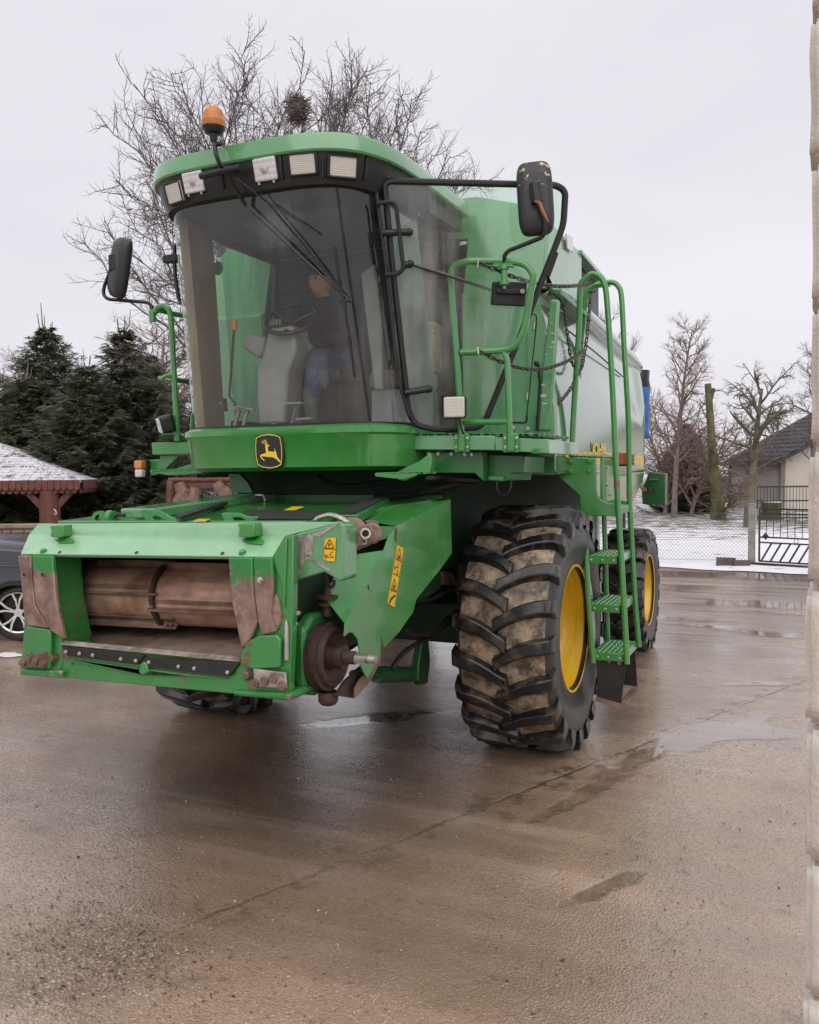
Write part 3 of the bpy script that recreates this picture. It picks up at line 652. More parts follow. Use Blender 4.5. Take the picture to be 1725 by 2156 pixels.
# emblem on the front panel
def panel_hit(px):
    best = None
    for u in range(-160, 161):
        x = u*.005; p = Vector((x, -.55-.875*(1-(abs(x)/.853)**(2/.42))**.21, 2.15)); e = project(p)
        if best is None or abs(e[0]-px) < best[0]: best = (abs(e[0]-px), p)
    return best[1]
pe = panel_hit(570); ne = Vector((0, -1, 0))
EF = T(pe+ne*.012+Vector((0, 0, .004)), frame((ne+Vector((0, 0, -.06))).normalized()))
ES = .118/97.0                                     # metres per zoomed pixel
def em(x, y): return ((x-647)*ES*1.0, -(y-1160)*ES)
def em_prism(mbx, pts, z0, z1): mbx.prism([(*em(*p), z0) for p in pts], (0, 0, z1-z0))
shield = [(565, 1078), (600, 1066), (648, 1061), (697, 1066), (729, 1079), (737, 1130), (737, 1190), (727, 1240), (695, 1253), (648, 1259), (598, 1252), (567, 1238), (557, 1190), (557, 1125)]
def scale_poly(p, k): return [(647+(x-647)*k, 1160+(y-1160)*k) for x, y in p]
b = MB(); em_prism(b, shield, -.012, .006); eb = b.build('emblem', M['emblem_black'], pn, bevel=.004); eb.matrix_local = EF
b = MB(); so, si = scale_poly(shield, .915), scale_poly(shield, .868); n = len(so)
b.add([(*em(*p), .0085) for p in so]+[(*em(*p), .0085) for p in si], [(i, (i+1) % n, n+(i+1) % n, n+i) for i in range(n)]); b.build('emblem_border', M['emblem_yellow'], eb, smooth=0)
deer = [(628, 1131), (636, 1127), (651, 1127), (654, 1132), (641, 1138), (644, 1160), (680, 1163), (688, 1160), (682, 1145), (691, 1158), (694, 1170), (698, 1188), (720, 1218), (716, 1223), (692, 1202), (672, 1192), (650, 1191), (632, 1189), (606, 1185), (600, 1187), (613, 1203), (623, 1207), (614, 1210), (592, 1189), (595, 1178), (615, 1172), (632, 1168), (629, 1150)]
b = MB(); em_prism(b, deer, .0065, .0095)
for (x0, y0, x1, y1) in ((633, 1129, 621, 1113), (621, 1113, 603, 1106), (621, 1114, 605, 1120), (635, 1128, 634, 1110), (634, 1111, 631, 1096), (634, 1112, 615, 1099), (640, 1127, 640, 1112)):
    d_ = Vector((x1-x0, y1-y0)).normalized()*2.2; b.prism([(*em(x0-d_.y, y0+d_.x), .0065), (*em(x1-d_.y*.4, y1+d_.x*.4), .0065), (*em(x1+d_.y*.4, y1-d_.x*.4), .0065), (*em(x0+d_.y, y0-d_.x), .0065)], (0, 0, .003))
b.build('emblem_deer', M['emblem_yellow'], eb, smooth=0)
# ------------------------------------------------------------------ open cab door
dA = Vector((.80, -1.32, 3.76)); dB = Vector((.885, -1.06, 2.33)); dC = V(1190, 395, Z=3.76)
dN = (dC-dA).cross(dB-dA).normalized(); DP = (dA, dN)
def dz(pts): return [V(*z3(*p), P=DP) for p in pts]
outl = dz([(133, 205), (160, 185), (1060, 207), (1108, 240), (1098, 420), (1045, 560), (880, 980), (680, 1470), (640, 1515), (410, 1525), (300, 1500), (262, 1430), (225, 1100), (170, 600)])
outl = fillet(outl, .05, 4, True)
b = MB(); b.tube(outl, .021, 8, True); dr = b.build('cab_door', M['black'], HV)
cen = sum(outl, Vector())/len(outl)
b = MB(); b.add([p for p in outl], [tuple(range(len(outl)))]); b.build('door_glass', M['door_glass'], dr, smooth=0)
b = MB(); b.bar(V(*z3(1052, 565), P=DP), V(*z3(1003, 700), P=DP), .05, .03, dN); b.build('door_frame_sleeve', M['rubber'], dr, bevel=.008)
lp = dz([(715, 728), (900, 732), (885, 862), (706, 852)])
b = MB(); b.prism([p+dN*.022 for p in lp], dN*-.05); lk = b.build('door_lock_plate', M['black'], dr, bevel=.008)
hp = dz([(728, 768), (880, 765), (895, 780), (890, 800), (735, 795)])
side_n = dN if (CAM-dA).dot(dN) > 0 else -dN
b = MB(); b.prism([p+side_n*.03 for p in hp], side_n*.02); b.build('door_handle', M['black_gloss'], lk, bevel=.008)
MB().lathe([(0, .014), (.012, .014), (.013, .006)], V(*z3(867, 783), P=DP)+side_n*.05, side_n, 12, cap=True).build('key_lock', M['galv'], lk)
b = MB(); b.tube([V(*z3(265, 632), P=DP)+side_n*.03, V(*z3(500, 700), P=DP)+side_n*.0, V(*z3(710, 772), P=DP)-side_n*.02], .011, 8); b.build('gas_strut', M['chain'], dr)
b = MB(); b.tube(fillet([V(*z3(x, y), P=DP)+side_n*.07 for x, y in ((92, 318), (190, 300), (228, 620), (235, 660), (205, 690), (135, 695))], .05, 5), .014, 8); b.build('grab_handle', M['black'], dr)
for (x0, y0, x1, y1) in ((120, 470, 265, 465), (235, 645, 270, 635), (240, 1325, 370, 1305)):
    b = MB(); b.tube([V(*z3(x0, y0), P=DP)+side_n*.045, V(*z3(x1, y1), P=DP)+side_n*.045], .021, 10); b.sphere(V(*z3(x1, y1), P=DP)+side_n*.045, .025, 10, 8); b.build('door_hinge', M['black'], dr)
b = MB(); b.tube([V(*z3(75, 150), P=DP)+side_n*.02, V(*z3(150, 700), P=DP)+side_n*.03, V(*z3(205, 1250), P=DP)+side_n*.03, V(*z3(265, 1450), P=DP)+side_n*.03], .012, 8); b.build('door_hinge_rail', M['black_gloss'], HV)
# ------------------------------------------------------------------ cab interior
b = MB(); b.prism([V(*z2(x, y), Y=-.95) for x, y in ((640, 440), (720, 430), (780, 420), (800, 560), (750, 700), (735, 1000), (570, 1005), (568, 690), (600, 600))], (0, .22, 0)); con = b.build('steering_console', M['grey_trim'], HV, bevel=.02)
wc = V(*z2(775, 385), Y=-.86); wn = Vector((.12, -.62, .72)).normalized(); WFm = frame(wn)
b = MB(); b.tube([wc+WFm @ Vector((math.cos(a)*.19, math.sin(a)*.19, 0)) for a in [i*math.pi/16 for i in range(32)]], .016, 8, True)
for a in (.5, 2.6, 4.7): b.bar(wc+WFm @ Vector((math.cos(a)*.18, math.sin(a)*.18, 0)), wc-wn*.03, .03, .012)
b.tube([wc-wn*.02, wc-wn*.25], .03, 10); b.build('steering_wheel', M['black'], con)
b = MB(); b.prism([V(*z2(x, y), Y=-.9) for x, y in ((485, 480), (545, 470), (620, 495), (605, 580), (580, 620), (530, 590), (480, 550))], (0, .2, 0)); b.build('side_console', M['grey_trim'], HV, bevel=.02)
b = MB(); b.tube([V(*z2(x, y), Y=-.95) for x, y in ((437, 430), (425, 600), (408, 840), (445, 890))], .009, 8); lv = b.build('control_lever', M['black'], HV)
MB().lathe([(-.03, .014), (0, .02), (.03, .024), (.045, .016), (.05, .002)], V(*z2(438, 428), Y=-.95), (0, 0, 1), 12).build('lever_knob', M['orange'], lv)
b = MB()
for (x, y) in ((470, 905), (520, 905)): b.bar(V(*z2(x-60, y), Y=-1.0), V(*z2(x+40, y+15), Y=-1.0), .05, .015); b.bar(V(*z2(x, y+10), Y=-1.0), V(*z2(x-30, y+110), Y=-1.0), .02, .02)
b.build('foot_pedals', M['grey_trim'], HV)
b = MB(); b.bar(V(*z2(740, 885), Y=-1.0), V(*z2(840, 880), Y=-1.0), .06, .015); b.bar(V(*z2(810, 890), Y=-1.0), V(*z2(780, 1000), Y=-.95), .02, .02); b.bar(V(*z2(810, 975), Y=-1.0), V(*z2(900, 970), Y=-1.0), .06, .015); b.build('brake_pedal', M['grey_trim'], HV)
# driver seat, instructor seat
sx = -.16
b = MB(); b.bb((sx-.25, -.52, 2.68), (sx+.25, -.12, 2.80)); b.bb((sx-.24, -.22, 2.78), (sx+.24, -.09, 3.35)); b.bb((sx-.2, -.5, 2.3), (sx+.2, -.15, 2.68)); b.build('driver_seat', M['dark_trim'], HV, bevel=.04, seg=3)
b = MB(); b.bb((.30, -.62, 2.60), (.70, -.20, 2.74)); b.bb((.32, -.26, 2.72), (.70, -.13, 3.12)); se = b.build('instructor_seat', M['beige'], HV, bevel=.05, seg=4)
b = MB(); b.bb((.32, -.60, 2.30), (.68, -.2, 2.60)); b.build('seat_base', M['grey_trim'], se, bevel=.02)
b = MB(); b.prism([V(*z2(x, y), Y=-.72) for x, y in ((1180, 120), (1260, 60), (1300, 400), (1310, 800), (1260, 800))], (0, .03, 0)); b.build('side_trim_panel', M['grey_trim'], HV, bevel=.01)
b = MB(); b.prism([V(*z2(x, y), X=-.79) for x, y in ((290, 850), (380, 853), (390, 930), (300, 930))], (.02, 0, 0)); pb_ = b.build('radio_box', M['dark_trim'], HV, bevel=.004)
me = text_mesh('POWER', .026); me.materials.append(M['bird']); inst('lettering', me, pb_, T(V(*z2(318, 883), X=-.765), Matrix(((0, 0, 1), (1, 0, 0), (0, 1, 0)))))
MB().prism([V(*z2(340+28*math.cos(a), 87+42*math.sin(a)), X=-.80) for a in [i*math.pi/8 for i in range(16)]], (.004, 0, 0)).build('air_freshener', M['green'], HV)
# ------------------------------------------------------------------ decks either side of the cab
def perforated(p0, u, v, nu, nv, hole=.36, th=.0):
    """sheet with round holes: p0 corner, u and v edge vectors"""
    b = MB(); p0, u, v = Vector(p0), Vector(u), Vector(v); K = 8
    for i in range(nu):
        for j in range(nv):
            c = p0+u*((i+.5)/nu)+v*((j+.5)/nv); hu, hv = u*(.5/nu), v*(.5/nv)
            h = hole*(1 if (i+j) % 2 == 0 else .62)
            oc = []; ic = []
            for k in range(K):
                a = 2*math.pi*k/K; ca, sa = math.cos(a), math.sin(a); mx_ = max(abs(ca), abs(sa)); oc.append(c+hu*(ca/mx_)+hv*(sa/mx_)); ic.append(c+hu*ca*h*2+hv*sa*h*2)
            n_ = u.cross(v).normalized(); ic2 = [p+n_*.006 for p in ic]
            b.add(oc+ic2+[p-n_*.012 for p in ic], [(k, (k+1) % K, K+(k+1) % K, K+k) for k in range(K)]+[(K+k, K+(k+1) % K, 2*K+(k+1) % K, 2*K+k) for k in range(K)])
    return b
YD = -1.02
b = MB(); b.prism([V(870, 917, Y=YD), V(1042, 917, Y=YD), V(1042, 948, Y=YD), V(868, 947, Y=YD)], (0, .85, 0)); dk = b.build('cab_deck', M['green_pale'], HV, bevel=.006)
p_ = [V(1042, 920, Y=YD), V(1155, 925, Y=YD+.05), V(1156, 955, Y=YD+.05), V(1043, 948, Y=YD)]
b = MB(); b.prism(p_, (0, .8, 0)); b.build('deck_end', M['green_pale'], dk, bevel=.005)
pd = perforated(V(872, 916, Y=YD)+Vector((0, .02, .006)), Vector((.85, 0, -.02)), Vector((0, .75, 0)), 16, 12); pd.build('deck_tread', M['green_pale'], dk, smooth=0)
lugp = [V(*z3(*p), Y=YD-.015) for p in ((925, 1640), (940, 1625), (960, 1625), (970, 1655), (925, 1655))]; plate('latch_lug', lugp, (0, .03, 0), M['green_dark'], dk)
# under-deck beam with bolts, stepped bracket
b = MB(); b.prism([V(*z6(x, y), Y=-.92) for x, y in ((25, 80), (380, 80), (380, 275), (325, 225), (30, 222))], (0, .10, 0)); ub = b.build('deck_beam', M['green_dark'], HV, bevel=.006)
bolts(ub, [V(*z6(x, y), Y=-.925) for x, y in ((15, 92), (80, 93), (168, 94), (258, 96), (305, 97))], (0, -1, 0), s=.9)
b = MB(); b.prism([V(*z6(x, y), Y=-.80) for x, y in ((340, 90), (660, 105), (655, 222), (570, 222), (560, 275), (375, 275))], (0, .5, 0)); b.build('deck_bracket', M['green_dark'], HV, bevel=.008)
b = MB(); b.prism([V(*z6(x, y), Y=-.85) for x, y in ((412, 240), (515, 243), (515, 278), (410, 272))], (0, .1, 0)); b.build('bracket_foot', M['green'], HV, bevel=.006)
b = MB(); b.tube(catmull([V(*z6(x, y), Y=-.86) for x, y in ((475, 275), (480, 340), (520, 365), (560, 340), (575, 260))], 6), .006, 6); b.build('wire_loop', M['hose'], HV)
b = MB(); b.tube([V(*z6(0, 262), Y=-.75), V(*z6(200, 250), Y=-.7), V(*z6(340, 258), Y=-.6)], .04, 10); b.build('hydraulic_hose', M['hose'], HV)
# wash-step in front of the deck (perforated plate on an arm)
def foot_step(pts_arm, pts_plate, Yp, parent):
    b = MB(); b.prism(pts_arm, (0, .06, 0)); o = b.build('cleaning_step', M['green'], parent, bevel=.005)
    return o
arm = [V(*z5(*p), Y=-1.14) for p in ((845, 30), (905, 0), (985, -35), (1060, -90), (1070, -35), (1055, 45), (985, 50), (900, 92), (850, 88))]
fs_ = foot_step(arm, None, 0, HV)
c0 = V(*z5(700, 45), Y=-1.36); c1 = V(*z5(985, 35), Y=-1.22)
pd = perforated(c0, c1-c0, Vector((.05, .20, 0)), 12, 4); pd.build('step_tread', M['green'], fs_, smooth=0)
b = MB(); b.prism([V(*z5(x, y), Y=-1.36) for x, y in ((700, 45), (985, 42), (960, 60), (880, 80), (790, 72), (705, 62))], (0, .02, 0)); b.build('step_lip', M['green'], fs_)
# far side deck, bracket, indicator, saw-tooth step
b = MB(); b.prism([V(*zl(x, y), Y=-1.06) for x, y in ((437, 115), (770, 108), (775, 195), (443, 203))], (0, .8, 0)); fd = b.build('cab_deck', M['green'], HV, bevel=.006)
b = MB(); b.prism([V(*zl(x, y), Y=-1.0) for x, y in ((410, 240), (495, 235), (500, 203), (640, 205), (540, 300), (520, 320), (415, 350))], (0, .06, 0)); b.build('deck_bracket', M['green'], HV, bevel=.005)
b = MB(); b.prism([V(*zl(x, y), Y=-.95) for x, y in ((675, 205), (790, 200), (790, 240), (740, 252))], (0, .06, 0)); b.build('deck_bracket', M['green_dark'], HV, bevel=.005)
b = MB(); b.prism([V(*zl(x, y), Y=-1.16) for x, y in ((423, 320), (560, 316), (700, 275), (800, 250), (803, 335), (560, 350), (500, 340), (430, 335))], (0, .10, 0)); fs2 = b.build('cleaning_step', M['green'], HV, bevel=.004)
tt = MB()
for k in range(15):
    p = V(*zl(428+20*k, 318-.3*k), Y=-1.17); tt.prism([p, p+Vector((.022, 0, 0)), p+Vector((.011, 0, .014))], (0, .08, 0))
tt.build('step_tread', M['green'], fs2, smooth=0)
c_ = V(*zl(368, 300), Y=-1.06); b = MB(); b.box(c_+Vector((0, .03, 0)), (.075, .05, .13)); il = b.build('front_indicator', M['black'], HV, bevel=.01)
MB().box(c_+Vector((-.006, -.012, .028)), (.07, .06, .062)).build('amber_lens', M['amber'], il, bevel=.012, seg=3); MB().box(c_+Vector((-.006, -.012, -.036)), (.066, .055, .06)).build('clear_lens', M['white_lens'], il, bevel=.012, seg=3)
# ------------------------------------------------------------------ railings
rl = fillet([V(*z3(x, y), Y=YD) for x, y in ((548, 1560), (535, 1330), (520, 1100), (500, 860), (487, 690), (505, 640), (570, 618), (830, 618), (905, 640), (940, 700), (925, 760), (885, 1000), (830, 1085), (760, 1100), (545, 1110))], .06, 4)
b = MB(); b.tube(rl, .021, 10); rg = b.build('deck_railing', M['green'], HV)
MB().tube([V(*z3(775, 1108), Y=YD), V(*z3(795, 1150), Y=YD), V(*z3(808, 1560), Y=YD)], .019, 10).build('rail_post', M['green'], rg); MB().tube([V(*z3(545, 1485), Y=YD), V(*z3(800, 1482), Y=YD)], .019, 10).build('rail_bar', M['green'], rg)
for x in (550, 815):
    b = MB(); b.tube([V(*z3(x, 1552), Y=YD-.02), V(*z3(x-3, 1640), Y=YD-.02)], .028, 12); b.box(V(*z3(x, 1598), Y=YD-.008), (.10, .012, .115)); so_ = b.build('rail_socket', M['green'], rg, bevel=.003)
    bolts(so_, [V(*z3(x+dx, y), Y=YD-.016) for dx in (-30, 30) for y in (1570, 1620)], (0, -1, 0), s=.7)
b = MB(); b.lathe([(0, .028), (.03, .028), (.035, .02), (.1, .02), (.1, .03), (.125, .03), (.13, .012), (.15, .012)], V(*z3(778, 635), Y=YD), (0, 0, -1), 12, cap=True); b.bar(V(*z3(725, 640), Y=YD), V(*z3(830, 640), Y=YD), .04, .02); b.build('mirror_socket', M['green'], rg)
# work lamp on the railing
lc = V(*z3(513, 1405), Y=YD-.09); b = MB(); b.box((0, 0, 0), (.148, .142, .05)); lo = b.build('deck_work_lamp', M['black'], HV, bevel=.02, seg=3); lo.matrix_local = T(lc, frame((.18, -1, -.02)))
MB().box((0, 0, .03), (.132, .128, .02)).build('lens', M['lens'], lo, bevel=.028, seg=4); MB().tube([(.02, -.07, -.02), (.03, -.13, -.05), (.05, -.2, -.09)], .006, 6).build('cable', M['hose'], lo)
# far side railing and lamp
YL = -1.06
fr = fillet([V(*zk(x, y), Y=YL) for x, y in ((1512, 1255), (1500, 1000), (1478, 600), (1455, 200), (1440, 130), (1390, 100), (1330, 130))], .05, 4)
b = MB(); b.tube(fr, .021, 10); rg2 = b.build('deck_railing', M['green'], HV)
for pp, rr_ in (([(1345, 140, 0), (1480, 175, .12), (1620, 200, .25)], .019), ([(1350, 725, -.02), (1480, 735, .02), (1650, 760, .25)], .019), ([(1380, 725, -.02), (1420, 700, 0), (1485, 690, 0)], .017), ([(1635, 1250, .15), (1640, 1080, .15), (1680, 850, .2)], .017), ([(1380, 1212, 0), (1640, 1212, .12)], .016)):
    MB().tube([V(*zk(x, y), Y=YL+dy) for x, y, dy in pp], rr_, 10).build('rail_bar', M['green'], rg2)
b = MB(); b.tube([V(*zk(1297, 148), Y=YL), V(*zk(1300, 240), Y=YL)], .026, 12); b.tube([V(*zk(1297, 150), Y=YL), V(*zk(1345, 152), Y=YL)], .018, 8); b.build('mirror_socket', M['green'], rg2)
lc = V(*zk(1385, 1120), Y=YL-.08); b = MB(); b.box((0, 0, -.03), (.125, .125, .10)); lo = b.build('deck_work_lamp', M['black'], HV, bevel=.02, seg=3); lo.matrix_local = T(lc, frame((-.72, -.72, -.28), (.15, 0, 1)))
MB().box((0, 0, .025), (.112, .112, .02)).build('lens', M['lens_clear'], lo, bevel=.02, seg=3)
# grab bar with holder on far pillar
b = MB(); b.tube(fillet([V(*zoomer(500, 350, 1.4375)(x, y), Y=-1.22) for x, y in ((255, 812), (228, 815), (222, 850), (225, 980), (245, 1110), (262, 1135), (285, 1135))], .04, 4), .014, 8); gb = b.build('grab_handle', M['black'], HV)
b = MB(); b.box(V(*z1(205, 892), Y=-1.22), (.12, .05, .055)); b.build('handle_clamp', M['rubber'], gb, bevel=.008)
# ------------------------------------------------------------------ mirrors
def mirror(c, n, w_, h_, arm, Yp, up=(0, 0, 1)):
    b = MB(); b.tube(arm, .013, 8); ma = b.build('mirror_arm', M['black'], HV)
    F_ = frame(n, up); rr = []
    for (k, zz) in ((.55, .055), (.80, .045), (.96, .022), (1.0, .0), (1.0, -.02), (.97, -.026)):
        ring_ = []
        for i in range(40):
            a = 2*math.pi*i/40; ca, sa = math.cos(a), math.sin(a); e = .42
            ring_.append(Vector(c)+F_ @ Vector((w_/2*k*math.copysign(abs(ca)**e, ca), h_/2*(k if k < .9 else k)*math.copysign(abs(sa)**e, sa), zz)))
        rr.append(ring_)
    b = MB(); b.loft(rr, closed=True); b.f.append(tuple(range(40))[::-1]); b.m.append(0); mh = b.build('mirror_housing', M['black_shell'], ma, smooth=50)
    b = MB(); b.add(rr[-1], [tuple(range(40))]); b.build('mirror_glass', M['mirror'], ma, smooth=0)
    return ma, mh, F_
def shellmat():
    k = N('weathered_black_mirror_shell'); n = k.noise(26, 6, .7); z = k.sep()[2]
    m_ = k.math('MULTIPLY', k.ramp(n, [(.58, 0), (.62, 1)]), k.ramp(k.math('SUBTRACT', z, 3.1), [(.58, 0), (.64, 1)]))
    k.set(Base_Color=k.mix(m_, k.mix(k.noise(6), (.012, .012, .014), (.035, .034, .036)), (.55, .48, .30)), Roughness=k.math('MULTIPLY_ADD', n, .3, .3)); return k.mat
M['black_shell'] = shellmat()
ym = -1.05
mc = V(*z3(946, 278), Y=ym)
arm_ = fillet([V(*z3(778, 635), Y=YD), V(*z3(780, 585), Y=ym), V(*z3(800, 560), Y=ym), V(*z3(980, 490), Y=ym-.02), V(*z3(1000, 460), Y=ym-.03), V(*z3(995, 410), Y=ym-.04), V(*z3(960, 310), Y=ym-.09), V(*z3(945, 240), Y=ym-.09)], .04, 4)
ma, mh, F_ = mirror(mc, (.28, -1, .05), .215, .445, arm_, ym, (-.06, 0, 1))
b = MB(); b.tube([V(*z3(940, 200), Y=ym-.085), V(*z3(955, 300), Y=ym-.085)], .035, 8); b.build('mirror_bracket', M['black'], ma)
b = MB(); b.tube([V(*z3(x, y), Y=ym-.115) for x, y in ((945, 295), (968, 300), (985, 345), (1000, 375), (1015, 405))], [.008, .012, .010, .008, .004], 8); b.build('orange_tape', M['orange_tape'] if 'orange_tape' in M else M['rust_orange'] if 'rust_orange' in M else M['orange'], ma)
ylm = -1.15
mc = V(*zoomer(0, 900, 1.3475)(608, 140), Y=ylm); zm = zoomer(0, 900, 1.3475)
arm_ = fillet([V(*zk(1297, 150), Y=YL), V(*zk(1290, 100), Y=YL), V(*zk(1250, 75), Y=YL), V(*zk(920, 50), Y=ylm), V(*zk(880, 15), Y=ylm), V(*zm(525, 240), Y=ylm), V(*zm(555, 160), Y=ylm-.02), V(*zm(575, 100), Y=ylm-.03)], .04, 4)
ma, mh, F_ = mirror(mc, (-.35, -.93, .05), .215, .44, arm_, ylm, (.27, .02, 1))
b = MB(); b.box(V(*zm(578, 115), Y=ylm-.03), (.075, .05, .12)); b.tube([V(*zm(590, 80), Y=ylm-.04), V(*zm(585, 150), Y=ylm-.05)], .022, 8); b.build('mirror_bracket', M['black'], ma, bevel=.01)
# ------------------------------------------------------------------ ladder and its platform
Y1, Y2 = .27, .83
fp = [V(*z6(x, y), Y=Y1-.02) for x, y in ((655, 106), (820, 104), (1138, 122), (1142, 330), (1155, 380), (1185, 410), (1225, 425), (1292, 430), (1292, 517), (1040, 507), (1030, 372), (870, 232), (655, 222))]
b = MB(); b.prism(fp, (0, .03, 0)); pf = b.build('ladder_platform', M['green'], HV, bevel=.006)
bolts(pf, [V(*z6(x, y), Y=Y1-.022) for x, y in ((838, 167), (942, 137), (974, 143), (940, 205), (973, 210), (1098, 140), (1096, 208))], (0, -1, 0), BOLT_G, s=1.25)
tp = V(*z6(700, 100), Y=Y1); pd = perforated(tp+Vector((0, .0, .0)), V(*z6(1190, 112), Y=Y1)-tp, Vector((0, .56, .012)), 16, 14); pd.build('platform_tread', M['green'], pf, smooth=0)
b = MB(); b.prism([Vector((1.80, y, z)) for y, z in ((Y1+.02, 2.10), (Y2, 2.10), (Y2, 1.74), (Y1+.02, 1.74))], (-.02, 0, 0)); bk = b.build('riser_plate', M['green'], pf, bevel=.01)
bolts(bk, [Vector((1.805, y, z)) for y, z in ((.42, 2.03), (.70, 2.03), (.42, 1.9), (.55, 1.82))], (1, 0, 0), s=.9)
b = MB(); b.prism([V(*z6(x, y), Y=Y2) for x, y in ((1190, 95), (1240, 100), (1260, 330), (1300, 400), (1360, 415), (1360, 470), (1200, 460))], (0, .03, 0)); b.build('platform_back_plate', M['green'], pf, bevel=.006)
ld = empty('boarding_ladder'); ld.parent = HV
def step(k, x0, x1, z, y0=Y1, y1=Y2-.02, th=.06):
    b = MB(); b.bb((x0, y0, z-th), (x1, y0+.014, z)); b.bb((x1-.014, y0, z-th), (x1, y1, z)); b.bb((x0, y1-.014, z-th), (x1, y1, z)); b.bb((x0, y0, z-th), (x0+.014, y1, z)); s_ = b.build('step', M['green'], ld, bevel=.003)
    pd = perforated((x0+.01, y0+.01, z-.004), (x1-x0-.02, 0, 0), (0, y1-y0-.02, 0), 6, 11, .40); pd.build('step_tread', M['green'], s_, smooth=0)
    bolts(s_, [Vector((x0+(x1-x0)*f, y0-.002, z-.032)) for f in (.15, .5, .85)], (0, -1, 0), RIVET)
for k, (x0, x1, z) in enumerate(((1.725, 1.965, .642), (1.705, 1.94, 1.006), (1.68, 1.92, 1.37), (1.70, 1.91, 1.735))): step(k, x0, x1, z)
b = MB(); b.tube([V(*z6(1062, 500), Y=Y1-.02), V(*z6(1090, 1050), Y=Y1-.02), V(*z6(1127, 1502), Y=Y1-.02)], .02, 10); b.build('rail', M['green'], ld)
b = MB(); b.tube([Vector((1.70, Y2, 1.72)), Vector((1.73, Y2, .62))], .02, 10); b.build('rail', M['green'], ld)
for Yh, pts in ((Y1-.025, [(z7, 622, 1925), (z7, 640, 1500), (z7, 690, 700), (z7, 700, 330), (z7, 735, 255), (z7, 800, 200), (z7, 870, 210), (z7, 930, 290), (z7, 960, 500), (z7, 1010, 1300), (z6, 1283, 300), (z6, 1325, 1000), (z6, 1352, 1508)]),
                (Y2, [(z7, 660, 1900), (z7, 690, 1100), (z7, 735, 600), (z7, 760, 380), (z7, 830, 310), (z7, 900, 290), (z7, 1000, 275), (z7, 1060, 310), (z7, 1095, 420), (z7, 1120, 900), (z7, 1160, 1600), (z6, 1368, 370), (z6, 1400, 1000), (z6, 1432, 1395)])):
    pth = [V(*z(x, y), Y=Yh) for z, x, y in pts]; b = MB(); b.tube(catmull(pth, 5), .0215, 10); hr = b.build('handrail', M['green'], ld)
    MB().tube([pth[-3]+Vector((0, 0, .03)), pth[-3]-Vector((0, 0, .02))], .0235, 10).build('chafed_band', M['rust'], hr)
b = MB(); b.prism([Vector((1.69, Y1+.1, .66)), Vector((1.69, Y2, .66)), Vector((1.66, Y2, 1.72)), Vector((1.66, Y1+.1, 1.72))], (-.012, 0, 0)); b.build('back_panel', M['green_pale'], ld)
fl = [V(*z6(x, y), Y=Y1+.02) for x, y in ((1143, 1458), (1342, 1490), (1338, 1560), (1310, 1785), (1145, 1742), (1148, 1600))]
b = MB(); b.prism(fl, (0, .012, 0)); fk = b.build('rubber_flap', M['rubber'], ld)
b = MB(); b.prism([V(*z6(x, y), Y=Y2-.05) for x, y in ((1270, 1360), (1405, 1400), (1420, 1660), (1330, 1650))], (0, .012, 0)); b.build('rubber_flap', M['rubber'], ld)
b = MB(); b.bar(V(*z6(1143, 1745), Y=Y1+.01), V(*z6(1312, 1795), Y=Y1+.01), .02, .035); b.bar(V(*z6(1320, 1780), Y=Y1+.02), V(*z6(1418, 1668), Y=Y2-.06), .05, .02); b.build('bottom_step_bar', M['rust'], ld)
bolts(fk, [V(*z6(x, y), Y=Y1+.018) for x, y in ((1165, 1480), (1232, 1492), (1300, 1505), (1160, 1755), (1220, 1770), (1290, 1788))], (0, -1, 0), BOLT_R, s=.7)
# front left marker lamp by the ladder
c_ = V(*z7(1085, 1965), Y=.92); b = MB(); b.box(c_+Vector((0, .03, 0)), (.15, .06, .10)); mk = b.build('side_marker_lamp', M['black'], HV, bevel=.01)
MB().box(c_+Vector((.015, -.01, .01)), (.13, .06, .10)).build('orange_lens', M['amber_red'], mk, bevel=.01); MB().box(c_+Vector((-.0, -.012, -.09)), (.10, .05, .08)).build('clear_lens', M['white_lens'], mk, bevel=.01)
# ------------------------------------------------------------------ chains
lk = MB(); lp_ = []
for a in [i*math.pi/6 for i in range(12)]: lp_.append(Vector((math.cos(a)*.008, math.sin(a)*.008+(.012 if math.sin(a) > 0 else -.012 if math.sin(a) < 0 else 0), 0)))
lk.tube([p*1.2 for p in lp_], .0055, 5, True); LINK = lk.mesh('link', M['chain'] if 'chain' in M else M['steel_dark'] if 'steel_dark' in M else M['steel'])
def chain(pts, name='chain'):
    pts = catmull(pts, 12); L = [0]
    for a, b_ in zip(pts, pts[1:]): L.append(L[-1]+(b_-a).length)
    e = empty(name); e.parent = HV; n_ = max(2, int(L[-1]/.036)); pr = None
    for i in range(n_):
        s_ = L[-1]*(i+.5)/n_; j = max(k for k in range(len(L)-1) if L[k] <= s_); t_ = (s_-L[j])/max(1e-6, L[j+1]-L[j]); p = pts[j].lerp(pts[j+1], t_); d = (pts[j+1]-pts[j]).normalized()
        side = d.cross(Vector((0, 1, 0))).normalized(); nn = side if i % 2 else side.cross(d).normalized(); nn = (nn*.9+(side.cross(d) if i % 2 else side)*.35).normalized(); nn = (nn-d*nn.dot(d)).normalized()
        x = d.cross(nn); inst('link', LINK, e, T(p, Matrix((x, d, nn)).transposed()))
    return e
zc7 = lambda pts, ys: [V(*z7(x, y), Y=yy) for (x, y), yy in zip(pts, ys)]
chain([V(*z3(x, y), Y=yy) for x, y, yy in ((640, 625, -1.05), (740, 665, -1.0), (860, 712, -.85), (1000, 745, -.55), (1120, 752, -.25), (1240, 738, .24))])
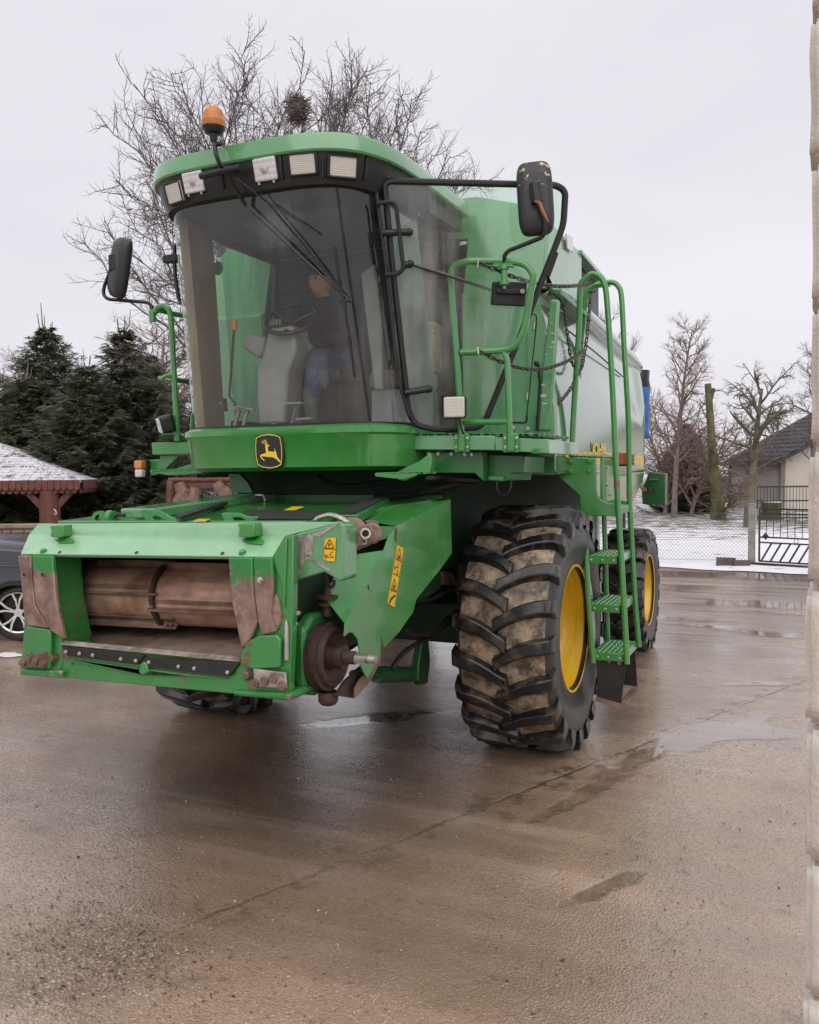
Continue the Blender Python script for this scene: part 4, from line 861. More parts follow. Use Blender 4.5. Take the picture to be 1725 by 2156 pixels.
chain([V(*z3(x, y), Y=yy) for x, y, yy in ((640, 1100, -1.05), (760, 1158, -.95), (880, 1195, -.75), (1000, 1195, -.5), (1120, 1155, -.1), (1205, 1095, .24))])
chain([V(*z7(x, y), Y=yy) for x, y, yy in ((432, 372, -.14), (530, 470, .0), (570, 700, .1), (620, 1030, .18), (700, 1110, .5), (740, 960, .7), (775, 700, .8), (800, 400, .81), (840, 365, .82))])
chain([V(*z7(x, y), Y=yy) for x, y, yy in ((285, 1560, -.2), (400, 1500, -.1), (500, 1420, 0), (620, 1270, .2), (690, 1110, .24))])
for p, q in ((z3(640, 605), z3(632, 655)), (z3(635, 1080), z3(640, 1120))): MB().tube(catmull([V(*p, Y=-1.06), V(*q, Y=-1.07)], 4), .005, 6).build('chain_hook', M['galv'], HV)
# ------------------------------------------------------------------ feeder house
YF0 = -2.68
fh = MB()
def sect(y, x, zb, zt): return [Vector((-x, y, zb)), Vector((x, y, zb)), Vector((x, y, zt)), Vector((-x, y, zt))]
# shell: two side walls, roof, belly (open at the front)
for sg in (-1, 1): fh.prism([(sg*.83, -2.62, .93), (sg*.83, -.55, 1.16), (sg*.83, -.55, 1.80), (sg*.83, -2.45, 1.72)], (-sg*.03, 0, 0))
fh.prism([(-.83, -2.6, .90), (.83, -2.6, .93), (.83, -.55, 1.16), (-.83, -.55, 1.13)], (0, 0, .03))
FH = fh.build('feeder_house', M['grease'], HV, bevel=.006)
b = MB(); b.prism([(-.80, -2.60, 1.02), (.80, -2.60, 1.07), (.80, -.6, 1.22), (-.80, -.6, 1.18)], (0, 0, .012)); b.build('feeder_floor', M['floor_steel'], FH)
b = MB(); b.prism([(-.82, -2.5, 1.62), (.82, -2.5, 1.66), (.82, -.6, 1.74), (-.82, -.6, 1.72)], (0, 0, .02)); b.build('feeder_ceiling', M['rust_dark'], FH)
b = MB(); b.bb((-.81, -1.25, 1.15), (.81, -1.2, 1.75)); b.build('feeder_inner_wall', M['rust_dark'], FH)
for sg in (-1, 1):
    b = MB(); b.prism([(sg*.798, -2.6, 1.03), (sg*.798, -1.2, 1.16), (sg*.798, -1.2, 1.72), (sg*.798, -2.5, 1.62)], (-sg*.008, 0, 0)); b.build('feeder_liner', M['rust_dark'], FH)
# top cover behind the frame: black mat, handles, sticker
tc_ = [V(100, 1100, Y=-2.40)+Vector((.08, 0, -.02)), V(720, 1098, Y=-2.40)+Vector((-.22, 0, -.03)), Vector((.86, -.62, 1.80)), Vector((-.86, -.62, 1.80))]
b = MB(); b.prism(tc_, (0, 0, .03)); cv = b.build('feeder_cover', M['green'], FH, bevel=.006)
def on_cover(pts, dz_=.004):
    n_ = (tc_[1]-tc_[0]).cross(tc_[3]-tc_[0]).normalized(); p0 = tc_[0]+Vector((0, 0, .03+dz_)); return [V(*p, P=(p0, n_)) for p in pts]
def cover_patch(name, pts, mat, dz_=.003, h=.004): return MB().prism(on_cover(pts, dz_), (0, 0, h)).build(name, mat, cv, smooth=0)
cover_patch('rubber_mat', [zl(*p) for p in ((1130, 600), (1700, 608), (1580, 668), (1010, 662))], M['rubber'])
cover_patch('warning_sticker', [zl(*p) for p in ((1450, 578), (1535, 578), (1465, 604), (1390, 604))], M['yellow_sticker'], .004)
cover_patch('warning_sticker', [zl(*p) for p in ((770, 668), (860, 668), (830, 682), (738, 682))], M['yellow_sticker'], .004)
cover_patch('rubber_strip', [zl(*p) for p in ((950, 555), (985, 560), (650, 672), (610, 660), (700, 630))], M['rubber'], .012, .02)
# left edge box of the cover (wet, speckled), black hose, twin hose and pin
e0 = on_cover([zl(555, 615), zl(870, 545)], .02)
b = MB(); b.bar(e0[0]+Vector((-.06, -.2, .0)), e0[1]+Vector((-.06, .8, .03)), .22, .06); b.build('cover_edge_box', M['green_pale'], cv, bevel=.012)
b = MB(); b.prism([V(*zl(x, y), Y=-2.33) for x, y in ((358, 600), (380, 594), (490, 602), (560, 640), (640, 682), (560, 682), (470, 640), (440, 655), (472, 685), (400, 685), (362, 625))], (0, .025, 0)); b.build('lift_hook', M['green_worn'], FH, bevel=.004)
b = MB(); b.prism([V(*zl(x, y), Y=-2.33) for x, y in ((937, 625), (960, 618), (1075, 622), (1120, 645), (1195, 645), (1198, 690), (1150, 690), (1070, 650), (1020, 655), (1030, 690), (965, 690), (945, 650))], (0, .025, 0)); b.build('lift_hook', M['green_worn'], FH, bevel=.004)
b = MB(); b.tube([V(*zl(190, 655), Y=-2.3), V(*zl(380, 668), Y=-2.25)], .028, 10); b.tube([V(*zl(130, 650), Y=-2.3), V(*zl(165, 650), Y=-2.3)], .04, 12); fp_ = b.build('hydraulic_cylinder', M['green'], FH)
MB().lathe([(-.02, .022), (-.02, .042), (.02, .042), (.02, .022)], V(*zl(68, 658), Y=-2.3), (.25, -1, 0), 16).build('cylinder_eye', M['green'], fp_)
MB().tube(catmull([V(*zl(x, y), Y=-2.34) for x, y in ((178, 690), (172, 650), (200, 630), (245, 640))], 5), .010, 6).build('hose', M['hose'], fp_)
# right-hand rib of the cover (black pad in a channel)
b = MB(); pA_, pB_ = V(*z5(520, 340), Y=-2.12), V(*z5(740, 232), Y=-1.15); b.bar(pA_, pB_, .12, .05); b.build('cover_channel', M['green_dark'], cv, bevel=.006)
b = MB(); b.bar(pA_+Vector((-.01, 0, .03)), pB_+Vector((-.01, 0, .03)), .10, .012); b.build('channel_pad', M['rubber'], cv)
# ---- mouth frame
def line(zf, L, R_, Y): return V(*zf(*L), Y=Y), V(*zf(*R_), Y=Y)
lip = line(z4, (110, 470), (1465, 485), YF0-.02); cre = line(z4, (155, 363), (1532, 371), -2.54); top = (V(*z4(205, 308), Y=-2.46), V(*z5(498, 356), Y=-2.56))
fr_ = []
for i in (0, 1): fr_.append([lip[i]+Vector((0, .02, -.018)), lip[i], cre[i], top[i], top[i]+Vector((0, .06, -.005)), top[i]+Vector((0, .07, -.10)), lip[i]+Vector((0, .16, .0))])
b = MB(); b.loft(fr_, closed=True, capends=True); mf = b.build('mouth_frame', M['green_bleached'], FH, bevel=.005, smooth=25)
n_top = (lip[1]-lip[0]).cross(cre[0]-lip[0]).normalized(); n_top = n_top if n_top.z > 0 else -n_top
P_top = (lip[0], n_top)
bolts(mf, [V(*z4(x, y), P=P_top) for x, y in ((235, 457), (1308, 465))], n_top, BOLT_G, s=1.2)
HOLE = MB().lathe([(0, .001), (.0012, .011)], (0, 0, 0), (0, 0, 1), 12).mesh('bolt_hole', M['emblem_black'])
for x, y in ((322, 462), (737, 464), (1200, 468)): inst('bolt_hole', HOLE, mf, T(V(*z4(x, y), P=P_top)+n_top*.002, frame(n_top)))
for (x0, x1, y0, y1) in ((262, 342, 318, 384), (1275, 1372, 308, 384)):      # small hook brackets welded on the sloped plate
    pts = [V(*z4(x, y), Y=-2.62) for x, y in ((x0, y0), (x1, y0-2), (x1-2, y1-6), (x1-30, y1), (x0+6, y1-4), (x0+12, y0+22))]
    b = MB(); b.prism(pts, (0, .07, 0)); b.build('hook_bracket', M['green'], mf, bevel=.008)
MB().prism([V(*z4(x, y), P=P_top)+n_top*.0015 for x, y in ((290, 388), (330, 396), (385, 388), (404, 402), (395, 415), (320, 415))], n_top*.0015).build('fresh_paint_patch', M['green'], mf, smooth=0)  # darker green patch below each hook bracket
MB().prism([V(*z4(x, y), P=P_top)+n_top*.0015 for x, y in ((1300, 390), (1340, 384), (1392, 380), (1424, 398), (1415, 422), (1335, 415))], n_top*.0015).build('fresh_paint_patch', M['green'], mf, smooth=0)
def post(name, pts, mat, Y=YF0, th=.2, par=None, bv=.006): return MB().prism([V(*z4(*p), Y=Y) for p in pts], (0, th, 0)).build(name, mat, par or FH, bevel=bv)
RP = post('mouth_post', [(1362, 489), (1465, 487), (1530, 377), (1583, 368), (1577, 800), (1560, 1240), (1255, 1212), (1268, 1095), (1290, 1050), (1300, 990), (1385, 840)], M['green_worn'], YF0, .05)
LP = post('mouth_post', [(95, 480), (275, 480), (292, 720), (335, 930), (330, 965), (345, 1010), (330, 1100), (108, 1098), (122, 950), (130, 830), (112, 610)], M['green_worn'], YF0, .22)
# sloping rib between post front and its outer flange
b = MB(); b.prism([V(*z4(x, y), Y=YF0-.012) for x, y in ((1470, 500), (1530, 392), (1545, 392), (1535, 760), (1520, 740), (1520, 640))], (0, .02, 0)); b.build('post_rib', M['green_worn'], RP, bevel=.004)
# rubbed guide plates
post('guide_plate', [(1230, 490), (1358, 489), (1365, 700), (1385, 838), (1352, 925), (1300, 985), (1246, 720)], M['guide'], YF0-.035, .03, RP, .008)
post('guide_plate', [(1364, 489), (1466, 489), (1474, 640), (1468, 700), (1460, 800), (1486, 890), (1410, 912), (1390, 842), (1370, 700)], M['guide'], YF0-.028, .026, RP, .008)
dn = V(*z4(1490, 785), Y=YF0-.004); b = MB(); b.sphere(dn, .055, 16, 10, sc=(.55, .3, 1.6)); b.build('dented_bulge', M['rust'], RP)
post('guide_plate', [(94, 480), (165, 480), (170, 600), (186, 745), (262, 872), (240, 872), (147, 858), (128, 800), (111, 610)], M['guide2'], YF0-.028, .026, LP, .008)
post('guide_plate', [(171, 480), (281, 480), (300, 720), (346, 932), (272, 888), (190, 740), (176, 600)], M['guide'], YF0-.035, .03, LP, .008)
post('corner_block', [(142, 862), (262, 878), (272, 900), (268, 1086), (118, 1084), (122, 980)], M['green_worn'], YF0-.03, .028, LP)
post('corner_block', [(1322, 945), (1400, 912), (1490, 908), (1512, 935), (1510, 1080), (1500, 1085), (1362, 1092), (1292, 1062)], M['green_worn'], YF0-.03, .028, RP)
bl_ = post('wear_shoe', [(104, 1094), (332, 1102), (328, 1142), (106, 1122)], M['sill'], YF0-.03, .25, LP, .008)
br_ = post('wear_shoe', [(1252, 1208), (1566, 1222), (1572, 1240), (1568, 1266), (1258, 1236)], M['sill'], YF0-.03, .25, RP, .012)
sc_ = post('scraped_plate', [(1365, 1090), (1540, 1112), (1544, 1196), (1370, 1186)], M['bare_scrape'], YF0-.036, .012, RP, .003)
sc2 = post('scraped_plate', [(118, 1040), (180, 1010), (250, 1000), (250, 1084), (118, 1080)], M['rust'], YF0-.036, .012, LP, .003)
RING = MB().lathe([(0, .024), (.012, .022), (.012, .013), (.002, .012)], (0, 0, 0), (0, 0, 1), 16).mesh('bolt_ring', M['rust'])
for pr, lst in ((RP, ((1375, 1168), (1427, 1157), (1475, 1140), (1522, 1178))), (LP, ((158, 1027), (194, 1045), (125, 1055), (233, 1062)))):
    for x, y in lst: inst('bolt_ring', RING, pr, T(V(*z4(x, y), Y=YF0-.037), frame((0, -1, 0)))); inst('bolt', BOLT_R, pr, T(V(*z4(x, y), Y=YF0-.034), frame((0, -1, 0))) @ Matrix.Scale(.75, 4))
bolts(RP, [V(*z4(1337, 1122), Y=YF0-.004)], (0, -1, 0), BOLT_R, s=1.4); bolts(LP, [V(*z4(290, 1030), Y=YF0-.004)], (0, -1, 0), BOLT_R, s=1.4); bolts(RP, [V(*z4(1405, 612), Y=YF0-.03)], (0, -1, 0), s=1.2)
for x, y in ((130, 582), (228, 582)): inst('bolt_hole', HOLE, LP, T(V(*z4(x, y), Y=YF0-.037), frame((0, -1, 0))))
# sill with rubber lip
SL = post('mouth_sill', [(335, 980), (1288, 1066), (1262, 1226), (332, 1138)], M['green_worn'], YF0+.005, .12)
post('sill_stiffener', [(350, 1032), (740, 1085), (770, 1118), (800, 1090), (1235, 1142), (1010, 1132), (770, 1124), (560, 1085), (430, 1060)], M['green_worn'], YF0-.008, .014, SL, .003)
post('sill_boss', [(752, 1072), (770, 1050), (792, 1065), (800, 1110), (770, 1126), (745, 1112)], M['green'], YF0-.02, .02, SL, .008)
l1 = post('rubber_lip', [(330, 966), (778, 1018), (738, 1068), (362, 1020)], M['rubber'], YF0-.02, .022, SL, .003); l2 = post('rubber_lip', [(772, 1030), (1288, 1060), (1236, 1132), (802, 1082)], M['rubber'], YF0-.02, .022, SL, .003)
bolts(SL, [V(*z4(x, y), Y=YF0-.022) for x, y in ((357, 998), (430, 1007), (502, 1016), (653, 1036), (733, 1046), (803, 1054), (963, 1077), (1048, 1087), (1227, 1109))], (0, -1, 0), s=.75)
for x, y in ((573, 1024), (877, 1065), (1130, 1097), (392, 1062)): inst('bolt_hole', HOLE, SL, T(V(*z4(x, y), Y=YF0-.0225), frame((0, -1, 0))) @ Matrix.Scale(.7, 4))
lipA, lipB = V(*z4(330, 960), Y=YF0-.015), V(*z4(1288, 1052), Y=YF0-.015)
b = MB(); b.prism([lipA, lipB, lipB+Vector((0, .03, .012)), lipA+Vector((0, .03, .012))], (0, 0, .006)); b.build('polished_floor_edge', M['bare_scrape'], SL)
# ---- drum with slats
AX0, AX1, DR, DY, DZ = -.78, .78, .172, -2.22, 1.318
def dp(x, ang, r): return Vector((x, DY-math.cos(ang)*r, DZ+.02*x+math.sin(ang)*r))      # ang 0 = front, 90 = top
def drum_half(x0, x1, r, dent):
    b = MB(); rr = []
    for i in range(25):
        x = x0+(x1-x0)*i/24; ringp = []
        for k in range(48):
            a = 2*math.pi*k/48; rk = r
            if dent: rk -= .016*math.exp(-((x-(x0+.32*(x1-x0)))/.16)**2-((a-.95)/.32)**2)+.008*math.exp(-((x-(x0+.75*(x1-x0)))/.1)**2-((a-.6)/.3)**2)
            ringp.append(dp(x, a, rk))
        rr.append(ringp)
    b.loft(rr, closed=True); return b.build('conveyor_drum', M['drum'], FH, smooth=60)
dA_ = drum_half(AX0, -.17, DR*.95, False); dB_ = drum_half(-.15, AX1, DR, True)
def drum_ring(x, r, par):
    b = MB(); b.lathe([(-.012, r-.03), (-.012, r+.022), (.012, r+.022), (.012, r-.03)], dp(x, 0, 0), (1, 0, .02), 48); o = b.build('drum_flange', M['rust_dark'], par)
    for k in range(16): inst('bolt', BOLT_R, o, T(dp(x-.012, 2*math.pi*k/16, r+.008), frame((-1, 0, 0))) @ Matrix.Scale(.7, 4))
drum_ring(AX0+.06, DR, dA_); drum_ring(-.16, DR+.004, dB_)
def slat(x0, x1, ang, r, par, tooth=False):
    b = MB(); c0, c1 = dp(x0, ang, r+.012), dp(x1, ang, r+.012); up = Vector((0, -math.cos(ang), math.sin(ang))); tn = Vector((0, math.sin(ang), math.cos(ang)))
    b.bar(c0, c1, .012, .05, up); b.bar(c0+tn*.025-up*.018, c1+tn*.025-up*.018, .05, .008, up); o = b.build('slat', M['rust'], par, bevel=.002)
    for x in (x0+.03, x1-.03, x1-.06): inst('bolt', BOLT_R, o, T(dp(x, ang, r+.014)+tn*.02, frame(up)) @ Matrix.Scale(.7, 4))
for a in (.16, 1.55, 2.9, 4.35): slat(AX0-.02, -.13, a, DR*.95, dA_)
for a in (-.30, 1.25, 2.6, 4.1): slat(-.19, AX1, a, DR, dB_)
slat(-.72, -.05, -.95, DR*1.02, dA_)
# bars of the chain above/behind the drum
for (x0, x1, y, z) in ((-.75, .0, -2.05, 1.545), (-.05, .75, -2.08, 1.535)):
    b = MB(); b.bar((x0, y, z), (x1, y, z+.02), .03, .06); b.build('chain_slat', M['rust'], FH, bevel=.004)
for x in (-.76, -.16, .5):
    b = MB(); b.tube([(x, -2.22, 1.51), (x, -1.6, 1.58), (x, -1.25, 1.62)], .018, 6); b.tube([(x, -2.2, 1.13), (x, -1.6, 1.2), (x, -1.25, 1.24)], .018, 6); b.build('roller_chain', M['rust_dark'], FH)
# ---- right-hand arm plate with scraped paint + multi-coupler
ap = [V(*z5(*p), Y=-2.60) for p in ((172, 442), (478, 360), (500, 378), (498, 720), (480, 746), (372, 682), (174, 746))]
b = MB(); b.prism(ap, (0, .14, 0)); AP = b.build('coupler_bracket', M['green_pale'], FH, bevel=.008)
def scr(pts): MB().prism([V(*zh(*p), Y=-2.603) for p in pts], (0, .004, 0)).build('scraped_patch', M['bare_scrape'], AP, smooth=0)
scr(((15, 680), (190, 690), (170, 900), (190, 1000), (160, 1150), (90, 1330), (15, 1400)))
scr(((185, 700), (240, 660), (330, 690), (320, 860), (300, 1000), (240, 990), (190, 1000), (180, 850)))
scr(((300, 660), (480, 600), (740, 470), (700, 520), (560, 610), (420, 700), (330, 690))); scr(((190, 1020), (260, 1040), (420, 1120), (600, 1240), (560, 1250), (400, 1160), (240, 1060), (190, 1090)))
def sticker(zf, pts, Yp, marks, par, X=None):
    kw = dict(X=X) if X is not None else dict(Y=Yp); off = Vector((.002, 0, 0)) if X is not None else Vector((0, -.002, 0))
    s_ = MB().prism([V(*zf(*p), **kw) for p in pts], off).build('warning_sticker', M['yellow_sticker'], par, smooth=0)
    for mt, poly in marks:
        for q in poly:
            if mt == 'line':
                for a, c in zip(q, q[1:]): MB().bar(V(*zf(*a), **kw)+off*1.6, V(*zf(*c), **kw)+off*1.6, .0042, .001, off).build('print_line', M['ink_brown'], s_, smooth=0)
            else: MB().prism([V(*zf(*p), **kw)+off*1.4 for p in q], off*.3).build('pictogram', M[mt], s_, smooth=0)
    return s_
M['ink_brown'] = simple('brown_print', (.16, .035, .01), .45)
sticker(zh, ((515, 745), (560, 720), (694, 716), (676, 1098), (560, 1096), (492, 1060), (500, 1000)), -2.605,
        [('line', [((592, 742), (515, 882), (664, 882), (592, 742)), ((505, 895), (683, 905))]), ('ink_brown', [((570, 815), (590, 800), (605, 830), (620, 825), (600, 850), (575, 862), (572, 840))]),
         ('ink_red', [((505, 980), (540, 1000), (570, 985), (560, 1040), (530, 1055), (505, 1030))]), ('ink', [((575, 1030), (645, 1035), (580, 985), (600, 985), (662, 1040), (575, 1042))]), ('line', [((655, 940), (620, 955), (605, 975))])], AP)
mcY = -2.42
b = MB(); b.prism([V(*zh(x, y), Y=mcY) for x, y in ((1080, 520), (1230, 505), (1295, 600), (1262, 800), (1085, 892), (1040, 800))], (0, .05, 0)); b.prism([V(*zh(x, y), Y=mcY+.02) for x, y in ((830, 560), (960, 500), (1080, 560), (1070, 860), (840, 990))], (0, .07, 0)); mcp = b.build('multi_coupler', M['rust_cast'] if 'rust_cast' in M else M['rust'], FH, bevel=.006)
b = MB(); b.lathe([(0, .085), (.012, .085), (.014, .078)], V(*zh(955, 660), Y=mcY+.012), (.15, -1, .1), 28, cap=True); b.lathe([(0, .055), (.028, .055), (.03, .048)], V(*zh(965, 730), Y=mcY-.005), (.15, -1, .1), 24, cap=True); b.lathe([(0, .018), (.03, .018)], V(*zh(968, 730), Y=mcY-.035), (.15, -1, .1), 10, cap=True); b.build('coupler_disc', M['rust'], mcp)
b = MB(); b.lathe([(0, .026), (.05, .026), (.05, .018), (.03, .017)], V(*zh(1165, 640), Y=mcY), (.55, -1, 0), 18); b.build('coupler_nipple', M['bird'], mcp)
for (x, y) in ((1090, 800), (1160, 775)): MB().lathe([(0, .016), (.012, .016), (.012, .008), (.002, .008)], V(*zh(x, y), Y=mcY), (.15, -1, 0), 12).build('coupler_port', M['steel'], mcp)
b = MB(); b.lathe([(0, .05), (.02, .055), (.03, .045)], V(*zh(1290, 640), Y=mcY+.04), (.15, -1, 0), 20, cap=True); b.prism([V(*zh(x, y), Y=mcY+.05) for x, y in ((1140, 450), (1230, 428), (1340, 455), (1372, 490), (1330, 530), (1230, 510))], (0, .02, 0)); b.build('coupler_lever_cam', M['rust'], mcp, bevel=.003)
b = MB(); b.tube(catmull([V(*zh(x, y), Y=mcY+.01) for x, y in ((370, 432), (400, 408), (470, 380), (580, 352), (690, 372), (800, 420), (960, 500))], 5), .014, 8); b.build('coupler_handle', M['galv'], mcp)
b = MB(); b.tube(catmull([V(*zh(x, y), Y=-2.5) for x, y in ((815, 1030), (850, 1150), (865, 1260), (840, 1340), (800, 1370))], 6), .007, 6); b.build('blue_cable', M['blue_cable'], FH)
b = MB(); b.tube(catmull([V(*zh(x, y), Y=-2.5) for x, y in ((490, 1290), (530, 1420), (600, 1520), (650, 1480), (660, 1400))], 6), .010, 6); b.build('hose_stub', M['hose'], FH)
# ---- left-hand drive shield (folded sheet)
XO, XI = 1.08, .86
def s5(pts, X): return [V(*z5(*p), X=X) for p in pts]
outer = s5(((1190, 210), (1200, 560), (1120, 670), (970, 860), (945, 950), (900, 1010), (860, 1070), (762, 1172), (742, 1100), (735, 1230), (700, 1290), (655, 1372), (628, 1330), (610, 1290), (600, 1180), (592, 1120), (560, 1078), (538, 1072), (505, 1100), (510, 1020), (760, 545), (800, 430), (845, 382)), XO)
b = MB(); b.prism(outer, (-.008, 0, 0)); SH = b.build('drive_shield', M['green_worn2'] if 'green_worn2' in M else M['green'], FH, bevel=.002)
b = MB(); A1, A2 = s5(((510, 1020), (762, 545)), XO-.001); I1, I2 = V(*z5(372, 842), X=.93), V(*z5(505, 582), X=.90); b.prism([A1, A2, I2, I1], (0, .006, .004)); b.build('shield_facet', M['green'], SH)
b = MB(); T1, T2 = s5(((1188, 212), (845, 382)), XO-.001); J1, J2 = V(*z5(620, 335), X=.86), V(*z5(800, 268), X=.84); b.prism([T1, T2, J1, J2], (0, 0, -.006)); b.build('shield_top', M['green'], SH)
b = MB(); b.prism(zpoly(z5, ((640, 380), (828, 388), (815, 410), (770, 465), (690, 488), (660, 450)), Y=-2.2), (0, .008, 0)); b.build('shield_lip', M['green_pale'], SH)
MB().tube([V(*z5(845, 395), X=XO+.006), V(*z5(842, 480), X=XO+.006)], .006, 6).build('shield_hinge', M['rust'], SH)
for q in (((655, 770), (668, 800)), ((664, 765), (660, 790))): MB().bar(V(*z5(*q[0]), X=XO+.002), V(*z5(*q[1]), X=XO+.002), .004, .001, (1, 0, 0)).build('pen_mark', M['ink'], SH, smooth=0)
sticker(z5, ((845, 506), (884, 528), (826, 910), (781, 884)), 0, [('line', [((858, 528), (832, 590), (868, 605), (858, 528)), ((835, 600), (872, 618)), ((818, 690), (855, 710)), ((825, 728), (800, 790), (838, 806), (825, 728)), ((800, 800), (842, 812)), ((852, 625), (840, 650), (855, 655)), ((848, 670), (838, 700), (850, 690))]),
        ('ink_brown', [((850, 570), (862, 575), (858, 595), (845, 592)), ((815, 765), (828, 768), (825, 795), (812, 790))]), ('ink_red', [((824, 640), (838, 645), (832, 665), (822, 658))]), ('ink', [((788, 880), (800, 850), (828, 825), (830, 840), (806, 862), (795, 886))])], SH, X=XO+.001)
# ---- gearbox, pulley, splined shaft
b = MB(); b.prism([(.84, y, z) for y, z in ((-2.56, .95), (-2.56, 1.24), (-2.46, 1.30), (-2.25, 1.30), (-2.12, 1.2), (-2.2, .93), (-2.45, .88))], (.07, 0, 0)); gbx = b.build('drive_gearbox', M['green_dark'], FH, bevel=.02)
PY, PZ = -2.42, 1.085
b = MB(); b.lathe([(0, .135), (.0, .168), (.018, .172), (.022, .158), (.05, .158), (.054, .172), (.062, .172), (.066, .150), (.09, .148), (.094, .135), (.07, .12), (.055, .07), (.075, .06), (.12, .055), (.125, .035), (.125, .001)], (.92, PY, PZ), (1, 0, .02), 48); pu = b.build('drive_pulley', M['rust_dark'], FH, smooth=40)
b = MB(); b.lathe([(.06, .06), (.11, .06), (.11, .035), (.17, .033), (.172, .026)], (.95, PY, PZ), (1, 0, .02), 20); b.build('shaft_hub', M['rust_dark'], pu)
b = MB(); b.lathe([(.15, .024), (.235, .023), (.235, .017), (.245, .017), (.245, .022), (.285, .021), (.287, .001)], (.95, PY, PZ), (1, 0, .02), 16); b.build('splined_shaft', M['steel'], pu)
b = MB()
for k in range(16):
    a = 2*math.pi*k/16; b.bar((1.11, PY+math.cos(a)*.0235, PZ+math.sin(a)*.0235), (1.185, PY+math.cos(a)*.0235, PZ+math.sin(a)*.0235), .004, .004)
b.build('spline_teeth', M['steel'], pu)
b = MB(); b.lathe([(0, .03), (.05, .028), (.055, .055), (.07, .055), (.075, .03), (.085, .03), (.09, .06), (.105, .06), (.11, .025), (.13, .02), (.15, .012)], (.93, -2.36, 1.28), (0, 0, 1), 18, cap=True); b.build('grease_spring', M['rust_dark'], gbx)
b = MB(); b.lathe([(0, .05), (.05, .052), (.07, .035), (.075, .001)], (.95, -2.40, .90), (0, 0, -1), 16); b.build('gearbox_sump', M['rust_dark'], gbx, bevel=.01)
for (x, y) in ((210, 945), (195, 1015)): MB().lathe([(0, .012), (.02, .012), (.025, .008)], V(*z5(x, y), Y=-2.62), (.2, -1, 0), 8, cap=True).build('fitting', M['steel'], gbx)
b = MB(); b.prism([V(*zc(x, y), X=1.02) for x, y in ((720, 1000), (870, 860), (940, 900), (820, 1155), (640, 1130))], (-.012, 0, 0)); b.build('deflector_plate', M['rust_dark'], FH)
b = MB(); b.prism([V(*zc(x, y), X=1.05) for x, y in ((940, 900), (1050, 770), (1060, 800), (960, 1000), (820, 1155), (815, 1060), (860, 980))], (-.006, 0, 0)); b.build('shield_tongue', M['rust'], FH)
MB().lathe([(0, .012), (.16, .012), (.19, .004)], V(*z5(130, 1250), Y=YF0-.01), (0, .02, 1), 10, cap=True).build('locating_pin', M['steel'], RP)
# lift cylinders under the feeder house
for sg in (1, -1):
    A_, B_ = Vector((sg*.62, -2.05, .80)), Vector((sg*.62, -.45, .80))
    if sg > 0: A_, B_ = V(*z5(560, 1345), X=.62), V(*z5(1000, 1342), X=.62)
    b = MB(); b.tube([A_, A_.lerp(B_, .35)], .03, 12); b.tube([A_.lerp(B_, .3), B_], .055, 14); lc_ = b.build('lift_cylinder', M['grease_green'], HV)
b = MB(); b.prism([V(*z5(x, y), X=.70) for x, y in ((1010, 1130), (1050, 1120), (1062, 1250), (1045, 1400), (1005, 1412), (985, 1380), (985, 1290))], (-.06, 0, 0)); b.build('cylinder_bracket', M['grease_green'], HV, bevel=.01)
b = MB(); b.prism([V(*z5(x, y), X=.80) for x, y in ((1135, 665), (1210, 690), (1245, 770), (1150, 765))], (-.08, 0, 0)); b.build('axle_mount', M['rust'], HV, bevel=.01)
b = MB(); b.tube(catmull([V(*z5(x, y), X=.9) for x, y in ((880, 1060), (960, 1090), (1080, 1070), (1170, 1010), (1230, 930))], 6), .018, 8); b.tube(catmull([V(*z5(x, y), X=.86) for x, y in ((810, 1310), (870, 1220), (960, 1150), (1080, 1080), (1180, 970))], 6), .016, 8); b.tube(catmull([V(*z5(x, y), X=.9) for x, y in ((960, 870), (1060, 860), (1150, 820), (1240, 790))], 6), .014, 8); b.build('hydraulic_hoses', M['hose'], HV)
# wall under the cab front, support struts and hoses
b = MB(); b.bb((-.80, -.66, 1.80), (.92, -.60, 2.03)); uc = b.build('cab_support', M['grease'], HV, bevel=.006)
b = MB(); b.prism([V(*z2(x, y), Y=-.9) for x, y in ((400, 1290), (470, 1295), (520, 1350), (545, 1411), (420, 1411)) ], (0, .04, 0)); b.build('support_bracket', M['green_dark'], uc, bevel=.006)
b = MB(); b.tube(catmull([V(*z5(x, y), Y=-.95) for x, y in ((330, 60), (420, 110), (560, 128), (700, 110), (860, 80))], 6), .018, 8); b.tube(catmull([V(*z5(x, y), Y=-.8) for x, y in ((700, 200), (900, 185), (1100, 150), (1250, 110))], 6), .022, 8); b.build('hydraulic_hose', M['hose'], uc)
b = MB(); b.bb((-.78, -.70, 1.825), (.90, -.66, 1.85)); b.build('support_ledge', M['green_dark'], uc)
b = MB(); b.tube(fillet([V(*zl(x, y), Y=-1.0) for x, y in ((1163, 535), (1165, 492), (1248, 492), (1250, 535))], .02, 3), .009, 6); b.build('cover_grab', M['galv'], FH)
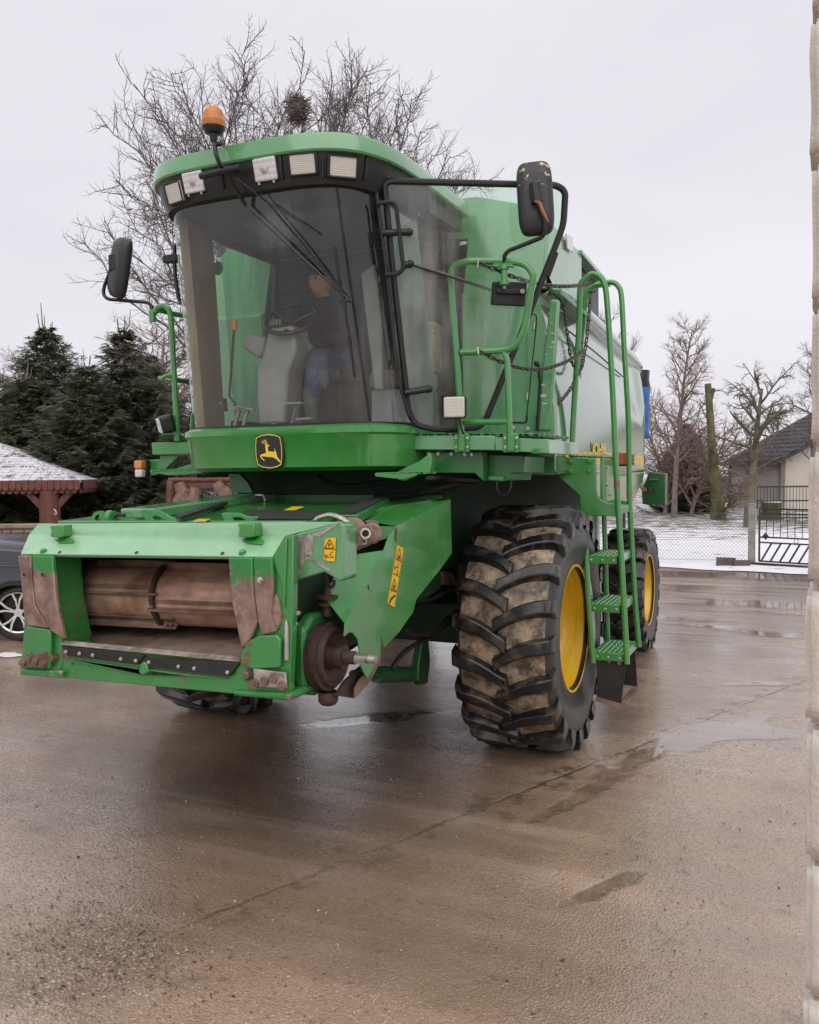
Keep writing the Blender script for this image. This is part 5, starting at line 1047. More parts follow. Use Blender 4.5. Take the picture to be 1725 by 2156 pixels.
# ================================================================== PERSON in the cab
def skin_body(name, joints, edges, root, mat, parent, sub=2):
    me = bpy.data.meshes.new(name); names = list(joints); me.from_pydata([joints[k][0] for k in names], [(names.index(a), names.index(b_)) for a, b_ in edges], [])
    o = bpy.data.objects.new(name, me); COL.objects.link(o); o.parent = parent
    o.modifiers.new('skin', 'SKIN'); sv = me.skin_vertices[0].data
    for i, k in enumerate(names):
        r = joints[k][1]; sv[i].radius = (r, r) if not isinstance(r, tuple) else r; sv[i].use_root = (k == root)
    md = o.modifiers.new('sub', 'SUBSURF'); md.levels = sub; md.render_levels = sub; o.modifiers['skin'].use_smooth_shade = True
    me.materials.append(mat); return o
M['skin'] = simple('skin', (.45, .25, .18), .5, 0, .1, 12); M['jacket'] = simple('dark_jacket_cloth', (.012, .013, .018), .85, 0, .25, 20, .4, 120); M['jeans'] = simple('blue_denim', (.035, .05, .115), .85, 0, .3, 25, .4, 260)
M['glove'] = simple('grey_work_glove', (.17, .18, .15), .85, 0, .2, 30, .4, 200); M['boot'] = simple('olive_rubber_boot', (.075, .085, .06), .5, 0, .25, 10)
PR = tag(empty('person', (-.15, -.42, 2.305)), 'person in dark cap, dark jacket and blue jeans seated behind the steering wheel', 'person')
hp_ = lambda x, y, z: Vector((x, y, z))
J = {'pelvis': (hp_(-.02, .08, .53), .15), 'waist': (hp_(-.02, .06, .70), (.15, .12)), 'chest': (hp_(-.02, .02, .90), (.18, .13)), 'neck0': (hp_(-.02, .0, 1.02), .075),
     'shL': (hp_(.16, .02, .95), .075), 'elL': (hp_(.25, -.10, .72), .058), 'wrL': (hp_(.06, -.30, .63), .042), 'shR': (hp_(-.20, .02, .95), .075), 'elR': (hp_(-.27, -.14, .76), .058), 'wrR': (hp_(-.16, -.36, .78), .042)}
skin_body('jacket', J, [('pelvis', 'waist'), ('waist', 'chest'), ('chest', 'neck0'), ('chest', 'shL'), ('shL', 'elL'), ('elL', 'wrL'), ('chest', 'shR'), ('shR', 'elR'), ('elR', 'wrR')], 'pelvis', M['jacket'], PR)
J = {'pelvis': (hp_(-.02, .08, .50), .15), 'hpL': (hp_(.09, .0, .49), .115), 'knL': (hp_(.15, -.38, .54), .085), 'anL': (hp_(.10, -.38, .20), .062), 'hpR': (hp_(-.13, .0, .49), .115), 'knR': (hp_(-.14, -.40, .52), .085), 'anR': (hp_(-.12, -.40, .20), .062)}
skin_body('jeans', J, [('pelvis', 'hpL'), ('hpL', 'knL'), ('knL', 'anL'), ('pelvis', 'hpR'), ('hpR', 'knR'), ('knR', 'anR')], 'pelvis', M['jeans'], PR)
for sx_, (ax, ay) in ((1, (.10, -.38)), (-1, (-.12, -.40))):
    J = {'a': (hp_(ax, ay, .34), .075), 'b': (hp_(ax, ay, .12), .06), 'h': (hp_(ax, ay+.02, .045), .045), 't': (hp_(ax, ay-.17, .04), .04)}
    skin_body('boot', J, [('a', 'b'), ('b', 'h'), ('h', 't')], 'b', M['boot'], PR)
def hand(name, w, d, up, parent, mirror=1):
    d = Vector(d).normalized(); up = Vector(up).normalized(); s_ = d.cross(up).normalized()*mirror; w = Vector(w)
    J = {'w': (w, .032), 'p': (w+d*.05, (.042, .024)), 'k': (w+d*.085, (.042, .022))}; E_ = [('w', 'p'), ('p', 'k')]
    for i, (off, L) in enumerate(((-.033, .062), (-.011, .072), (.011, .068), (.032, .052))):
        b0 = w+d*.085+s_*off; a = b0+d*L*.45-up*.008; c = b0+d*L*.8-up*.03; e = b0+d*L*.9-up*.055
        for nm, p, r in (('a', b0, .0105), ('b', a, .010), ('c', c, .0095), ('d', e, .0085)): J[f'{i}{nm}'] = (p, r)
        E_ += [('k', f'{i}a'), (f'{i}a', f'{i}b'), (f'{i}b', f'{i}c'), (f'{i}c', f'{i}d')]
    t0 = w+d*.03-s_*.04; J['ta'] = (t0, .014); J['tb'] = (t0+d*.035-s_*.02-up*.01, .012); J['tc'] = (t0+d*.065-s_*.022-up*.025, .010); E_ += [('p', 'ta'), ('ta', 'tb'), ('tb', 'tc')]
    return skin_body(name, J, E_, 'w', M['glove'], parent)
hand('glove', (.06, -.30, .63), (-.55, -.55, -.35), (.1, -.6, .75), PR); hand('glove', (-.16, -.36, .78), (.2, -.8, .15), (0, -.2, .95), PR, -1)
# head: one mesh with brow, nose, lips, jaw, ears; cap on top
def head(c, parent):
    b = MB(); b.sphere((0, 0, 0), 1, 40, 28); out_ = []
    for (x, y, z) in b.v:
        p = Vector((x*.075, y*.095, z*.115))
        if z < 0: p.x *= 1-.28*(-z)**1.5; p.y = p.y*(1-.10*(-z))
        if y < 0:
            e = math.exp(-((p.x)/.012)**2-((p.z+.012)/.030)**2); p.y -= .020*e                       # nose
            p.y -= .008*math.exp(-((p.x)/.022)**2-((p.z+.058)/.010)**2)                             # lips
            p.y -= .010*math.exp(-((p.x)/.022)**2-((p.z+.092)/.014)**2)                             # chin
            for sx_ in (-1, 1): p.y += .010*math.exp(-((p.x-sx_*.031)/.015)**2-((p.z-.012)/.014)**2) # eye sockets
            p.y -= .005*math.exp(-((p.z-.038)/.012)**2)
        out_.append(tuple(p))
    b.v = out_
    for sx_ in (-1, 1): b.sphere((sx_*.076, .01, -.01), .03, 10, 8, sc=(.3, .6, 1.0))
    b.tube([(0, .02, -.08), (0, .03, -.17)], .05, 14)
    h = b.build('head', M['skin'], parent, smooth=80); h.location = c; h.rotation_euler = (rad(4), 0, rad(-14))
    for sx_ in (-1, 1): MB().sphere((sx_*.031, -.078, .012), .011, 10, 8).build('eye', M['emblem_black'], h)
    k = MB(); k.lathe([(.03, .082), (.05, .084), (.085, .078), (.115, .055), (.128, .02), (.13, .001)], (0, .005, 0), (0, 0, 1), 28); k.v = [(x, y*1.2, z) for x, y, z in k.v]
    k.prism([(math.sin(a)*.078, -.07-math.cos(a)*.085, .036) for a in [(-1.3+2.6*i/12) for i in range(13)]], (0, 0, .008)); k.build('cap', M['jacket'], h, smooth=50)
    hr = MB(); hr.lathe([(-.035, .079), (.0, .083), (.035, .081)], (0, .014, 0), (0, 0, 1), 24, a0=-.2, a1=3.34); hr.v = [(x, y*1.16, z) for x, y, z in hr.v]; hr.build('hair', M['dark_hair'], h)
M['dark_hair'] = simple('dark_hair', (.03, .022, .016), .7)
head((-.02, -.02, 1.145), PR)
# ================================================================== GROUND
def yard_mat():
    k = N('wet_exposed_aggregate_yard'); x, y, z = k.sep()
    big = k.noise(.35, 4, .55); mid = k.noise(1.6, 4, .6); fine = k.noise(38, 4, .65)
    # stones of the aggregate
    vo = k.voro(75); vc = k.t.nodes.new('ShaderNodeTexVoronoi'); vc.inputs['Scale'].default_value = 75; k.l(k.pos, vc.inputs['Vector'])
    stone = k.ramp(k.sep(vc.outputs['Color'])[0], [(0, (.08, .062, .05)), (.4, (.27, .22, .185)), (.8, (.44, .37, .32)), (1, (.68, .62, .56))])
    matrix = k.mix(mid, (.215, .165, .125), (.37, .30, .25))
    c = k.mix(k.ramp(vo, [(.28, 1), (.5, 0)]), matrix, stone)
    c = k.mix(k.ramp(big, [(.4, 0), (.66, .75)]), c, k.mix(fine, (.185, .135, .09), (.31, .235, .165)))      # silty brown film
    grit = k.ramp(k.voro(34, out=0), [(.0, 1), (.10, 0)]); c = k.mix(k.math('MULTIPLY', grit, .6), c, (.05, .042, .036))
    # standing water: hand-placed puddles with ragged edges (x, y, rx, ry, angle)
    dn = k.math('MULTIPLY_ADD', k.math('SUBTRACT', k.noise(3.2, 4, .6), .5), 1.5, 0); dn2 = k.math('MULTIPLY', k.math('SUBTRACT', k.noise(.9, 4, .5), .5), 1.2)
    wetp = None
    for (px, py, qx, qy, w) in PUDDLES:
        a = V(px, py, Z=0); b_ = V(qx, qy, Z=0); c_ = (a+b_)/2; d = b_-a; L = d.length/2+.05; ang = math.atan2(d.y, d.x)
        mv = k.mapv((1/L, 1/w, 1), (0, 0, 0), (0, 0, 0), k.mapv((1, 1, 0), (0, 0, -ang), tuple(-(Matrix.Rotation(-ang, 3, 'Z') @ c_))))
        ln = k.t.nodes.new('ShaderNodeVectorMath'); ln.operation = 'LENGTH'; k.l(mv, ln.inputs[0])
        f = k.math('ADD', ln.outputs['Value'], k.math('ADD', dn, dn2)); f = k.ramp(f, [(.66, 1), (1.05, 0)])
        wetp = f if wetp is None else k.math('MAXIMUM', wetp, f)
    far = k.ramp(k.noise(1, 4, .55, k.mapv((.16, .9, 1), (0, 0, rad(10)))), [(.49, 0), (.54, 1)])
    band = k.math('MULTIPLY', k.ramp(k.math('MULTIPLY', y, .05), [(.11, 0), (.24, 1)]), k.ramp(k.math('MULTIPLY', y, .05), [(.62, 1), (.68, 0)]))
    wetp = k.math('MAXIMUM', wetp, k.math('MULTIPLY', far, band))
    # slab joint with washed-out edge
    a = V(65, 2075, Z=0); b_ = V(1107, 1664, Z=0); d = (b_-a).normalized(); nx, ny = -d.y, d.x; off = nx*a.x+ny*a.y
    dist = k.math('SUBTRACT', k.math('ADD', k.math('MULTIPLY', x, nx), k.math('MULTIPLY', y, ny)), off)
    dist = k.math('ADD', dist, k.math('MULTIPLY', k.math('SUBTRACT', k.noise(4, 4, .7), .5), .10))
    crack = k.math('MULTIPLY', k.ramp(k.math('MULTIPLY', k.math('ABSOLUTE', dist), 10), [(.05, 1), (.22, 0)]), k.ramp(mid, [(.35, .25), (.6, 1)]))
    side = k.ramp(k.math('ADD', k.math('MULTIPLY', dist, 6), .5), [(.45, 1), (.55, 0)])
    c = k.mix(k.math('MULTIPLY', side, .35), c, k.mix(fine, (.20, .15, .10), (.33, .255, .18)))
    blot = k.math('MULTIPLY', k.ramp(k.math('ABSOLUTE', dist), [(.06, 1), (.22, 0)]), k.ramp(k.noise(5.5, 4, .7), [(.53, 0), (.60, 1)]))
    mud = k.ramp(k.noise(2.4, 4, .72), [(.60, 0), (.68, 1)])
    c = k.mix(k.math('MULTIPLY', mud, .6), c, (.085, .060, .040))
    c = k.mix(k.math('MULTIPLY', k.math('MAXIMUM', crack, blot), .85), c, (.035, .027, .021))
    # crumbled corner with loose gravel
    gp = V(170, 2010, Z=0); gd = k.t.nodes.new('ShaderNodeVectorMath'); gd.operation = 'DISTANCE'; k.l(k.pos, gd.inputs[0]); gd.inputs[1].default_value = gp
    grav = k.ramp(k.math('ADD', gd.outputs['Value'], k.math('MULTIPLY', k.math('SUBTRACT', k.noise(5, 4, .7), .5), .9)), [(.25, 1), (.55, 0)])
    g2 = k.voro(60); gcol = k.t.nodes.new('ShaderNodeTexVoronoi'); gcol.inputs['Scale'].default_value = 60; k.l(k.pos, gcol.inputs['Vector'])
    gc = k.ramp(k.sep(gcol.outputs['Color'])[1], [(0, (.10, .072, .055)), (.5, (.26, .20, .15)), (.85, (.38, .31, .25)), (1, (.55, .48, .42))])
    c = k.mix(grav, c, k.mix(k.ramp(g2, [(.3, 0), (.55, 1)]), gc, (.15, .115, .082)))
    # machine's shade and dark reflection painted into the yard colour
    op = V(640, 1640, Z=0); od = k.t.nodes.new('ShaderNodeVectorMath'); od.operation = 'DISTANCE'; k.l(k.mapv((1, 1, 1), (0, 0, 0), (0, 0, 0)), od.inputs[0]); od.inputs[1].default_value = op
    mach_shade = k.ramp(k.math('ADD', k.math('MULTIPLY', od.outputs['Value'], .42), k.math('MULTIPLY', k.math('SUBTRACT', mid, .5), .7)), [(.25, 1), (1.0, 0)])
    c = k.mix(k.math('MULTIPLY', mach_shade, .78), c, (.028, .021, .016))
    c = k.mix(k.math('MULTIPLY', wetp, .55), c, (.045, .034, .026))
    trk = k.ramp(k.noise(1, 4, .55, k.mapv((.28, 2.6, 1), (0, 0, rad(-38)))), [(.40, 0), (.60, 1)]); trk2 = k.ramp(k.noise(1, 4, .6, k.mapv((.5, 4.5, 1), (0, 0, rad(20)))), [(.50, 0), (.70, 1)])
    c = k.mix(k.math('MULTIPLY', trk, .28), c, (.12, .088, .062)); c = k.mix(k.math('MULTIPLY', trk2, .30), c, (.40, .335, .28))
    spk = k.ramp(k.noise(70, 4, .7), [(.56, 0), (.66, 1)]); c = k.mix(k.math('MULTIPLY', spk, .6), c, (.065, .05, .038)); spl = k.ramp(k.noise(62, 4, .7, k.mapv((1, 1, 1), (0, 0, 0), (7, 3, 0))), [(.60, 0), (.68, 1)]); c = k.mix(k.math('MULTIPLY', spl, .5), c, (.55, .47, .39))
    pat = k.ramp(k.noise(.55, 4, .62, k.mapv((1, 1, 1), (0, 0, .5), (3, 1, 0))), [(.42, 0), (.62, 1)]); c = k.mix(k.math('MULTIPLY', pat, .55), c, k.mix(fine, (.085, .058, .036), (.17, .122, .08)))
    c = k.mix(1.0, c, (1.50, 1.37, 1.30), 'MULTIPLY')
    damp = k.ramp(k.noise(.8, 4, .6), [(.32, 0), (.62, 1)])
    r = k.mix(damp, .36, .17); r = k.mix(k.math('MULTIPLY', trk, .6), r, .17); r = k.math('MULTIPLY_ADD', fine, .12, k.math('SUBTRACT', r, .06)); r = k.mix(wetp, r, .035); r = k.mix(k.math('MULTIPLY', grav, .7), r, .5)
    hgt = k.math('MULTIPLY', k.ramp(vo, [(.1, 1), (.6, 0)]), k.math('SUBTRACT', 1, wetp)); hgt = k.math('ADD', hgt, k.math('MULTIPLY', grav, k.ramp(g2, [(0, 2.2), (.6, 0)])))
    nr = k.bump(k.math('ADD', hgt, k.math('MULTIPLY', k.noise(55, 4, .6), k.math('SUBTRACT', 1, wetp))), .42, .007); hg2 = k.math('MULTIPLY', k.math('ADD', mid, k.math('MULTIPLY', crack, -1.3)), k.math('SUBTRACT', 1, wetp)); nr = k.bump(hg2, .35, .03, nr)
    k.set(Base_Color=c, Roughness=r, Normal=nr); k.l(k.bump(k.math('ADD', hgt, k.math('MULTIPLY', k.math('MULTIPLY', mid, 3), k.math('SUBTRACT', 1, wetp))), .16, .007), k.p.inputs['Coat Normal']); k.p.inputs['Specular IOR Level'].default_value = .5
    k.l(k.math('MULTIPLY_ADD', trk, .4, .6), k.p.inputs['Coat Weight']); k.p.inputs['Coat Roughness'].default_value = .13; return k.mat
PUDDLES = [(1340, 1590, 1640, 1500, .26), (1250, 1640, 1420, 1560, .13), (1480, 1545, 1690, 1545, .18), (1200, 1900, 1345, 1838, .075), (1080, 1745, 1330, 1625, .09), (1520, 1440, 1680, 1440, .1), (640, 1530, 900, 1500, .16)]
b = MB(); b.add([(-140, -40, 0), (140, -40, 0), (140, 260, 0), (-140, 260, 0)], [(0, 1, 2, 3)]); gnd = tag(b.build('yard', yard_mat(), None, smooth=0), kind='structure')
# loose gravel and straw bits lying on the slab
b = MB(); rnd = random.Random(5)
for i in range(2600):
    if i < 1400: px, py = rnd.gauss(230, 150), rnd.gauss(2000, 70)
    else: px, py = rnd.uniform(0, 1690), rnd.uniform(1480, 2150)
    p = V(px, py, Z=0)
    if p.y > 12: continue
    s_ = rnd.choice((.004, .006, .008, .011))*(1.0 if i < 900 else .9); q = [Vector((rnd.uniform(-1, 1), rnd.uniform(-1, 1), rnd.uniform(.0, 1)))*s_+p for _ in range(4)]; q[3].z = s_*1.1
    b.add(q+[p+Vector((0, 0, -.001))], [(0, 1, 3), (1, 2, 3), (2, 0, 3), (0, 2, 1)], rnd.choice((0, 1, 1, 2, 2)))
tag(b.build('gravel', [simple('dark_grit', (.05, .04, .034), .6), simple('brown_grit', (.15, .115, .085), .55), simple('pale_grit', (.36, .31, .26), .6)], None, smooth=0), 'loose wet grit scattered over the concrete yard', 'gravel', kind='stuff')
# ================================================================== SNOWY GARDEN beyond the fence
def snow_mat():
    k = N('thin_snow_on_grass'); n = k.noise(2.2, 7, .68); n2 = k.noise(.22, 4); st = k.noise(1, 6, .6, k.mapv((.5, 2.2, 1)))
    m_ = k.math('ADD', k.math('MULTIPLY', n, .55), k.math('MULTIPLY', st, .45)); y = k.sep()[1]
    thr = k.math('ADD', m_, k.ramp(k.math('MULTIPLY', y, .02), [(.36, .0), (.52, .12)])); mk = k.ramp(thr, [(.56, 0), (.64, 1)])
    c = k.mix(mk, (.78, .78, .82), k.mix(k.noise(9, 5), (.08, .06, .045), (.16, .14, .09)))
    k.set(Base_Color=c, Roughness=.7, Normal=k.bump(n, .5, .04)); return k.mat
SN = snow_mat()
pL, pP, pR = V(1340, 1192, Z=0), V(1583, 1205, Z=0), V(1725, 1212, Z=0)
b = MB(); far_a, far_b = pL+Vector((-30, 90, 0)), pR+Vector((60, 90, 0)); e_ = []
Wl = pL+(pL-pR)*2.0; Wr = pR+(pR-pL)*4
for i in range(60):
    t = i/59; p = Wl.lerp(Wr, t); e_.append(Vector((p.x, p.y+.25*mnoise.noise(Vector((p.x*.9, 3, 0)))+.1*mnoise.noise(Vector((p.x*4, 7, 0))), .012)))
gx = []
for i, p in enumerate(e_): gx.append([p]+[Vector((p.x+(k_*.15)*(p.x-1), p.y+3.0*k_**1.35, .03+.04*mnoise.noise(Vector((p.x, p.y+k_*5, 0))))) for k_ in range(1, 22)])
b.loft(gx); tag(b.build('snowy_ground', SN, None, smooth=60), kind='structure')
# a few last snow scraps on the yard
b = MB()
for (px, py, rx, ry) in ((20, 1380, .22, .12),):
    c_ = V(px, py, Z=0); b.add([c_+Vector((math.cos(a)*rx*rnd.uniform(.7, 1.1), math.sin(a)*ry*rnd.uniform(.7, 1.1), .008)) for a in [i*math.pi/10 for i in range(20)]]+[c_+Vector((0, 0, .03))], [(i, (i+1) % 20, 20) for i in range(20)])
tag(b.build('snow_patch', simple('old_snow', (.75, .75, .78), .7, 0, .1, 9, .4, 30), None, smooth=60), 'small scrap of melting snow beside the parked car', 'snow patch')
# ================================================================== TREES
M['bark_walnut'] = simple('purple_brown_twig_bark', (.15, .122, .125), .85, 0, .3, 6, .4, 40)
M['bark_grey'] = simple('grey_brown_bark', (.20, .165, .155), .9, 0, .3, 6, .4, 40)
M['bark_moss'] = simple('mossy_bark', (.105, .095, .045), .9, 0, .45, 3, .6, 30)
M['bark_red'] = simple('reddish_twigs', (.25, .175, .15), .9, 0, .3, 6)  # distant grey and reddish bark colours lightened to stand in for haze
class Tree:
    def __init__(s, seed): s.r = random.Random(seed); s.trunk = MB(); s.crown = MB()
    def seg(s, mb, pts, rs, n):
        mb.tube(pts, rs, n, cap=False)
    def branch(s, p, d, L, r, lv, P):
        R_ = s.r; n = P['seg'][lv]; pts = [p]; rs = [r]; dd = d.normalized(); r1 = r*P['taper'][lv]
        for i in range(n):
            dd = (dd+Vector((R_.gauss(0, 1), R_.gauss(0, 1), R_.gauss(0, 1)))*P['wob'][lv]+Vector((0, 0, P['up'][lv]))).normalized()
            pts.append(pts[-1]+dd*(L/n)); rs.append(r+(r1-r)*(i+1)/n)
        s.seg(s.trunk if lv == 0 else s.crown, pts, rs, P['sides'][lv])
        if lv+1 >= len(P['n']): return
        k = P['n'][lv]; k = R_.randint(max(1, int(k*.75)), int(k*1.25)) if k > 2 else k
        for j in range(k):
            t = P['from'][lv]+(1-P['from'][lv])*((j+R_.random()*.8)/k); t = min(t, .999); i = int(t*n); f = t*n-i; q = pts[i].lerp(pts[i+1], f); base = (pts[i+1]-pts[i]).normalized(); rr = (rs[i]+(rs[i+1]-rs[i])*f)
            ax = base.orthogonal().normalized(); ax.rotate(Matrix.Rotation(R_.random()*2*math.pi if lv else (j*2.4+R_.random()*.7), 3, base)); ang = rad(P['ang'][lv]+R_.gauss(0, 10)); nd = base*math.cos(ang)+ax*math.sin(ang)
            nl = L*P['ratio'][lv]*R_.uniform(.65, 1.15)*(1-P.get('fall', .35)*t if lv == 0 else 1-.45*t)
            s.branch(q, nd, nl, min(rr*.75, P['rad'][lv+1]*(.7+.6*R_.random())), lv+1, P)
def make_tree(name, loc, P, seed, mats, label, cat='tree', group=None, lean=(0, 0, 1), H=None):
    t = Tree(seed); t.branch(Vector((0, 0, 0)), Vector(lean), P['len'], P['rad'][0], 0, P); e = tag(empty(name, loc), label, cat, group)
    t.trunk.build('trunk', mats[0], e, smooth=80, recalc=False); t.crown.build('crown', mats[1], e, smooth=80, recalc=False); return e, t
# big walnut behind the cab (rook's nest in it): forks low into ascending limbs
PW = dict(len=2.6, rad=[.25, .115, .046, .020, .0105, .0072], n=[9, 10, 8, 7, 3], seg=[4, 9, 7, 6, 5, 4], taper=[.8, .22, .3, .4, .5, .6], wob=[.05, .10, .14, .17, .2, .2], up=[.0, .035, .03, .035, .06, .09], sides=[12, 7, 5, 4, 3, 3], ang=[50, 44, 46, 46, 44], ratio=[2.5, .40, .48, .46, .42], **{'from': [.45, .16, .14, .12, .15]}, fall=.05)
bd_ = 15.5; bp = V(590, 900, D=bd_); bp.z = 0
def walnut(loc, label):
    t = Tree(21); R_ = t.r; F0 = Vector((0, 0, 2.7)); t.trunk.tube([(0, 0, -.1), (.03, .02, 1.2), (0, 0, 2.75)], [.30, .25, .24], 14)
    cen = Vector((-.1, 0, 5.55)); RX, RZ = 4.2, 3.95
    P = dict(rad=[.1, .05, .024, .0078, .0050, .0042], n=[0, 0, 13, 7, 3], seg=[4, 6, 6, 4, 3, 2], taper=[.5, .4, .35, .45, .55, .6], wob=[.05, .1, .12, .17, .2, .2], up=[0, 0, .05, .06, .08, .10], sides=[8, 6, 5, 3, 3, 3], ang=[45, 45, 46, 46, 42], ratio=[.5, .5, .55, .50, .46], **{'from': [.3, .2, .08, .10, .15]})
    def curve(a, b_, bulge, n, r0, r1, sides):
        m_ = a.lerp(b_, .5)+bulge; pts = [a*(1-u)**2+m_*2*u*(1-u)+b_*u*u+Vector((R_.gauss(0, 1), R_.gauss(0, 1), R_.gauss(0, 1)))*.035*(1 if 0 < u < 1 else 0) for u in [i/n for i in range(n+1)]]
        t.crown.tube(pts, [r0+(r1-r0)*(i/n)**.8 for i in range(n+1)], sides, cap=False); return pts
    mains = []
    for k in range(13):
        az = k*2.4+.3; el = rad((78, 62, 50, 38, 55, 30, 68, 22, 44, 14, 58, 72, 34)[k]); d = Vector((math.cos(az)*math.cos(el), math.sin(az)*math.cos(el), math.sin(el))); tip = cen+Vector((d.x*RX*.72, d.y*RX*.72, (d.z-.12)*RZ*.78)); a_ = F0+Vector((0, 0, -.5+.06*k)); mains.append((curve(a_, tip, Vector((d.x*.5, d.y*.5, -.1 if el > .8 else -.35)), 10, .085-.003*k, .009, 7), d))
    for pts, d in mains:
        for j in range(11):
            i0 = 3+int(j*.64); q = pts[min(i0, 10)]; v = Vector((R_.gauss(0, .62), R_.gauss(0, .62), R_.gauss(.10, .5))); dd = (d+v).normalized(); dd.z = max(dd.z, -.45); tip = cen+Vector((dd.x*RX, dd.y*RX, dd.z*RZ))*R_.uniform(.80, .97)
            if (tip-q).length > 3.3: tip = q+(tip-q).normalized()*3.3
            br = curve(q, tip, Vector((dd.x*.25, dd.y*.25, -.22)), 7, .022*(1-.05*j), .007, 5)
            for u in range(22):
                f = .12+.88*(u+R_.random())/22; ii = min(6, int(f*7)); p = br[ii].lerp(br[ii+1], f*7-ii); bd2 = (br[ii+1]-br[ii]).normalized(); ax = bd2.orthogonal().normalized(); ax.rotate(Matrix.Rotation(R_.random()*6.283, 3, bd2)); an = rad(R_.gauss(48, 10)); t.branch(p, bd2*math.cos(an)+ax*math.sin(an), R_.uniform(.55, 1.15)*(1-.45*f), .0075, 3, P)
    e = tag(empty('walnut_tree', loc, 2.1), label, 'tree'); t.trunk.build('trunk', M['bark_walnut'], e, smooth=80, recalc=False); t.crown.build('crown', M['bark_walnut'], e, smooth=80, recalc=False)
walnut(bp, 'tall bare walnut tree with a bird nest rising behind the cab')
nc = V(628, 232, D=bd_-1.5); b = MB(); rn = random.Random(3)
for i in range(420):
    a, z_ = rn.random()*6.283, rn.uniform(-1, 1); rr_ = math.sqrt(1-z_*z_)*rn.uniform(.75, 1.05); c_ = nc+Vector((math.cos(a)*rr_*.15, math.sin(a)*rr_*.15, z_*.21)); d_ = Vector((rn.gauss(0, 1), rn.gauss(0, 1), rn.gauss(0, .7))).normalized()*rn.uniform(.06, .17); b.tube([c_-d_, c_+d_], .005, 3, cap=False)
b.sphere(nc, .11, 12, 8, sc=(1, 1, 1.3)); tag(b.build('bird_nest', M['bark_grey'], None, smooth=60), 'ball of twigs, bird nest high in the bare walnut tree', 'nest')
# ---- spruces
def spruce(seed, H, R0, dens=1.0):
    R_ = random.Random(seed); tr = MB(); cr_ = MB(); tr.tube([(0, 0, 0), (R_.uniform(-.05, .05), 0, H*.5), (0, 0, H)], [.17, .10, .012], 8)
    nl = int(34*dens); 
    for i in range(nl):
        f = i/(nl-1); z0 = .25+(H-.45)*f**.92; L0 = R0*(1-f)**.82+.16; nb = max(5, int((15 if f < .75 else 8)*dens))
        for k in range(nb):
            a = 2*math.pi*(k+R_.random()*.8)/nb+i*.7; L = L0*R_.uniform(.62, 1.12); dr = Vector((math.cos(a), math.sin(a), 0)); pts = []; droop = .30*L*(1-f*.6); lift = .20*L+.35*f*L
            zz = z0+R_.uniform(-.12, .12)
            for q in range(6): s_ = q/5; pts.append(Vector((0, 0, zz))+dr*(L*s_)+Vector((0, 0, -droop*math.sin(s_*2.2)+lift*s_**3)))
            cr_.tube(pts, [.018*(1-.8*q/5)+.003 for q in range(6)], 3, cap=False, mi=1)
            nt_ = max(7, int(L*17*dens)); sd = Vector((-dr.y, dr.x, 0))
            for j in range(nt_):
                s_ = .12+.88*(j+R_.random())/nt_; i0 = min(4, int(s_*5)); p = pts[i0].lerp(pts[i0+1], s_*5-i0)
                for sg in (-1, 1):
                    tl = (.16+.26*(1-s_))*min(1, L)*R_.uniform(.7, 1.25)+.06; td = (dr*.75+sd*sg*R_.uniform(.4, .9)+Vector((0, 0, R_.uniform(-.65, .05)))).normalized(); up = Vector((R_.gauss(0, .4), R_.gauss(0, .4), 1)).normalized(); w_ = td.cross(up).normalized()
                    # a spray: overlapping needle tufts along the twig
                    m_ = max(3, int(tl/.06))
                    for u in range(m_):
                        c_ = p+td*(tl*(u+.3)/m_); nd1 = (td*1.0+w_*R_.uniform(.3, 1.0)+up*R_.uniform(-.35, .5)).normalized()*R_.uniform(.09, .16); nd2 = (td*1.0-w_*R_.uniform(.3, 1.0)+up*R_.uniform(-.35, .5)).normalized()*R_.uniform(.09, .16); wd = up.cross(nd1).normalized()*.022; wd2 = up.cross(nd2).normalized()*.022
                        o = len(cr_.v); cr_.v += [tuple(c_-wd), tuple(c_+wd), tuple(c_+nd1), tuple(c_-wd2), tuple(c_+wd2), tuple(c_+nd2)]; cr_.f += [(o, o+1, o+2), (o+3, o+4, o+5)]; cr_.m += [0, 0]
    for k in range(5):
        a = k*1.25; h_ = H-.35+.1*k; cr_.tube([(0, 0, h_-.25), (math.cos(a)*.13, math.sin(a)*.13, h_), (math.cos(a)*.17, math.sin(a)*.17, h_+R_.uniform(.25, .6))], [.02, .014, .008], 4, mi=1)
    return tr.mesh('trunk', M['bark_grey'], 60), cr_.mesh('crown', [M['needle'], M['bark_grey']], 0)
def needlemat():
    k = N('spruce_needles'); rnd_ = k.noise(3.2, 5); rnd2 = k.noise(.9, 3); c = k.mix(rnd_, (.12, .142, .088), (.21, .22, .15)); c = k.mix(k.ramp(rnd2, [(.4, 0), (.7, .6)]), c, (.17, .16, .115)); k.set(Base_Color=c, Roughness=.6); tl = k.t.nodes.new('ShaderNodeBsdfTranslucent'); k.l(c, tl.inputs[0]); ms = k.t.nodes.new('ShaderNodeMixShader'); ms.inputs[0].default_value = .45; k.l(k.p.outputs[0], ms.inputs[1]); k.l(tl.outputs[0], ms.inputs[2]); k.l(ms.outputs[0], k.out.inputs[0]); return k.mat
M['needle'] = needlemat()
spm = [spruce(4, 6.6, 2.3), spruce(9, 6.9, 2.2)]
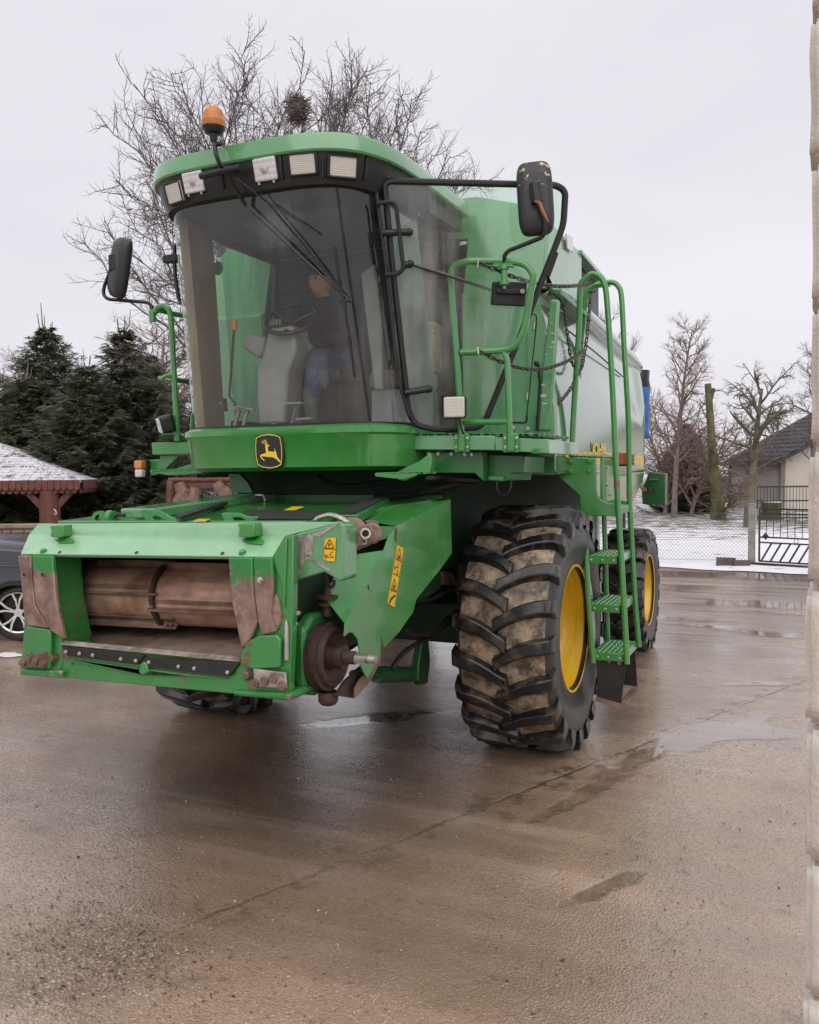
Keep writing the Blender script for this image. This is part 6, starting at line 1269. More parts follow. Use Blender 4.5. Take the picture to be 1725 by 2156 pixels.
SPR = [(105, 22.0, 690, 0, 'tall dark spruce behind the gazebo, leftmost of the spruces'), (268, 21.0, 690, 1, 'dark spruce right of the gazebo roof with thin twigs crossing its top'), (185, 19.8, 765, 1, 'shorter full spruce standing in front of the two taller spruces'), (20, 24.5, 860, 0, 'spruce at the left picture edge above the snowy gazebo roof'), (318, 23.5, 745, 1, 'spruce standing between the tall right spruce and the cab mirror'), (60, 21.0, 790, 1, 'spruce filling the gap left of the tallest left spruce')]
CONE = MB().lathe([(-.06, .004), (-.045, .016), (0, .019), (.045, .013), (.06, .003)], (0, 0, 0), (0, 0, 1), 7).mesh('cone', simple('brown_cone', (.25, .11, .05), .7))
for i, (px, d_, pyt, k_, lab) in enumerate(SPR):
    base = V(px, 1000, D=d_); top_ = V(px, pyt, D=d_).z; base.z = 0; H0 = (6.6, 6.9)[k_]; e = tag(empty('spruce_tree', base, i*1.9), lab, 'tree', 'spruces by the gazebo'); sc = top_/H0
    for nm, me in zip(('trunk', 'crown'), spm[k_]): o = bpy.data.objects.new(nm, me); COL.objects.link(o); o.parent = e; o.scale = (sc*(1.4 if i > 1 else 1.25), sc*(1.4 if i > 1 else 1.25), sc)
for (x, y) in ((694, 972), (718, 985), (830, 975), (866, 1000), (1000, 1355), (1150, 965), (1105, 940), (930, 1000)):
    pass
# ---- bare trees and twiggy masses
PB = dict(len=7.0, rad=[.13, .04, .014, .0075, .005], n=[30, 12, 9, 6], seg=[7, 6, 5, 4, 3], taper=[.15, .25, .35, .5, .6], wob=[.04, .12, .18, .2, .2], up=[.02, .05, .05, .05, .05], sides=[8, 5, 4, 3, 3], ang=[52, 45, 42, 40], ratio=[.42, .50, .60, .70], **{'from': [.28, .2, .15, .1]}, fall=.62)
def tree_at(name, px, pyb, pyt, P, seed, mats, label, d=None, group=None, grow=1.0, w=1.0):
    base = V(px, pyb, Z=0) if d is None else V(px, 1000, D=d); dd = (base-CAM).dot(FWD); base.z = 0; top_ = V(px, pyt, D=dd).z
    e, t = make_tree(name, base, P, seed, mats, label, group=group); zm_ = max(v[2] for v in t.crown.v+t.trunk.v); sc = top_/zm_*grow; e.scale = (sc*w, sc*w, sc); return e
tree_at('larch_tree', 1420, 1092, 655, PB, 31, (M['bark_grey'], M['bark_red']), 'tall slim bare tree just right of the combine, highest on that side', w=.9)
PF = dict(len=5.0, rad=[.20, .07, .026, .012, .0075], n=[17, 10, 9, 7], seg=[6, 7, 5, 4, 3], taper=[.22, .28, .35, .45, .6], wob=[.05, .15, .24, .26, .25], up=[.02, .05, .0, .0, .02], sides=[9, 6, 4, 3, 3], ang=[56, 50, 52, 50], ratio=[.46, .48, .6, .7], **{'from': [.30, .2, .15, .1]}, fall=.35)
M['bark_fruit'] = simple('mossy_grey_brown_bark', (.135, .115, .08), .9, 0, .4, 3, .6, 30)
tree_at('fruit_tree', 1577, 1112, 752, PF, 8, (M['bark_fruit'], M['bark_fruit']), 'gnarled mossy fruit tree growing behind the gate post', w=1.0)
# pollard: bare lopped trunk with a few water shoots
base = V(1512, 1096, Z=0); dd = (base-CAM).dot(FWD); pts = [V(px, py, D=dd) for px, py in ((1513, 1096), (1512, 1060), (1503, 980), (1497, 900), (1494, 850), (1491, 808))]; pts[0].z = -.05
e = tag(empty('lopped_tree', (0, 0, 0)), 'lopped bare trunk without a crown, green with moss, beyond the fence', 'tree'); b = MB(); b.tube(pts, [.33, .25, .18, .15, .135, .125], 12); b.tube([pts[4], V(1500, 828, D=dd), V(1504, 818, D=dd)], [.09, .08, .07], 8); b.build('trunk', M['bark_moss'], e)
t = Tree(77); PS = dict(len=1, rad=[.05, .03, .016, .010], n=[6, 5, 4], seg=[5, 4, 4, 3], taper=[.3, .4, .5, .6], wob=[.15, .2, .25, .25], up=[.02, .0, .0, .0], sides=[5, 4, 3, 3], ang=[45, 45, 45], ratio=[.6, .55, .5], **{'from': [.2, .1, .1]}, fall=.3)
for (i_, n_) in ((1, 16), (2, 7), (3, 4), (4, 3), (5, 2)):
    for k in range(n_): a = t.r.random()*6.28; p = pts[i_-1].lerp(pts[i_], t.r.random()); t.branch(p+Vector((math.cos(a), math.sin(a), 0))*.2, Vector((math.cos(a), math.sin(a), .3)), t.r.uniform(.6, 1.3)*(1.2 if i_ == 1 else .8), .028, 1, PS)
t.crown.build('crown', M['bark_moss'], e, smooth=80, recalc=False)
tree_at('bare_tree', 1712, 1085, 700, PB, 45, (M['bark_grey'], M['bark_grey']), 'pale bare tree half hidden by the block wall at the right', d=36, w=1.1)
PBsh = dict(len=1.2, rad=[.05, .03, .014, .009, .0065], n=[13, 11, 9, 6], seg=[3, 5, 4, 3, 3], taper=[.8, .35, .4, .5, .6], wob=[.1, .16, .2, .25, .25], up=[0, .06, .03, .0, .0], sides=[5, 4, 3, 3, 3], ang=[38, 42, 45, 45], ratio=[1.7, .55, .5, .5], **{'from': [.1, .15, .1, .1]}, fall=.1)
for px, d_, pyt, sd, mt, lab in ((1400, 38, 830, 1, 'bark_red', 'brown twiggy shrub directly behind the rear of the combine'), (1455, 37.5, 860, 2, 'bark_red', 'brown twiggy shrub left of the lopped trunk'), (1545, 41, 985, 4, 'bark_red', 'low reddish shrub between the lopped trunk and the fruit tree'), (1478, 42, 930, 6, 'bark_grey', 'greyish shrub behind the lopped trunk')):
    tree_at('bare_shrub', px, 0, pyt, PBsh, sd, (M[mt], M[mt]), lab, d=d_, group='bare shrubs in the snowy garden', w=1.15)
e0_ = V(1445, 1000, D=40); e0_.z = 0; e = tag(empty('spruce_tree', e0_, .4), 'dull green spruce among brown shrubs right of the combine', 'tree')
for nm, me in zip(('trunk', 'crown'), spm[1]): o = bpy.data.objects.new(nm, me); COL.objects.link(o); o.parent = e; o.scale = (.85, .85, .6)
for px, d_, pyt, sd, lab in ((15, 30, 740, 3, 'grey bare tree at the left edge behind the spruces'), (165, 31, 715, 5, 'bare tree showing above and between the two tall spruces'), (240, 30, 760, 9, 'bare tree whose crown fills the gap right of the left tall spruce'), (345, 26, 640, 13, 'reddish bare tree between the right spruce and the cab')):
    tree_at('bare_tree', px, 0, pyt, PB, sd, (M['bark_grey'], M['bark_red'] if px > 300 else M['bark_grey']), lab, d=d_, w=1.7, group='bare trees behind the spruces')
tree_at('bare_tree', 1310, 0, 610, PB, 17, (M['bark_grey'], M['bark_grey']), 'bare tree whose twig tips show above the combine hood', d=30, w=.8, group='bare trees behind the spruces')
# ================================================================== FENCE AND GATE
M['concrete'] = simple('grey_concrete_post', (.26, .25, .24), .85, 0, .2, 6, .4, 60); M['gate_iron'] = simple('dark_gate_iron', (.035, .037, .045), .5, .2, .3, 20); M['wire'] = simple('galvanised_wire', (.16, .16, .165), .5, .5, .2, 9)
M['plank'] = simple('grey_weathered_plank', (.10, .08, .07), .85, 0, .3, 9, .4, 40)
def dvec(a, b_): return (b_-a)
P0 = V(1583, 1188, Z=0); FD = (P0-CAM).dot(FWD); gR = V(1702, 1196, Z=0); gd_ = (gR-P0); gd_.z = 0; gd_.normalize()
fL = V(1345, 1184, Z=0); fd = (fL-P0); fd.z = 0; flen = fd.length; fd.normalize()
sc_m = FD/PX_F
b = MB(); b.box(P0+Vector((0, 0, .62)), (.14, .14, 1.26)); b.box(P0+Vector((0, 0, 1.262)), (.15, .15, .03)); tag(b.build('fence_post', M['concrete'], None, bevel=.015), 'square grey concrete post between wire fence and gate', 'post')
e = tag(empty('wire_fence', P0), 'diamond wire mesh fence running from behind the combine to the gate post', 'fence'); b = MB(); Hf = 1.02
LF = flen+3.5; nd = int(LF/.075)
for i in range(-14, nd):
    for sg in (1, -1):
        a0 = i*.075; pts = []
        t0, t1 = 0, 1; x0, x1 = a0, a0+sg*Hf*.9
        if sg < 0: x0, x1 = a0+Hf*.9, a0
        za, zb = .06, .06+Hf
        xa, xb = x0, x1
        if max(xa, xb) < 0 or min(xa, xb) > LF: continue
        def clip(x, z, x2, z2):
            if x < 0: f = -x/(x2-x); return 0, z+(z2-z)*f
            if x > LF: f = (LF-x)/(x2-x); return LF, z+(z2-z)*f
            return x, z
        p = clip(xa, za, xb, zb); q = clip(xb, zb, xa, za); b.tube([fd*p[0]+Vector((0, 0, p[1])), fd*q[0]+Vector((0, 0, q[1]))], .0026, 3, cap=False)
b.build('wire_mesh', M['wire'], e, smooth=0, recalc=False)
b = MB()
for z_ in (.08, .55, 1.08): b.tube([Vector((0, 0, z_)), fd*LF+Vector((0, 0, z_))], .004, 4)
b.build('tension_wire', M['wire'], e)
for s_ in (2.6, 5.2): MB().box(fd*s_+Vector((0, 0, .55)), (.05, .05, 1.1)).build('post', M['gate_iron'], e)
# gate: frame, upright bars, slanting bars in the bottom panel, scrolls
g = tag(empty('driveway_gate', P0+gd_*.16), 'dark iron gate with slanting bars in its lower panel', 'gate'); GL = 3.4; zb, zm1, zm2, zt = .08, .47, .58, 1.17
b = MB()
for z_ in (zb, zm1, zm2, zt-.10, zt): b.bar(Vector((0, 0, z_)), gd_*GL+Vector((0, 0, z_)), .035, .03)
for s_ in (0, GL): b.bar(gd_*s_+Vector((0, 0, zb)), gd_*s_+Vector((0, 0, zt)), .04, .04)
b.build('gate_frame', M['gate_iron'], g)
k_ = 0
for i in range(1, int(GL/.145)): s_ = i*.145; MB().tube([gd_*s_+Vector((0, 0, zm2)), gd_*s_+Vector((0, 0, zt))], .008, 5).build('upright_bar', M['gate_iron'], g)
for i in range(int(GL/.19)): s_ = .04+i*.19; MB().bar(gd_*s_+Vector((0, 0, zb)), gd_*min(GL, s_+.22)+Vector((0, 0, zm1)), .014, .035).build('slanting_bar', M['gate_iron'], g)
for s_ in (.75, 1.25, 1.75): MB().tube([gd_*(s_+math.cos(a)*.045)+Vector((0, 0, (zm1+zm2)/2+math.sin(a)*.045)) for a in [i*.5236 for i in range(12)]], .006, 5, True).build('scroll', M['gate_iron'], g)
b = MB(); c_ = gd_*.13+Vector((0, 0, zm2+.02)); b.prism([c_+Vector((0, 0, .08)), c_+gd_*.07, c_-Vector((0, 0, .08)), c_-gd_*.07], (0, .02, 0)); b.build('diamond_plate', M['gate_iron'], g)
b = MB(); b.bar(P0+gd_*-.1+Vector((0, -.12, .03)), P0+gd_*6+Vector((0, -.12, .03)), .12, .05); tag(b.build('gate_rail', M['gate_iron'], None, bevel=.01), 'low dark sliding rail on the ground under the gate', 'rail')
a_, c_ = V(*zr(592, 1955), D=FD-.4), V(*zr(850, 1968), D=FD-.3); a_.z = c_.z = .0
b = MB(); b.bar(a_+Vector((0, 0, .10)), a_.lerp(c_, .55)+Vector((0, 0, .08)), .06, .19); b.bar(a_.lerp(c_, .5)+Vector((0, -.07, .07)), c_+Vector((0, -.07, .06)), .06, .13); tag(b.build('plank', M['plank'], None, bevel=.008), 'weathered dark plank lying on edge at the foot of the wire fence', 'plank')
# second iron fence farther back, stump
pa, pb2 = V(*zr(905, 1640), D=31), V(*zr(1305, 1640), D=31); pa.z = pb2.z = 0; dv = pb2-pa; e = tag(empty('iron_fence', pa), 'low dark iron fence far behind the gate, in front of the house', 'fence'); b = MB()
for z_ in (.25, .85, 1.35): b.bar(Vector((0, 0, z_)), dv*2.5+Vector((0, 0, z_)), .04, .05)
b.build('rails', M['gate_iron'], e)
for i in range(40): MB().bar(dv*(i*.0625)+Vector((0, 0, .1)), dv*(i*.0625)+Vector((0, 0, 1.4)), .02, .02).build('upright_bar', M['gate_iron'], e)
sp_ = V(*zr(1010, 1650), Z=0); b = MB(); b.lathe([(-.05, .42), (.15, .36), (.6, .36), (.72, .37)], sp_, (0.03, 0, 1), 14, cap=True); b.lathe([(.72, .36), (.77, .33), (.79, .1), (.79, .001)], sp_, (.03, 0, 1), 14, mi=1); tag(b.build('tree_stump', [M['bark_moss'], simple('snow_cap', (.75, .75, .78), .7)], None), 'sawn tree stump capped with snow, seen through the gate', 'stump')
# ================================================================== HOUSE on the right
M['render_cream'] = simple('cream_render', (.62, .57, .50), .9, 0, .08, 2, .2, 80); M['render_grey'] = simple('grey_render', (.36, .33, .31), .9, 0, .1, 2); M['tile_dark'] = simple('anthracite_tile', (.035, .036, .045), .5, 0, .25, 4); M['white_wall'] = simple('white_render', (.7, .68, .68), .9, 0, .08, 2)
hd = 41.0
def hp2(x, y, d=hd): return V(*zr(x, y), D=d)
he = tag(empty('house', (0, 0, 0)), 'cream rendered house with dark tiled roof behind the fruit tree', 'house')
g0, g1 = hp2(1040, 1520), hp2(1900, 1520); 
cA = Vector((hp2(1085, 1500).x, hp2(1085, 1500).y, 0))
rgt = Vector((RGT.x, RGT.y, 0)).normalized(); fwd = Vector((FWD.x, FWD.y, 0)).normalized()
gdir = (rgt*.97-fwd*.24).normalized(); sdir = (fwd*.97-rgt*.20).normalized()
ez = hp2(1040, 1170).z; GW = 8.4; rz = ez+2.3; SLn = 4.2
b = MB(); b.prism([cA, cA+gdir*GW, cA+gdir*GW+Vector((0, 0, ez)), cA+gdir*GW/2+Vector((0, 0, rz)), cA+Vector((0, 0, ez))], sdir*.2); b.build('gable_wall', M['render_cream'], he)
b = MB(); b.prism([cA, cA+sdir*SLn, cA+sdir*SLn+Vector((0, 0, ez)), cA+Vector((0, 0, ez))], gdir*.2); b.build('side_wall', M['render_grey'], he)
b = MB(); b.prism([cA-gdir*.5-sdir*.5+Vector((0, 0, ez-.30)), cA-gdir*.5+sdir*SLn+Vector((0, 0, ez-.30)), cA+gdir*GW/2+sdir*SLn+Vector((0, 0, rz+.08)), cA+gdir*GW/2-sdir*.5+Vector((0, 0, rz+.08))], (0, 0, .16)); rfh = b.build('roof', M['tile_dark'], he)
b = MB(); b.prism([cA+gdir*(GW+.5)-sdir*.5+Vector((0, 0, ez-.30)), cA+gdir*(GW+.5)+sdir*SLn+Vector((0, 0, ez-.30)), cA+gdir*GW/2+sdir*SLn+Vector((0, 0, rz+.08)), cA+gdir*GW/2-sdir*.5+Vector((0, 0, rz+.08))], (0, 0, .16)); b.build('roof', M['tile_dark'], he)
ru = (cA+gdir*GW/2+Vector((0, 0, rz+.08)))-(cA-gdir*.5+Vector((0, 0, ez-.30))); o0 = cA-gdir*.5+Vector((0, 0, ez-.12)); tw_ = .42; nrow = 13
tb = MB()
pr = []
for q in range(7): a = q/6; pr.append((a, .05*math.sin(a*math.pi)))
for (u, h_) in pr:
    pass
nrm = sdir.cross(ru).normalized(); nrm = nrm if nrm.z > 0 else -nrm
rows_ = []
for (u, h_) in pr: rows_.append((u, h_))
tvs = [sdir*(u*tw_)+nrm*h_ for u, h_ in rows_]+[sdir*(u*tw_)+ru*(1/nrow)*1.02+nrm*(h_-.03) for u, h_ in rows_]+[sdir*(u*tw_)+nrm*(h_-.05) for u, h_ in rows_]
nq = len(rows_); tb.add(tvs, [(i, i+1, nq+i+1, nq+i) for i in range(nq-1)]+[(2*nq+i, 2*nq+i+1, i+1, i) for i in range(nq-1)]); TILE = tb.mesh('tile', M['tile_dark'], 60)
for r_ in range(nrow):
    for c2 in range(int(SLn/tw_)): inst('tile', TILE, rfh, T(o0+ru*(r_/nrow)-sdir*.45+sdir*(c2*tw_)+nrm*.03))
# gutter pipe and far houses
b = MB(); pq = cA+sdir*SLn*.98-gdir*.1; b.tube([pq, pq+Vector((0, 0, ez))], .06, 8); b.build('downpipe', M['gate_iron'], he)
def far_house(px0, px1, pyt, pyr, d_, label, flip=0):
    a, c = V(px0, 1000, D=d_), V(px1, 1000, D=d_); a.z = c.z = 0; zt_ = V(px0, pyt, D=d_).z; zr_ = V(px0, pyr, D=d_).z; e = tag(empty('house', (0, 0, 0)), label, 'house', 'distant houses'); dep = fwd*6; mid = (a+c)/2
    MB().prism([a, c, c+Vector((0, 0, zt_)), mid+Vector((0, 0, zr_)), a+Vector((0, 0, zt_))], dep).build('wall', M['white_wall'], e)
    for s0, s1 in ((a, mid), (c, mid)): MB().prism([s0+(s0-mid)*.1+Vector((0, 0, zt_-.25))-fwd*.4, s1+Vector((0, 0, zr_+.02))-fwd*.4, s1+Vector((0, 0, zr_+.02))+dep, s0+(s0-mid)*.1+Vector((0, 0, zt_-.25))+dep], (0, 0, .2)).build('roof', M['tile_dark'], e)
    w_ = (c-a)
    for fx in (.25, .65):
        for fz in (.25, .68): p = a+w_*fx+Vector((0, 0, zt_*fz)); MB().prism([p, p+w_*.12, p+w_*.12+Vector((0, 0, 1.2)), p+Vector((0, 0, 1.2))], -fwd*.05).build('window', M['dark_glass'], e)
M['dark_glass'] = simple('dark_window_glass', (.03, .035, .045), .1)
far_house(1548, 1584, 1032, 1008, 75, 'small white house with dark windows glimpsed between the bare trunks')
far_house(1484, 1512, 1050, 1024, 90, 'distant white house low behind the shrubs left of the fruit tree')
# hedge beyond the garden so the horizon is closed
# ================================================================== BLOCK WALL close to the camera on the right
M['block'] = simple('white_silicate_block', (.68, .63, .57), .9, 0, .10, 7, .55, 90); M['mortar'] = simple('grey_brown_mortar', (.36, .29, .23), .95, 0, .2, 20, .6, 60)
bwd = 1.5; yj = [75, 372, 652, 944, 1240, 1530, 1817, 2093]; exs = [1716, 1716, 1712, 1707, 1701, 1698, 1694, 1690, 1690]
we = tag(empty('block_pier', (0, 0, 0)), 'pale masonry block pier close by at the right picture edge', 'pier')
hb = (V(1705, 944, D=bwd)-V(1705, 1240, D=bwd)).length; ztop = V(1705, 75, D=bwd).z
_rv = ray(1702, 1078); wf = Vector((_rv.x, _rv.y, 0)).normalized(); wf.rotate(Matrix.Rotation(rad(-1.5), 3, 'Z')); wr = Vector((wf.y, -wf.x, 0))
xe0 = V(1702, 1240, D=bwd); z0 = xe0.z; row0 = 3
rb_ = random.Random(2)
def rough_block(w_, d_, h_, seed):
    rr_ = random.Random(seed); bm = bmesh.new(); bmesh.ops.create_cube(bm, size=1); bmesh.ops.scale(bm, vec=(w_, d_, h_), verts=bm.verts); bmesh.ops.bevel(bm, geom=bm.edges[:], offset=.009, segments=2, affect='EDGES'); bmesh.ops.subdivide_edges(bm, edges=[e2 for e2 in bm.edges if e2.calc_length() > .1], cuts=7, use_grid_fill=True)
    for v in bm.verts: v.co += v.normal*0+Vector((mnoise.noise(v.co*9+Vector((seed*3, 0, 0)))*.0045, mnoise.noise(v.co*9+Vector((0, seed*3, 0)))*.0045, mnoise.noise(v.co*9)*.004))
    me = bpy.data.meshes.new('block'); bm.to_mesh(me); bm.free(); me.materials.append(M['block'])
    for p in me.polygons: p.use_smooth = True
    return me
bms = [rough_block(.50, .25, hb-.013, s_) for s_ in (1, 2, 3, 4)]; bms2 = [rough_block(.25, .25, hb-.013, s_) for s_ in (5, 6)]
nrows = int(z0/hb)+1; RM = Matrix((wr, wf, Vector((0, 0, 1)))).transposed(); zbase = z0-nrows*hb
b = MB(); cw = .5
for r_ in range(nrows+14):
    zc_ = zbase+hb*(r_+.5)
    if zc_+hb/2 < .01: continue
    x = 0; odd = r_ % 2; jit = rb_.uniform(-.004, .004); k_ = 0
    while x < cw:
        w_ = .246 if odd else .50; me = rb_.choice(bms2 if w_ < .3 else bms); c_ = xe0+wr*(x+w_/2+jit)+wf*.125; c_.z = zc_; inst('block', me, we, T(c_, RM)); x += w_+.008
for zz in (0,):
    c_ = xe0+wr*(cw/2)+wf*.125; zt_ = zbase+hb*(nrows+14)-.03; c_.z = zt_/2; b.box(c_, (cw-.03, .215, zt_), RM)
b.build('mortar', M['mortar'], we)
# ================================================================== GAZEBO on the left
M['shingle'] = None
def shingle_mat():
    k = N('snow_dusted_shingle'); n = k.noise(5, 6, .65); st = k.noise(30, 4); mk = k.ramp(k.math('ADD', k.math('MULTIPLY', n, .6), k.math('MULTIPLY', st, .4)), [(.50, 0), (.58, 1)]); k.set(Base_Color=k.mix(mk, (.66, .66, .70), (.16, .11, .11)), Roughness=.8, Normal=k.bump(n, .4, .02)); return k.mat
M['shingle'] = shingle_mat()
gz = 17.0
def G(x, y, d=gz): return V(*zw(x, y), D=d)
ge = tag(empty('gazebo', (0, 0, 0)), 'red-brown wooden gazebo with scalloped eaves and snow-dusted shingle roof', 'gazebo')
cr_ = G(742, 395); ezg = cr_.z; S_ = 5.4
gr = (rgt*.985+fwd*.17).normalized(); gf = (fwd*.985-rgt*.17).normalized()
c00 = Vector((cr_.x, cr_.y, ezg)); corners = [c00, c00-gr*S_, c00-gr*S_+gf*S_, c00+gf*S_]; apex = c00-gr*S_/2+gf*S_/2+Vector((0, 0, .98)); 
roofs = []
for i in range(4):
    a, c = corners[i], corners[(i+1) % 4]; rp = MB().prism([a, c, apex], (0, 0, .05)).build('roof_slope', M['shingle'], ge, smooth=0); roofs.append((rp, a, c))
SH_ME = MB().box((0, 0, 0), (.15, .012, .15)).mesh('shingle', M['shingle'], 0)
for (rp, a, c), cnt in zip(roofs[:1]+roofs[3:], (18, 18)):
    ed = (c-a).normalized(); mid = (a+c)/2; up_ = (apex-mid); nrm = ed.cross(up_).normalized(); nrm = nrm if nrm.z > 0 else -nrm; un = up_.normalized(); RMx = Matrix((ed, nrm, un)).transposed()
    for r_ in range(cnt):
        f = r_/cnt; Lr = (c-a).length*(1-f); ncol = int(Lr/.155)
        for q in range(ncol):
            if rp is not roofs[0][0] and r_ > 17: continue
            inst('shingle', SH_ME, rp, T(a.lerp(apex, f)+(c-a)*(1-f)*((q+.5+.0*(r_ % 2))/max(1, ncol))+un*.07+nrm*(.055), RMx @ Matrix.Rotation(rad(3), 3, 'X')))
pk = []
for i in range(9): a = math.pi+math.pi*i/8; pk.append((math.cos(a)*.055, math.sin(a)*.055-.10))
PICK = MB().prism([(-.055, 0, .04), ]+[(x, 0, z) for x, z in pk]+[(.055, 0, .04)], (0, .018, 0)).mesh('scallop_board', M['wood_red'], 0)
for i in (0, 3):
    a, c = (corners[0], corners[1]) if i == 0 else (corners[3], corners[0]); ed = (c-a).normalized(); nn = Vector((ed.y, -ed.x, 0)); n_ = int((c-a).length/.118); 
    for row, (dz2, off) in enumerate(((.0, .0), (-.07, .06))):
        for q in range(n_):
            p = a+ed*(.06+q*.118+(.059 if row else 0))+Vector((0, 0, .02+dz2))+(nn*(.03-.06*row) if i == 0 else nn*(.03-.06*row))*-1*(1 if (nn.dot(apex-a) > 0) else -1); inst('scallop_board', PICK, ge, T(p, Matrix((ed, Vector((-ed.y, ed.x, 0)), Vector((0, 0, 1)))).transposed()))
for (fx, fy) in ((.16, .16), (S_-.3, .16), (.16, S_-.3), (S_-.3, S_-.3)):
    p = c00-gr*(fx+.45)+gf*fy; p.z = 0; MB().lathe([(0, .20), (ezg-.02, .19)], p, (0, 0, 1), 14, cap=True).build('post', M['wood_red'], ge)
    for sg in (1, -1): MB().bar(p+Vector((0, 0, ezg-.62))+gr*-.0, p+Vector((0, 0, ezg-.05))-gr*.5*sg, .12, .12).build('brace', M['wood_red'], ge)
bm_ = MB()
for i in range(4): bm_.bar(corners[i].lerp(apex, .12)-Vector((0, 0, .2)), corners[(i+1) % 4].lerp(apex, .12)-Vector((0, 0, .2)), .14, .16)
bm_.build('ring_beam', M['wood_red'], ge)
# hook on the post
MB().tube(catmull([G(x, y, gz-.35) for x, y in ((498, 640), (515, 655), (522, 685), (508, 695), (502, 672))], 5), .012, 5).build('hook', M['galv'], ge)
# stone parapet in front of it
M['stone'] = simple('pinkish_field_stone', (.28, .21, .18), .9, 0, .35, 3, .6, 30)
pw = tag(empty('stone_wall', (0, 0, 0)), 'low stone parapet wall behind the parked car', 'wall'); pz = G(150, 780, 15.8).z; w0_ = G(-900, 780, 15.8); w1_ = G(420, 780, 15.8); w0_.z = w1_.z = 0; wd_ = (w1_-w0_); wl = wd_.length; wd_.normalize(); wn_ = Vector((-wd_.y, wd_.x, 0))
MB().prism([w0_, w1_, w1_+Vector((0, 0, pz-.08)), w0_+Vector((0, 0, pz-.08))], wn_*.3).build('mortar', M['mortar'], pw)
MB().prism([w0_-wn_*.05+Vector((0, 0, pz-.08)), w1_-wn_*.05+Vector((0, 0, pz-.08)), w1_-wn_*.05+Vector((0, 0, pz)), w0_-wn_*.05+Vector((0, 0, pz))], wn_*.42).build('coping', M['stone'], pw, bevel=.02)
rs_ = random.Random(8); zz = .0
while zz < pz-.1:
    hh = min(rs_.uniform(.16, .26), pz-.085-zz); xx = 0
    while xx < wl: ww = rs_.uniform(.16, .38); c_ = w0_+wd_*(xx+ww/2)-wn_*.01+Vector((0, 0, zz+hh/2)); o_ = MB().box((0, 0, 0), (ww-.025, .08, hh-.025), None); inst('stone', o_.mesh('stone', M['stone'], 30), pw, T(c_, Matrix((wd_, wn_, Vector((0, 0, 1)))).transposed())); xx += ww
    zz += hh
# small evergreen plant on the parapet
# ================================================================== LOG SWING FRAME behind the feeder house
M['log'] = simple('barked_log', (.30, .19, .15), .8, 0, .3, 7, .4, 40); M['rust_pipe'] = simple('rusty_pipe', (.22, .09, .065), .75, 0, .4, 14, .4, 60)
sd_ = 19.0
def Q(x, y, d=sd_): return V(*zl(x, y), D=d)
def toground(p, q): f = (0-p.z)/(q.z-p.z); return p+(q-p)*f
sw = tag(empty('swing_frame', (0, 0, 0)), 'log swing frame with rusty post seen between feeder house and cab', 'swing frame')
b = MB(); p, q = Q(572, 385), Q(572, 600); b.tube([p, toground(p, q)], .085, 8); b.build('rusty_post', M['rust_pipe'], sw); b = MB(); b.tube([Q(560, 383), Q(1250, 378)], .05, 8); b.build('rusty_top_bar', M['rust_pipe'], sw)
b = MB(); b.tube([Q(620, 415, 19.2), Q(1250, 405, 19.2)], [.14, .12], 10); b.build('log_beam', M['log'], sw)
for (a, c) in (((635, 405), (705, 585)), ((760, 440), (715, 580)), ((690, 440), (595, 600)), ((905, 405), (968, 500)), ((1010, 450), (950, 520))): p, q = Q(*a), Q(*c); MB().tube([p, toground(p, q)], .13, 9).build('log_leg', M['log'], sw)
# far picket fence behind it
fpa, fpb = V(395, 1000, D=40), V(520, 1000, D=40); fpa.z = fpb.z = 0; e = tag(empty('picket_fence', (0, 0, 0)), 'distant grey picket fence seen under the swing frame', 'fence'); 
for z_ in (.9, 1.5): MB().bar(fpa+Vector((0, 0, z_)), fpb+Vector((0, 0, z_)), .05, .08).build('rail', M['gate_iron'], e)
for i in range(24): p = fpa.lerp(fpb, i/23); MB().bar(p+Vector((0, 0, .3)), p+Vector((0, 0, 1.7)), .05, .03).build('picket', M['gate_iron'], e)
# ================================================================== PARKED CAR at the left edge (front wheel and wing in view)
M['car_paint'] = simple('dark_grey_metallic_paint', (.075, .078, .095), .22, .55, .08, 2); M['alloy'] = simple('bright_alloy', (.62, .62, .62), .3, .7, .1, 20); M['alloy_dark'] = simple('dark_wheel_barrel', (.02, .02, .022), .5)
cw_ = V(34, 1355, Z=0); ce = tag(empty('parked_car', cw_, math.atan2(rgt.y, rgt.x)+rad(6)), 'dark grey car with ten-spoke alloy wheel, half cut by left picture edge', 'car')
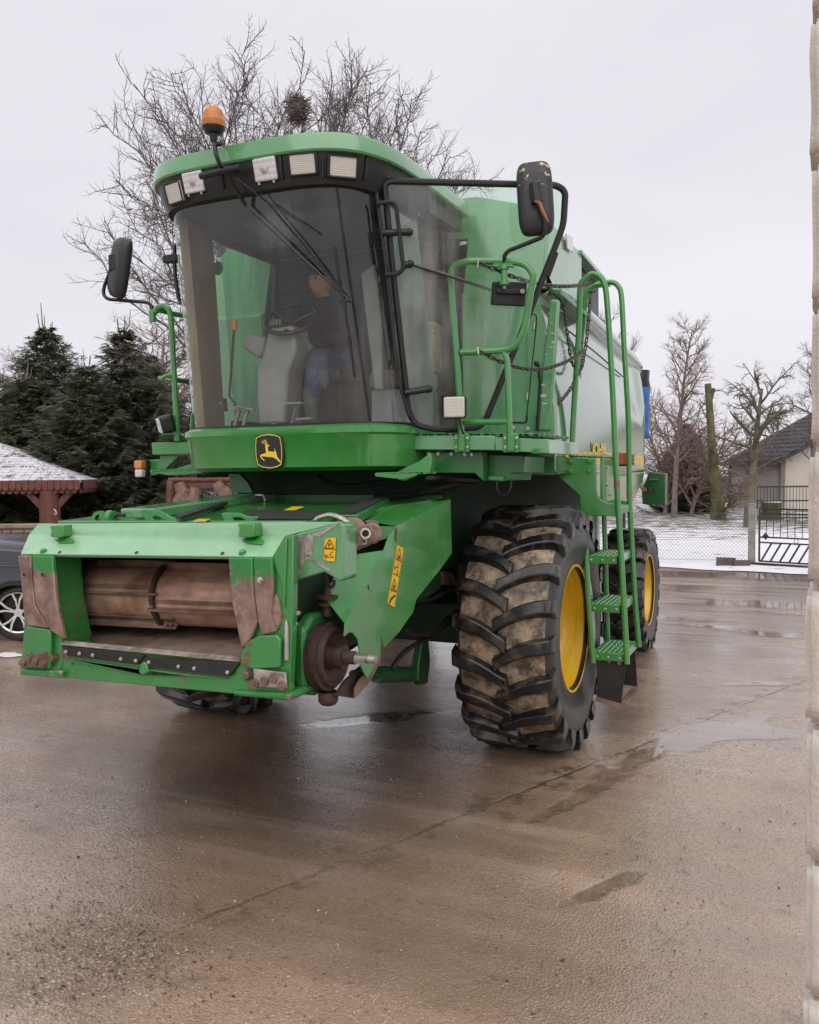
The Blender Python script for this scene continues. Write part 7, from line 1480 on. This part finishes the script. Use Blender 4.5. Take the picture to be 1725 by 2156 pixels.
# local: +x forward (picture right), -y towards the camera; origin at the near front wheel's contact
def wheel_car(x, y):
    R_ = .358; e = empty('wheel'); e.parent = ce; e.location = (x, y, R_)
    sg = -1 if y < .5 else 1
    MB().lathe([(-.12, .24), (-.125, .27), (-.11, .335), (-.08, .355), (.08, .355), (.11, .335), (.125, .27), (.12, .24)], (0, .12*-sg, 0), (0, 1, 0), 48).build('tyre', M['sidewall'], e, smooth=50)
    MB().lathe([(-.02, .245), (.0, .25), (.012, .245), (.006, .235), (-.1, .22), (-.1, .001)], (0, sg*.01, 0), (0, sg, 0), 40, mi=0).build('rim', [M['alloy_dark']], e)
    b = MB(); b.lathe([(.0, .235), (.012, .252), (.016, .25), (.006, .232)], (0, sg*.012, 0), (0, sg, 0), 40); b.lathe([(.0, .055), (.02, .05), (.022, .001)], (0, sg*.0, 0), (0, sg, 0), 20)
    for k in range(5):
        for da in (-.16, .16):
            a = 2*math.pi*k/5+.3; a1 = a+da*1.6; p0 = Vector((math.cos(a+da*.6)*.045, sg*.012, math.sin(a+da*.6)*.045)); p2 = Vector((math.cos(a1)*.238, sg*.022, math.sin(a1)*.238)); pm = Vector((math.cos(a+da*.9)*.15, sg*.02, math.sin(a+da*.9)*.15)); b.bar(p0, pm, .02, .022, (0, 1, 0)); b.bar(pm, p2, .024, .022, (0, 1, 0))
    b.build('spokes', M['alloy'], e)
    b = MB()
    for k in range(3): a = math.pi/2+2*math.pi*k/3; d_ = Vector((math.cos(a), 0, math.sin(a))); t_ = Vector((-math.sin(a), 0, math.cos(a))); b.prism([d_*.032+Vector((0, sg*.023, 0)), t_*.006+Vector((0, sg*.023, 0)), -t_*.006+Vector((0, sg*.023, 0))], (0, sg*.003, 0))
    b.build('hub_star', M['steel'], e)
for x in (0, -2.9): wheel_car(x, .12); wheel_car(x, 1.72)
def arch(cx, r, n=14): return [(cx+r*math.cos(math.pi-math.pi*i/n), .33+r*math.sin(math.pi-math.pi*i/n)) for i in range(n+1)]
low = [(-3.85, .45), (-3.8, .30), (-2.9-.41, .28)]+arch(-2.9, .41)+[(-2.9+.41, .26), (-.41, .26)]+arch(0, .41)+[(.41, .26), (.82, .28), (.90, .42), (.93, .72), (.86, .95), (.45, 1.08), (-.35, 1.16), (-1.0, 1.20), (-2.4, 1.22), (-3.5, 1.18), (-3.85, 1.02)]
def car_shell():
    b = MB(); rr = []
    for (y, k, dz_) in ((.10, .965, .0), (.02, .99, .0), (.0, 1.0, 0), (.0, 1.0, 0)): pass
    for (y, top_in, inn) in ((0.0, 0, 0), (.0, 0, 0)): pass
    for (y, s_) in ((.0, .0), (.10, .05), (.35, .075), (.92, .085), (1.49, .075), (1.74, .05), (1.84, 0)):
        rr.append([Vector((x+(0 if -3 < x < .6 else (-.04 if x > 0 else .04)*(1 if y in (.0, 1.84) else 0)), y if z < .75 else y+(.05*(z-.75)/.45 if y < .9 else -.05*(z-.75)/.45), z+(s_ if z > .93 else 0))) for x, z in low])
    b.loft(rr, closed=True); n = len(low); b.f.append(tuple(range(n))[::-1]); b.f.append(tuple((len(rr)-1)*n+i for i in range(n))); b.m += [0, 0]; return b
cb = car_shell().build('body', M['car_paint'], ce, bevel=.02, seg=3, smooth=40)
gh = [[(-.75, 1.22), (-3.55, 1.20), (-3.2, 1.60), (-2.4, 1.70), (-1.6, 1.66)]]
b = MB(); b.loft([[Vector((x, y0_+(.16*(z-1.2)/.5 if y0_ < .9 else -.16*(z-1.2)/.5), z)) for x, z in gh[0]] for y0_ in (.10, 1.74)], closed=True, capends=True); b.build('windows', M['dark_glass'], ce, bevel=.03)
b = MB(); b.loft([[Vector((x, y, z)) for x, z in ((-1.5, 1.68), (-2.4, 1.725), (-3.25, 1.63), (-3.2, 1.60), (-2.4, 1.69), (-1.5, 1.65))] for y in (.26, 1.58)], closed=True, capends=True); b.build('roof', M['car_paint'], ce, bevel=.02)
for cx in (0, -2.9):
    a = arch(cx, .425); a2 = arch(cx, .375); b = MB(); n = len(a); b.add([(x, -.012, z) for x, z in a]+[(x, -.012, z) for x, z in a2]+[(x, .10, z) for x, z in a2]+[(x, .02, z) for x, z in a], [(i, i+1, n+i+1, n+i) for i in range(n-1)]+[(n+i, n+i+1, 2*n+i+1, 2*n+i) for i in range(n-1)]+[(3*n+i, 3*n+i+1, i+1, i) for i in range(n-1)]); b.build('arch_trim', M['black'], ce)
b = MB(); b.tube([(.80, -.006, .86), (.2, -.008, .93), (-1.0, -.008, .96), (-3.6, -.006, .98)], .010, 6); b.build('body_crease', M['car_paint'], ce)
b = MB(); b.bb((-3.6, -.01, .26), (-.42, .04, .36)); b.build('sill_trim', M['black'], ce, bevel=.01)
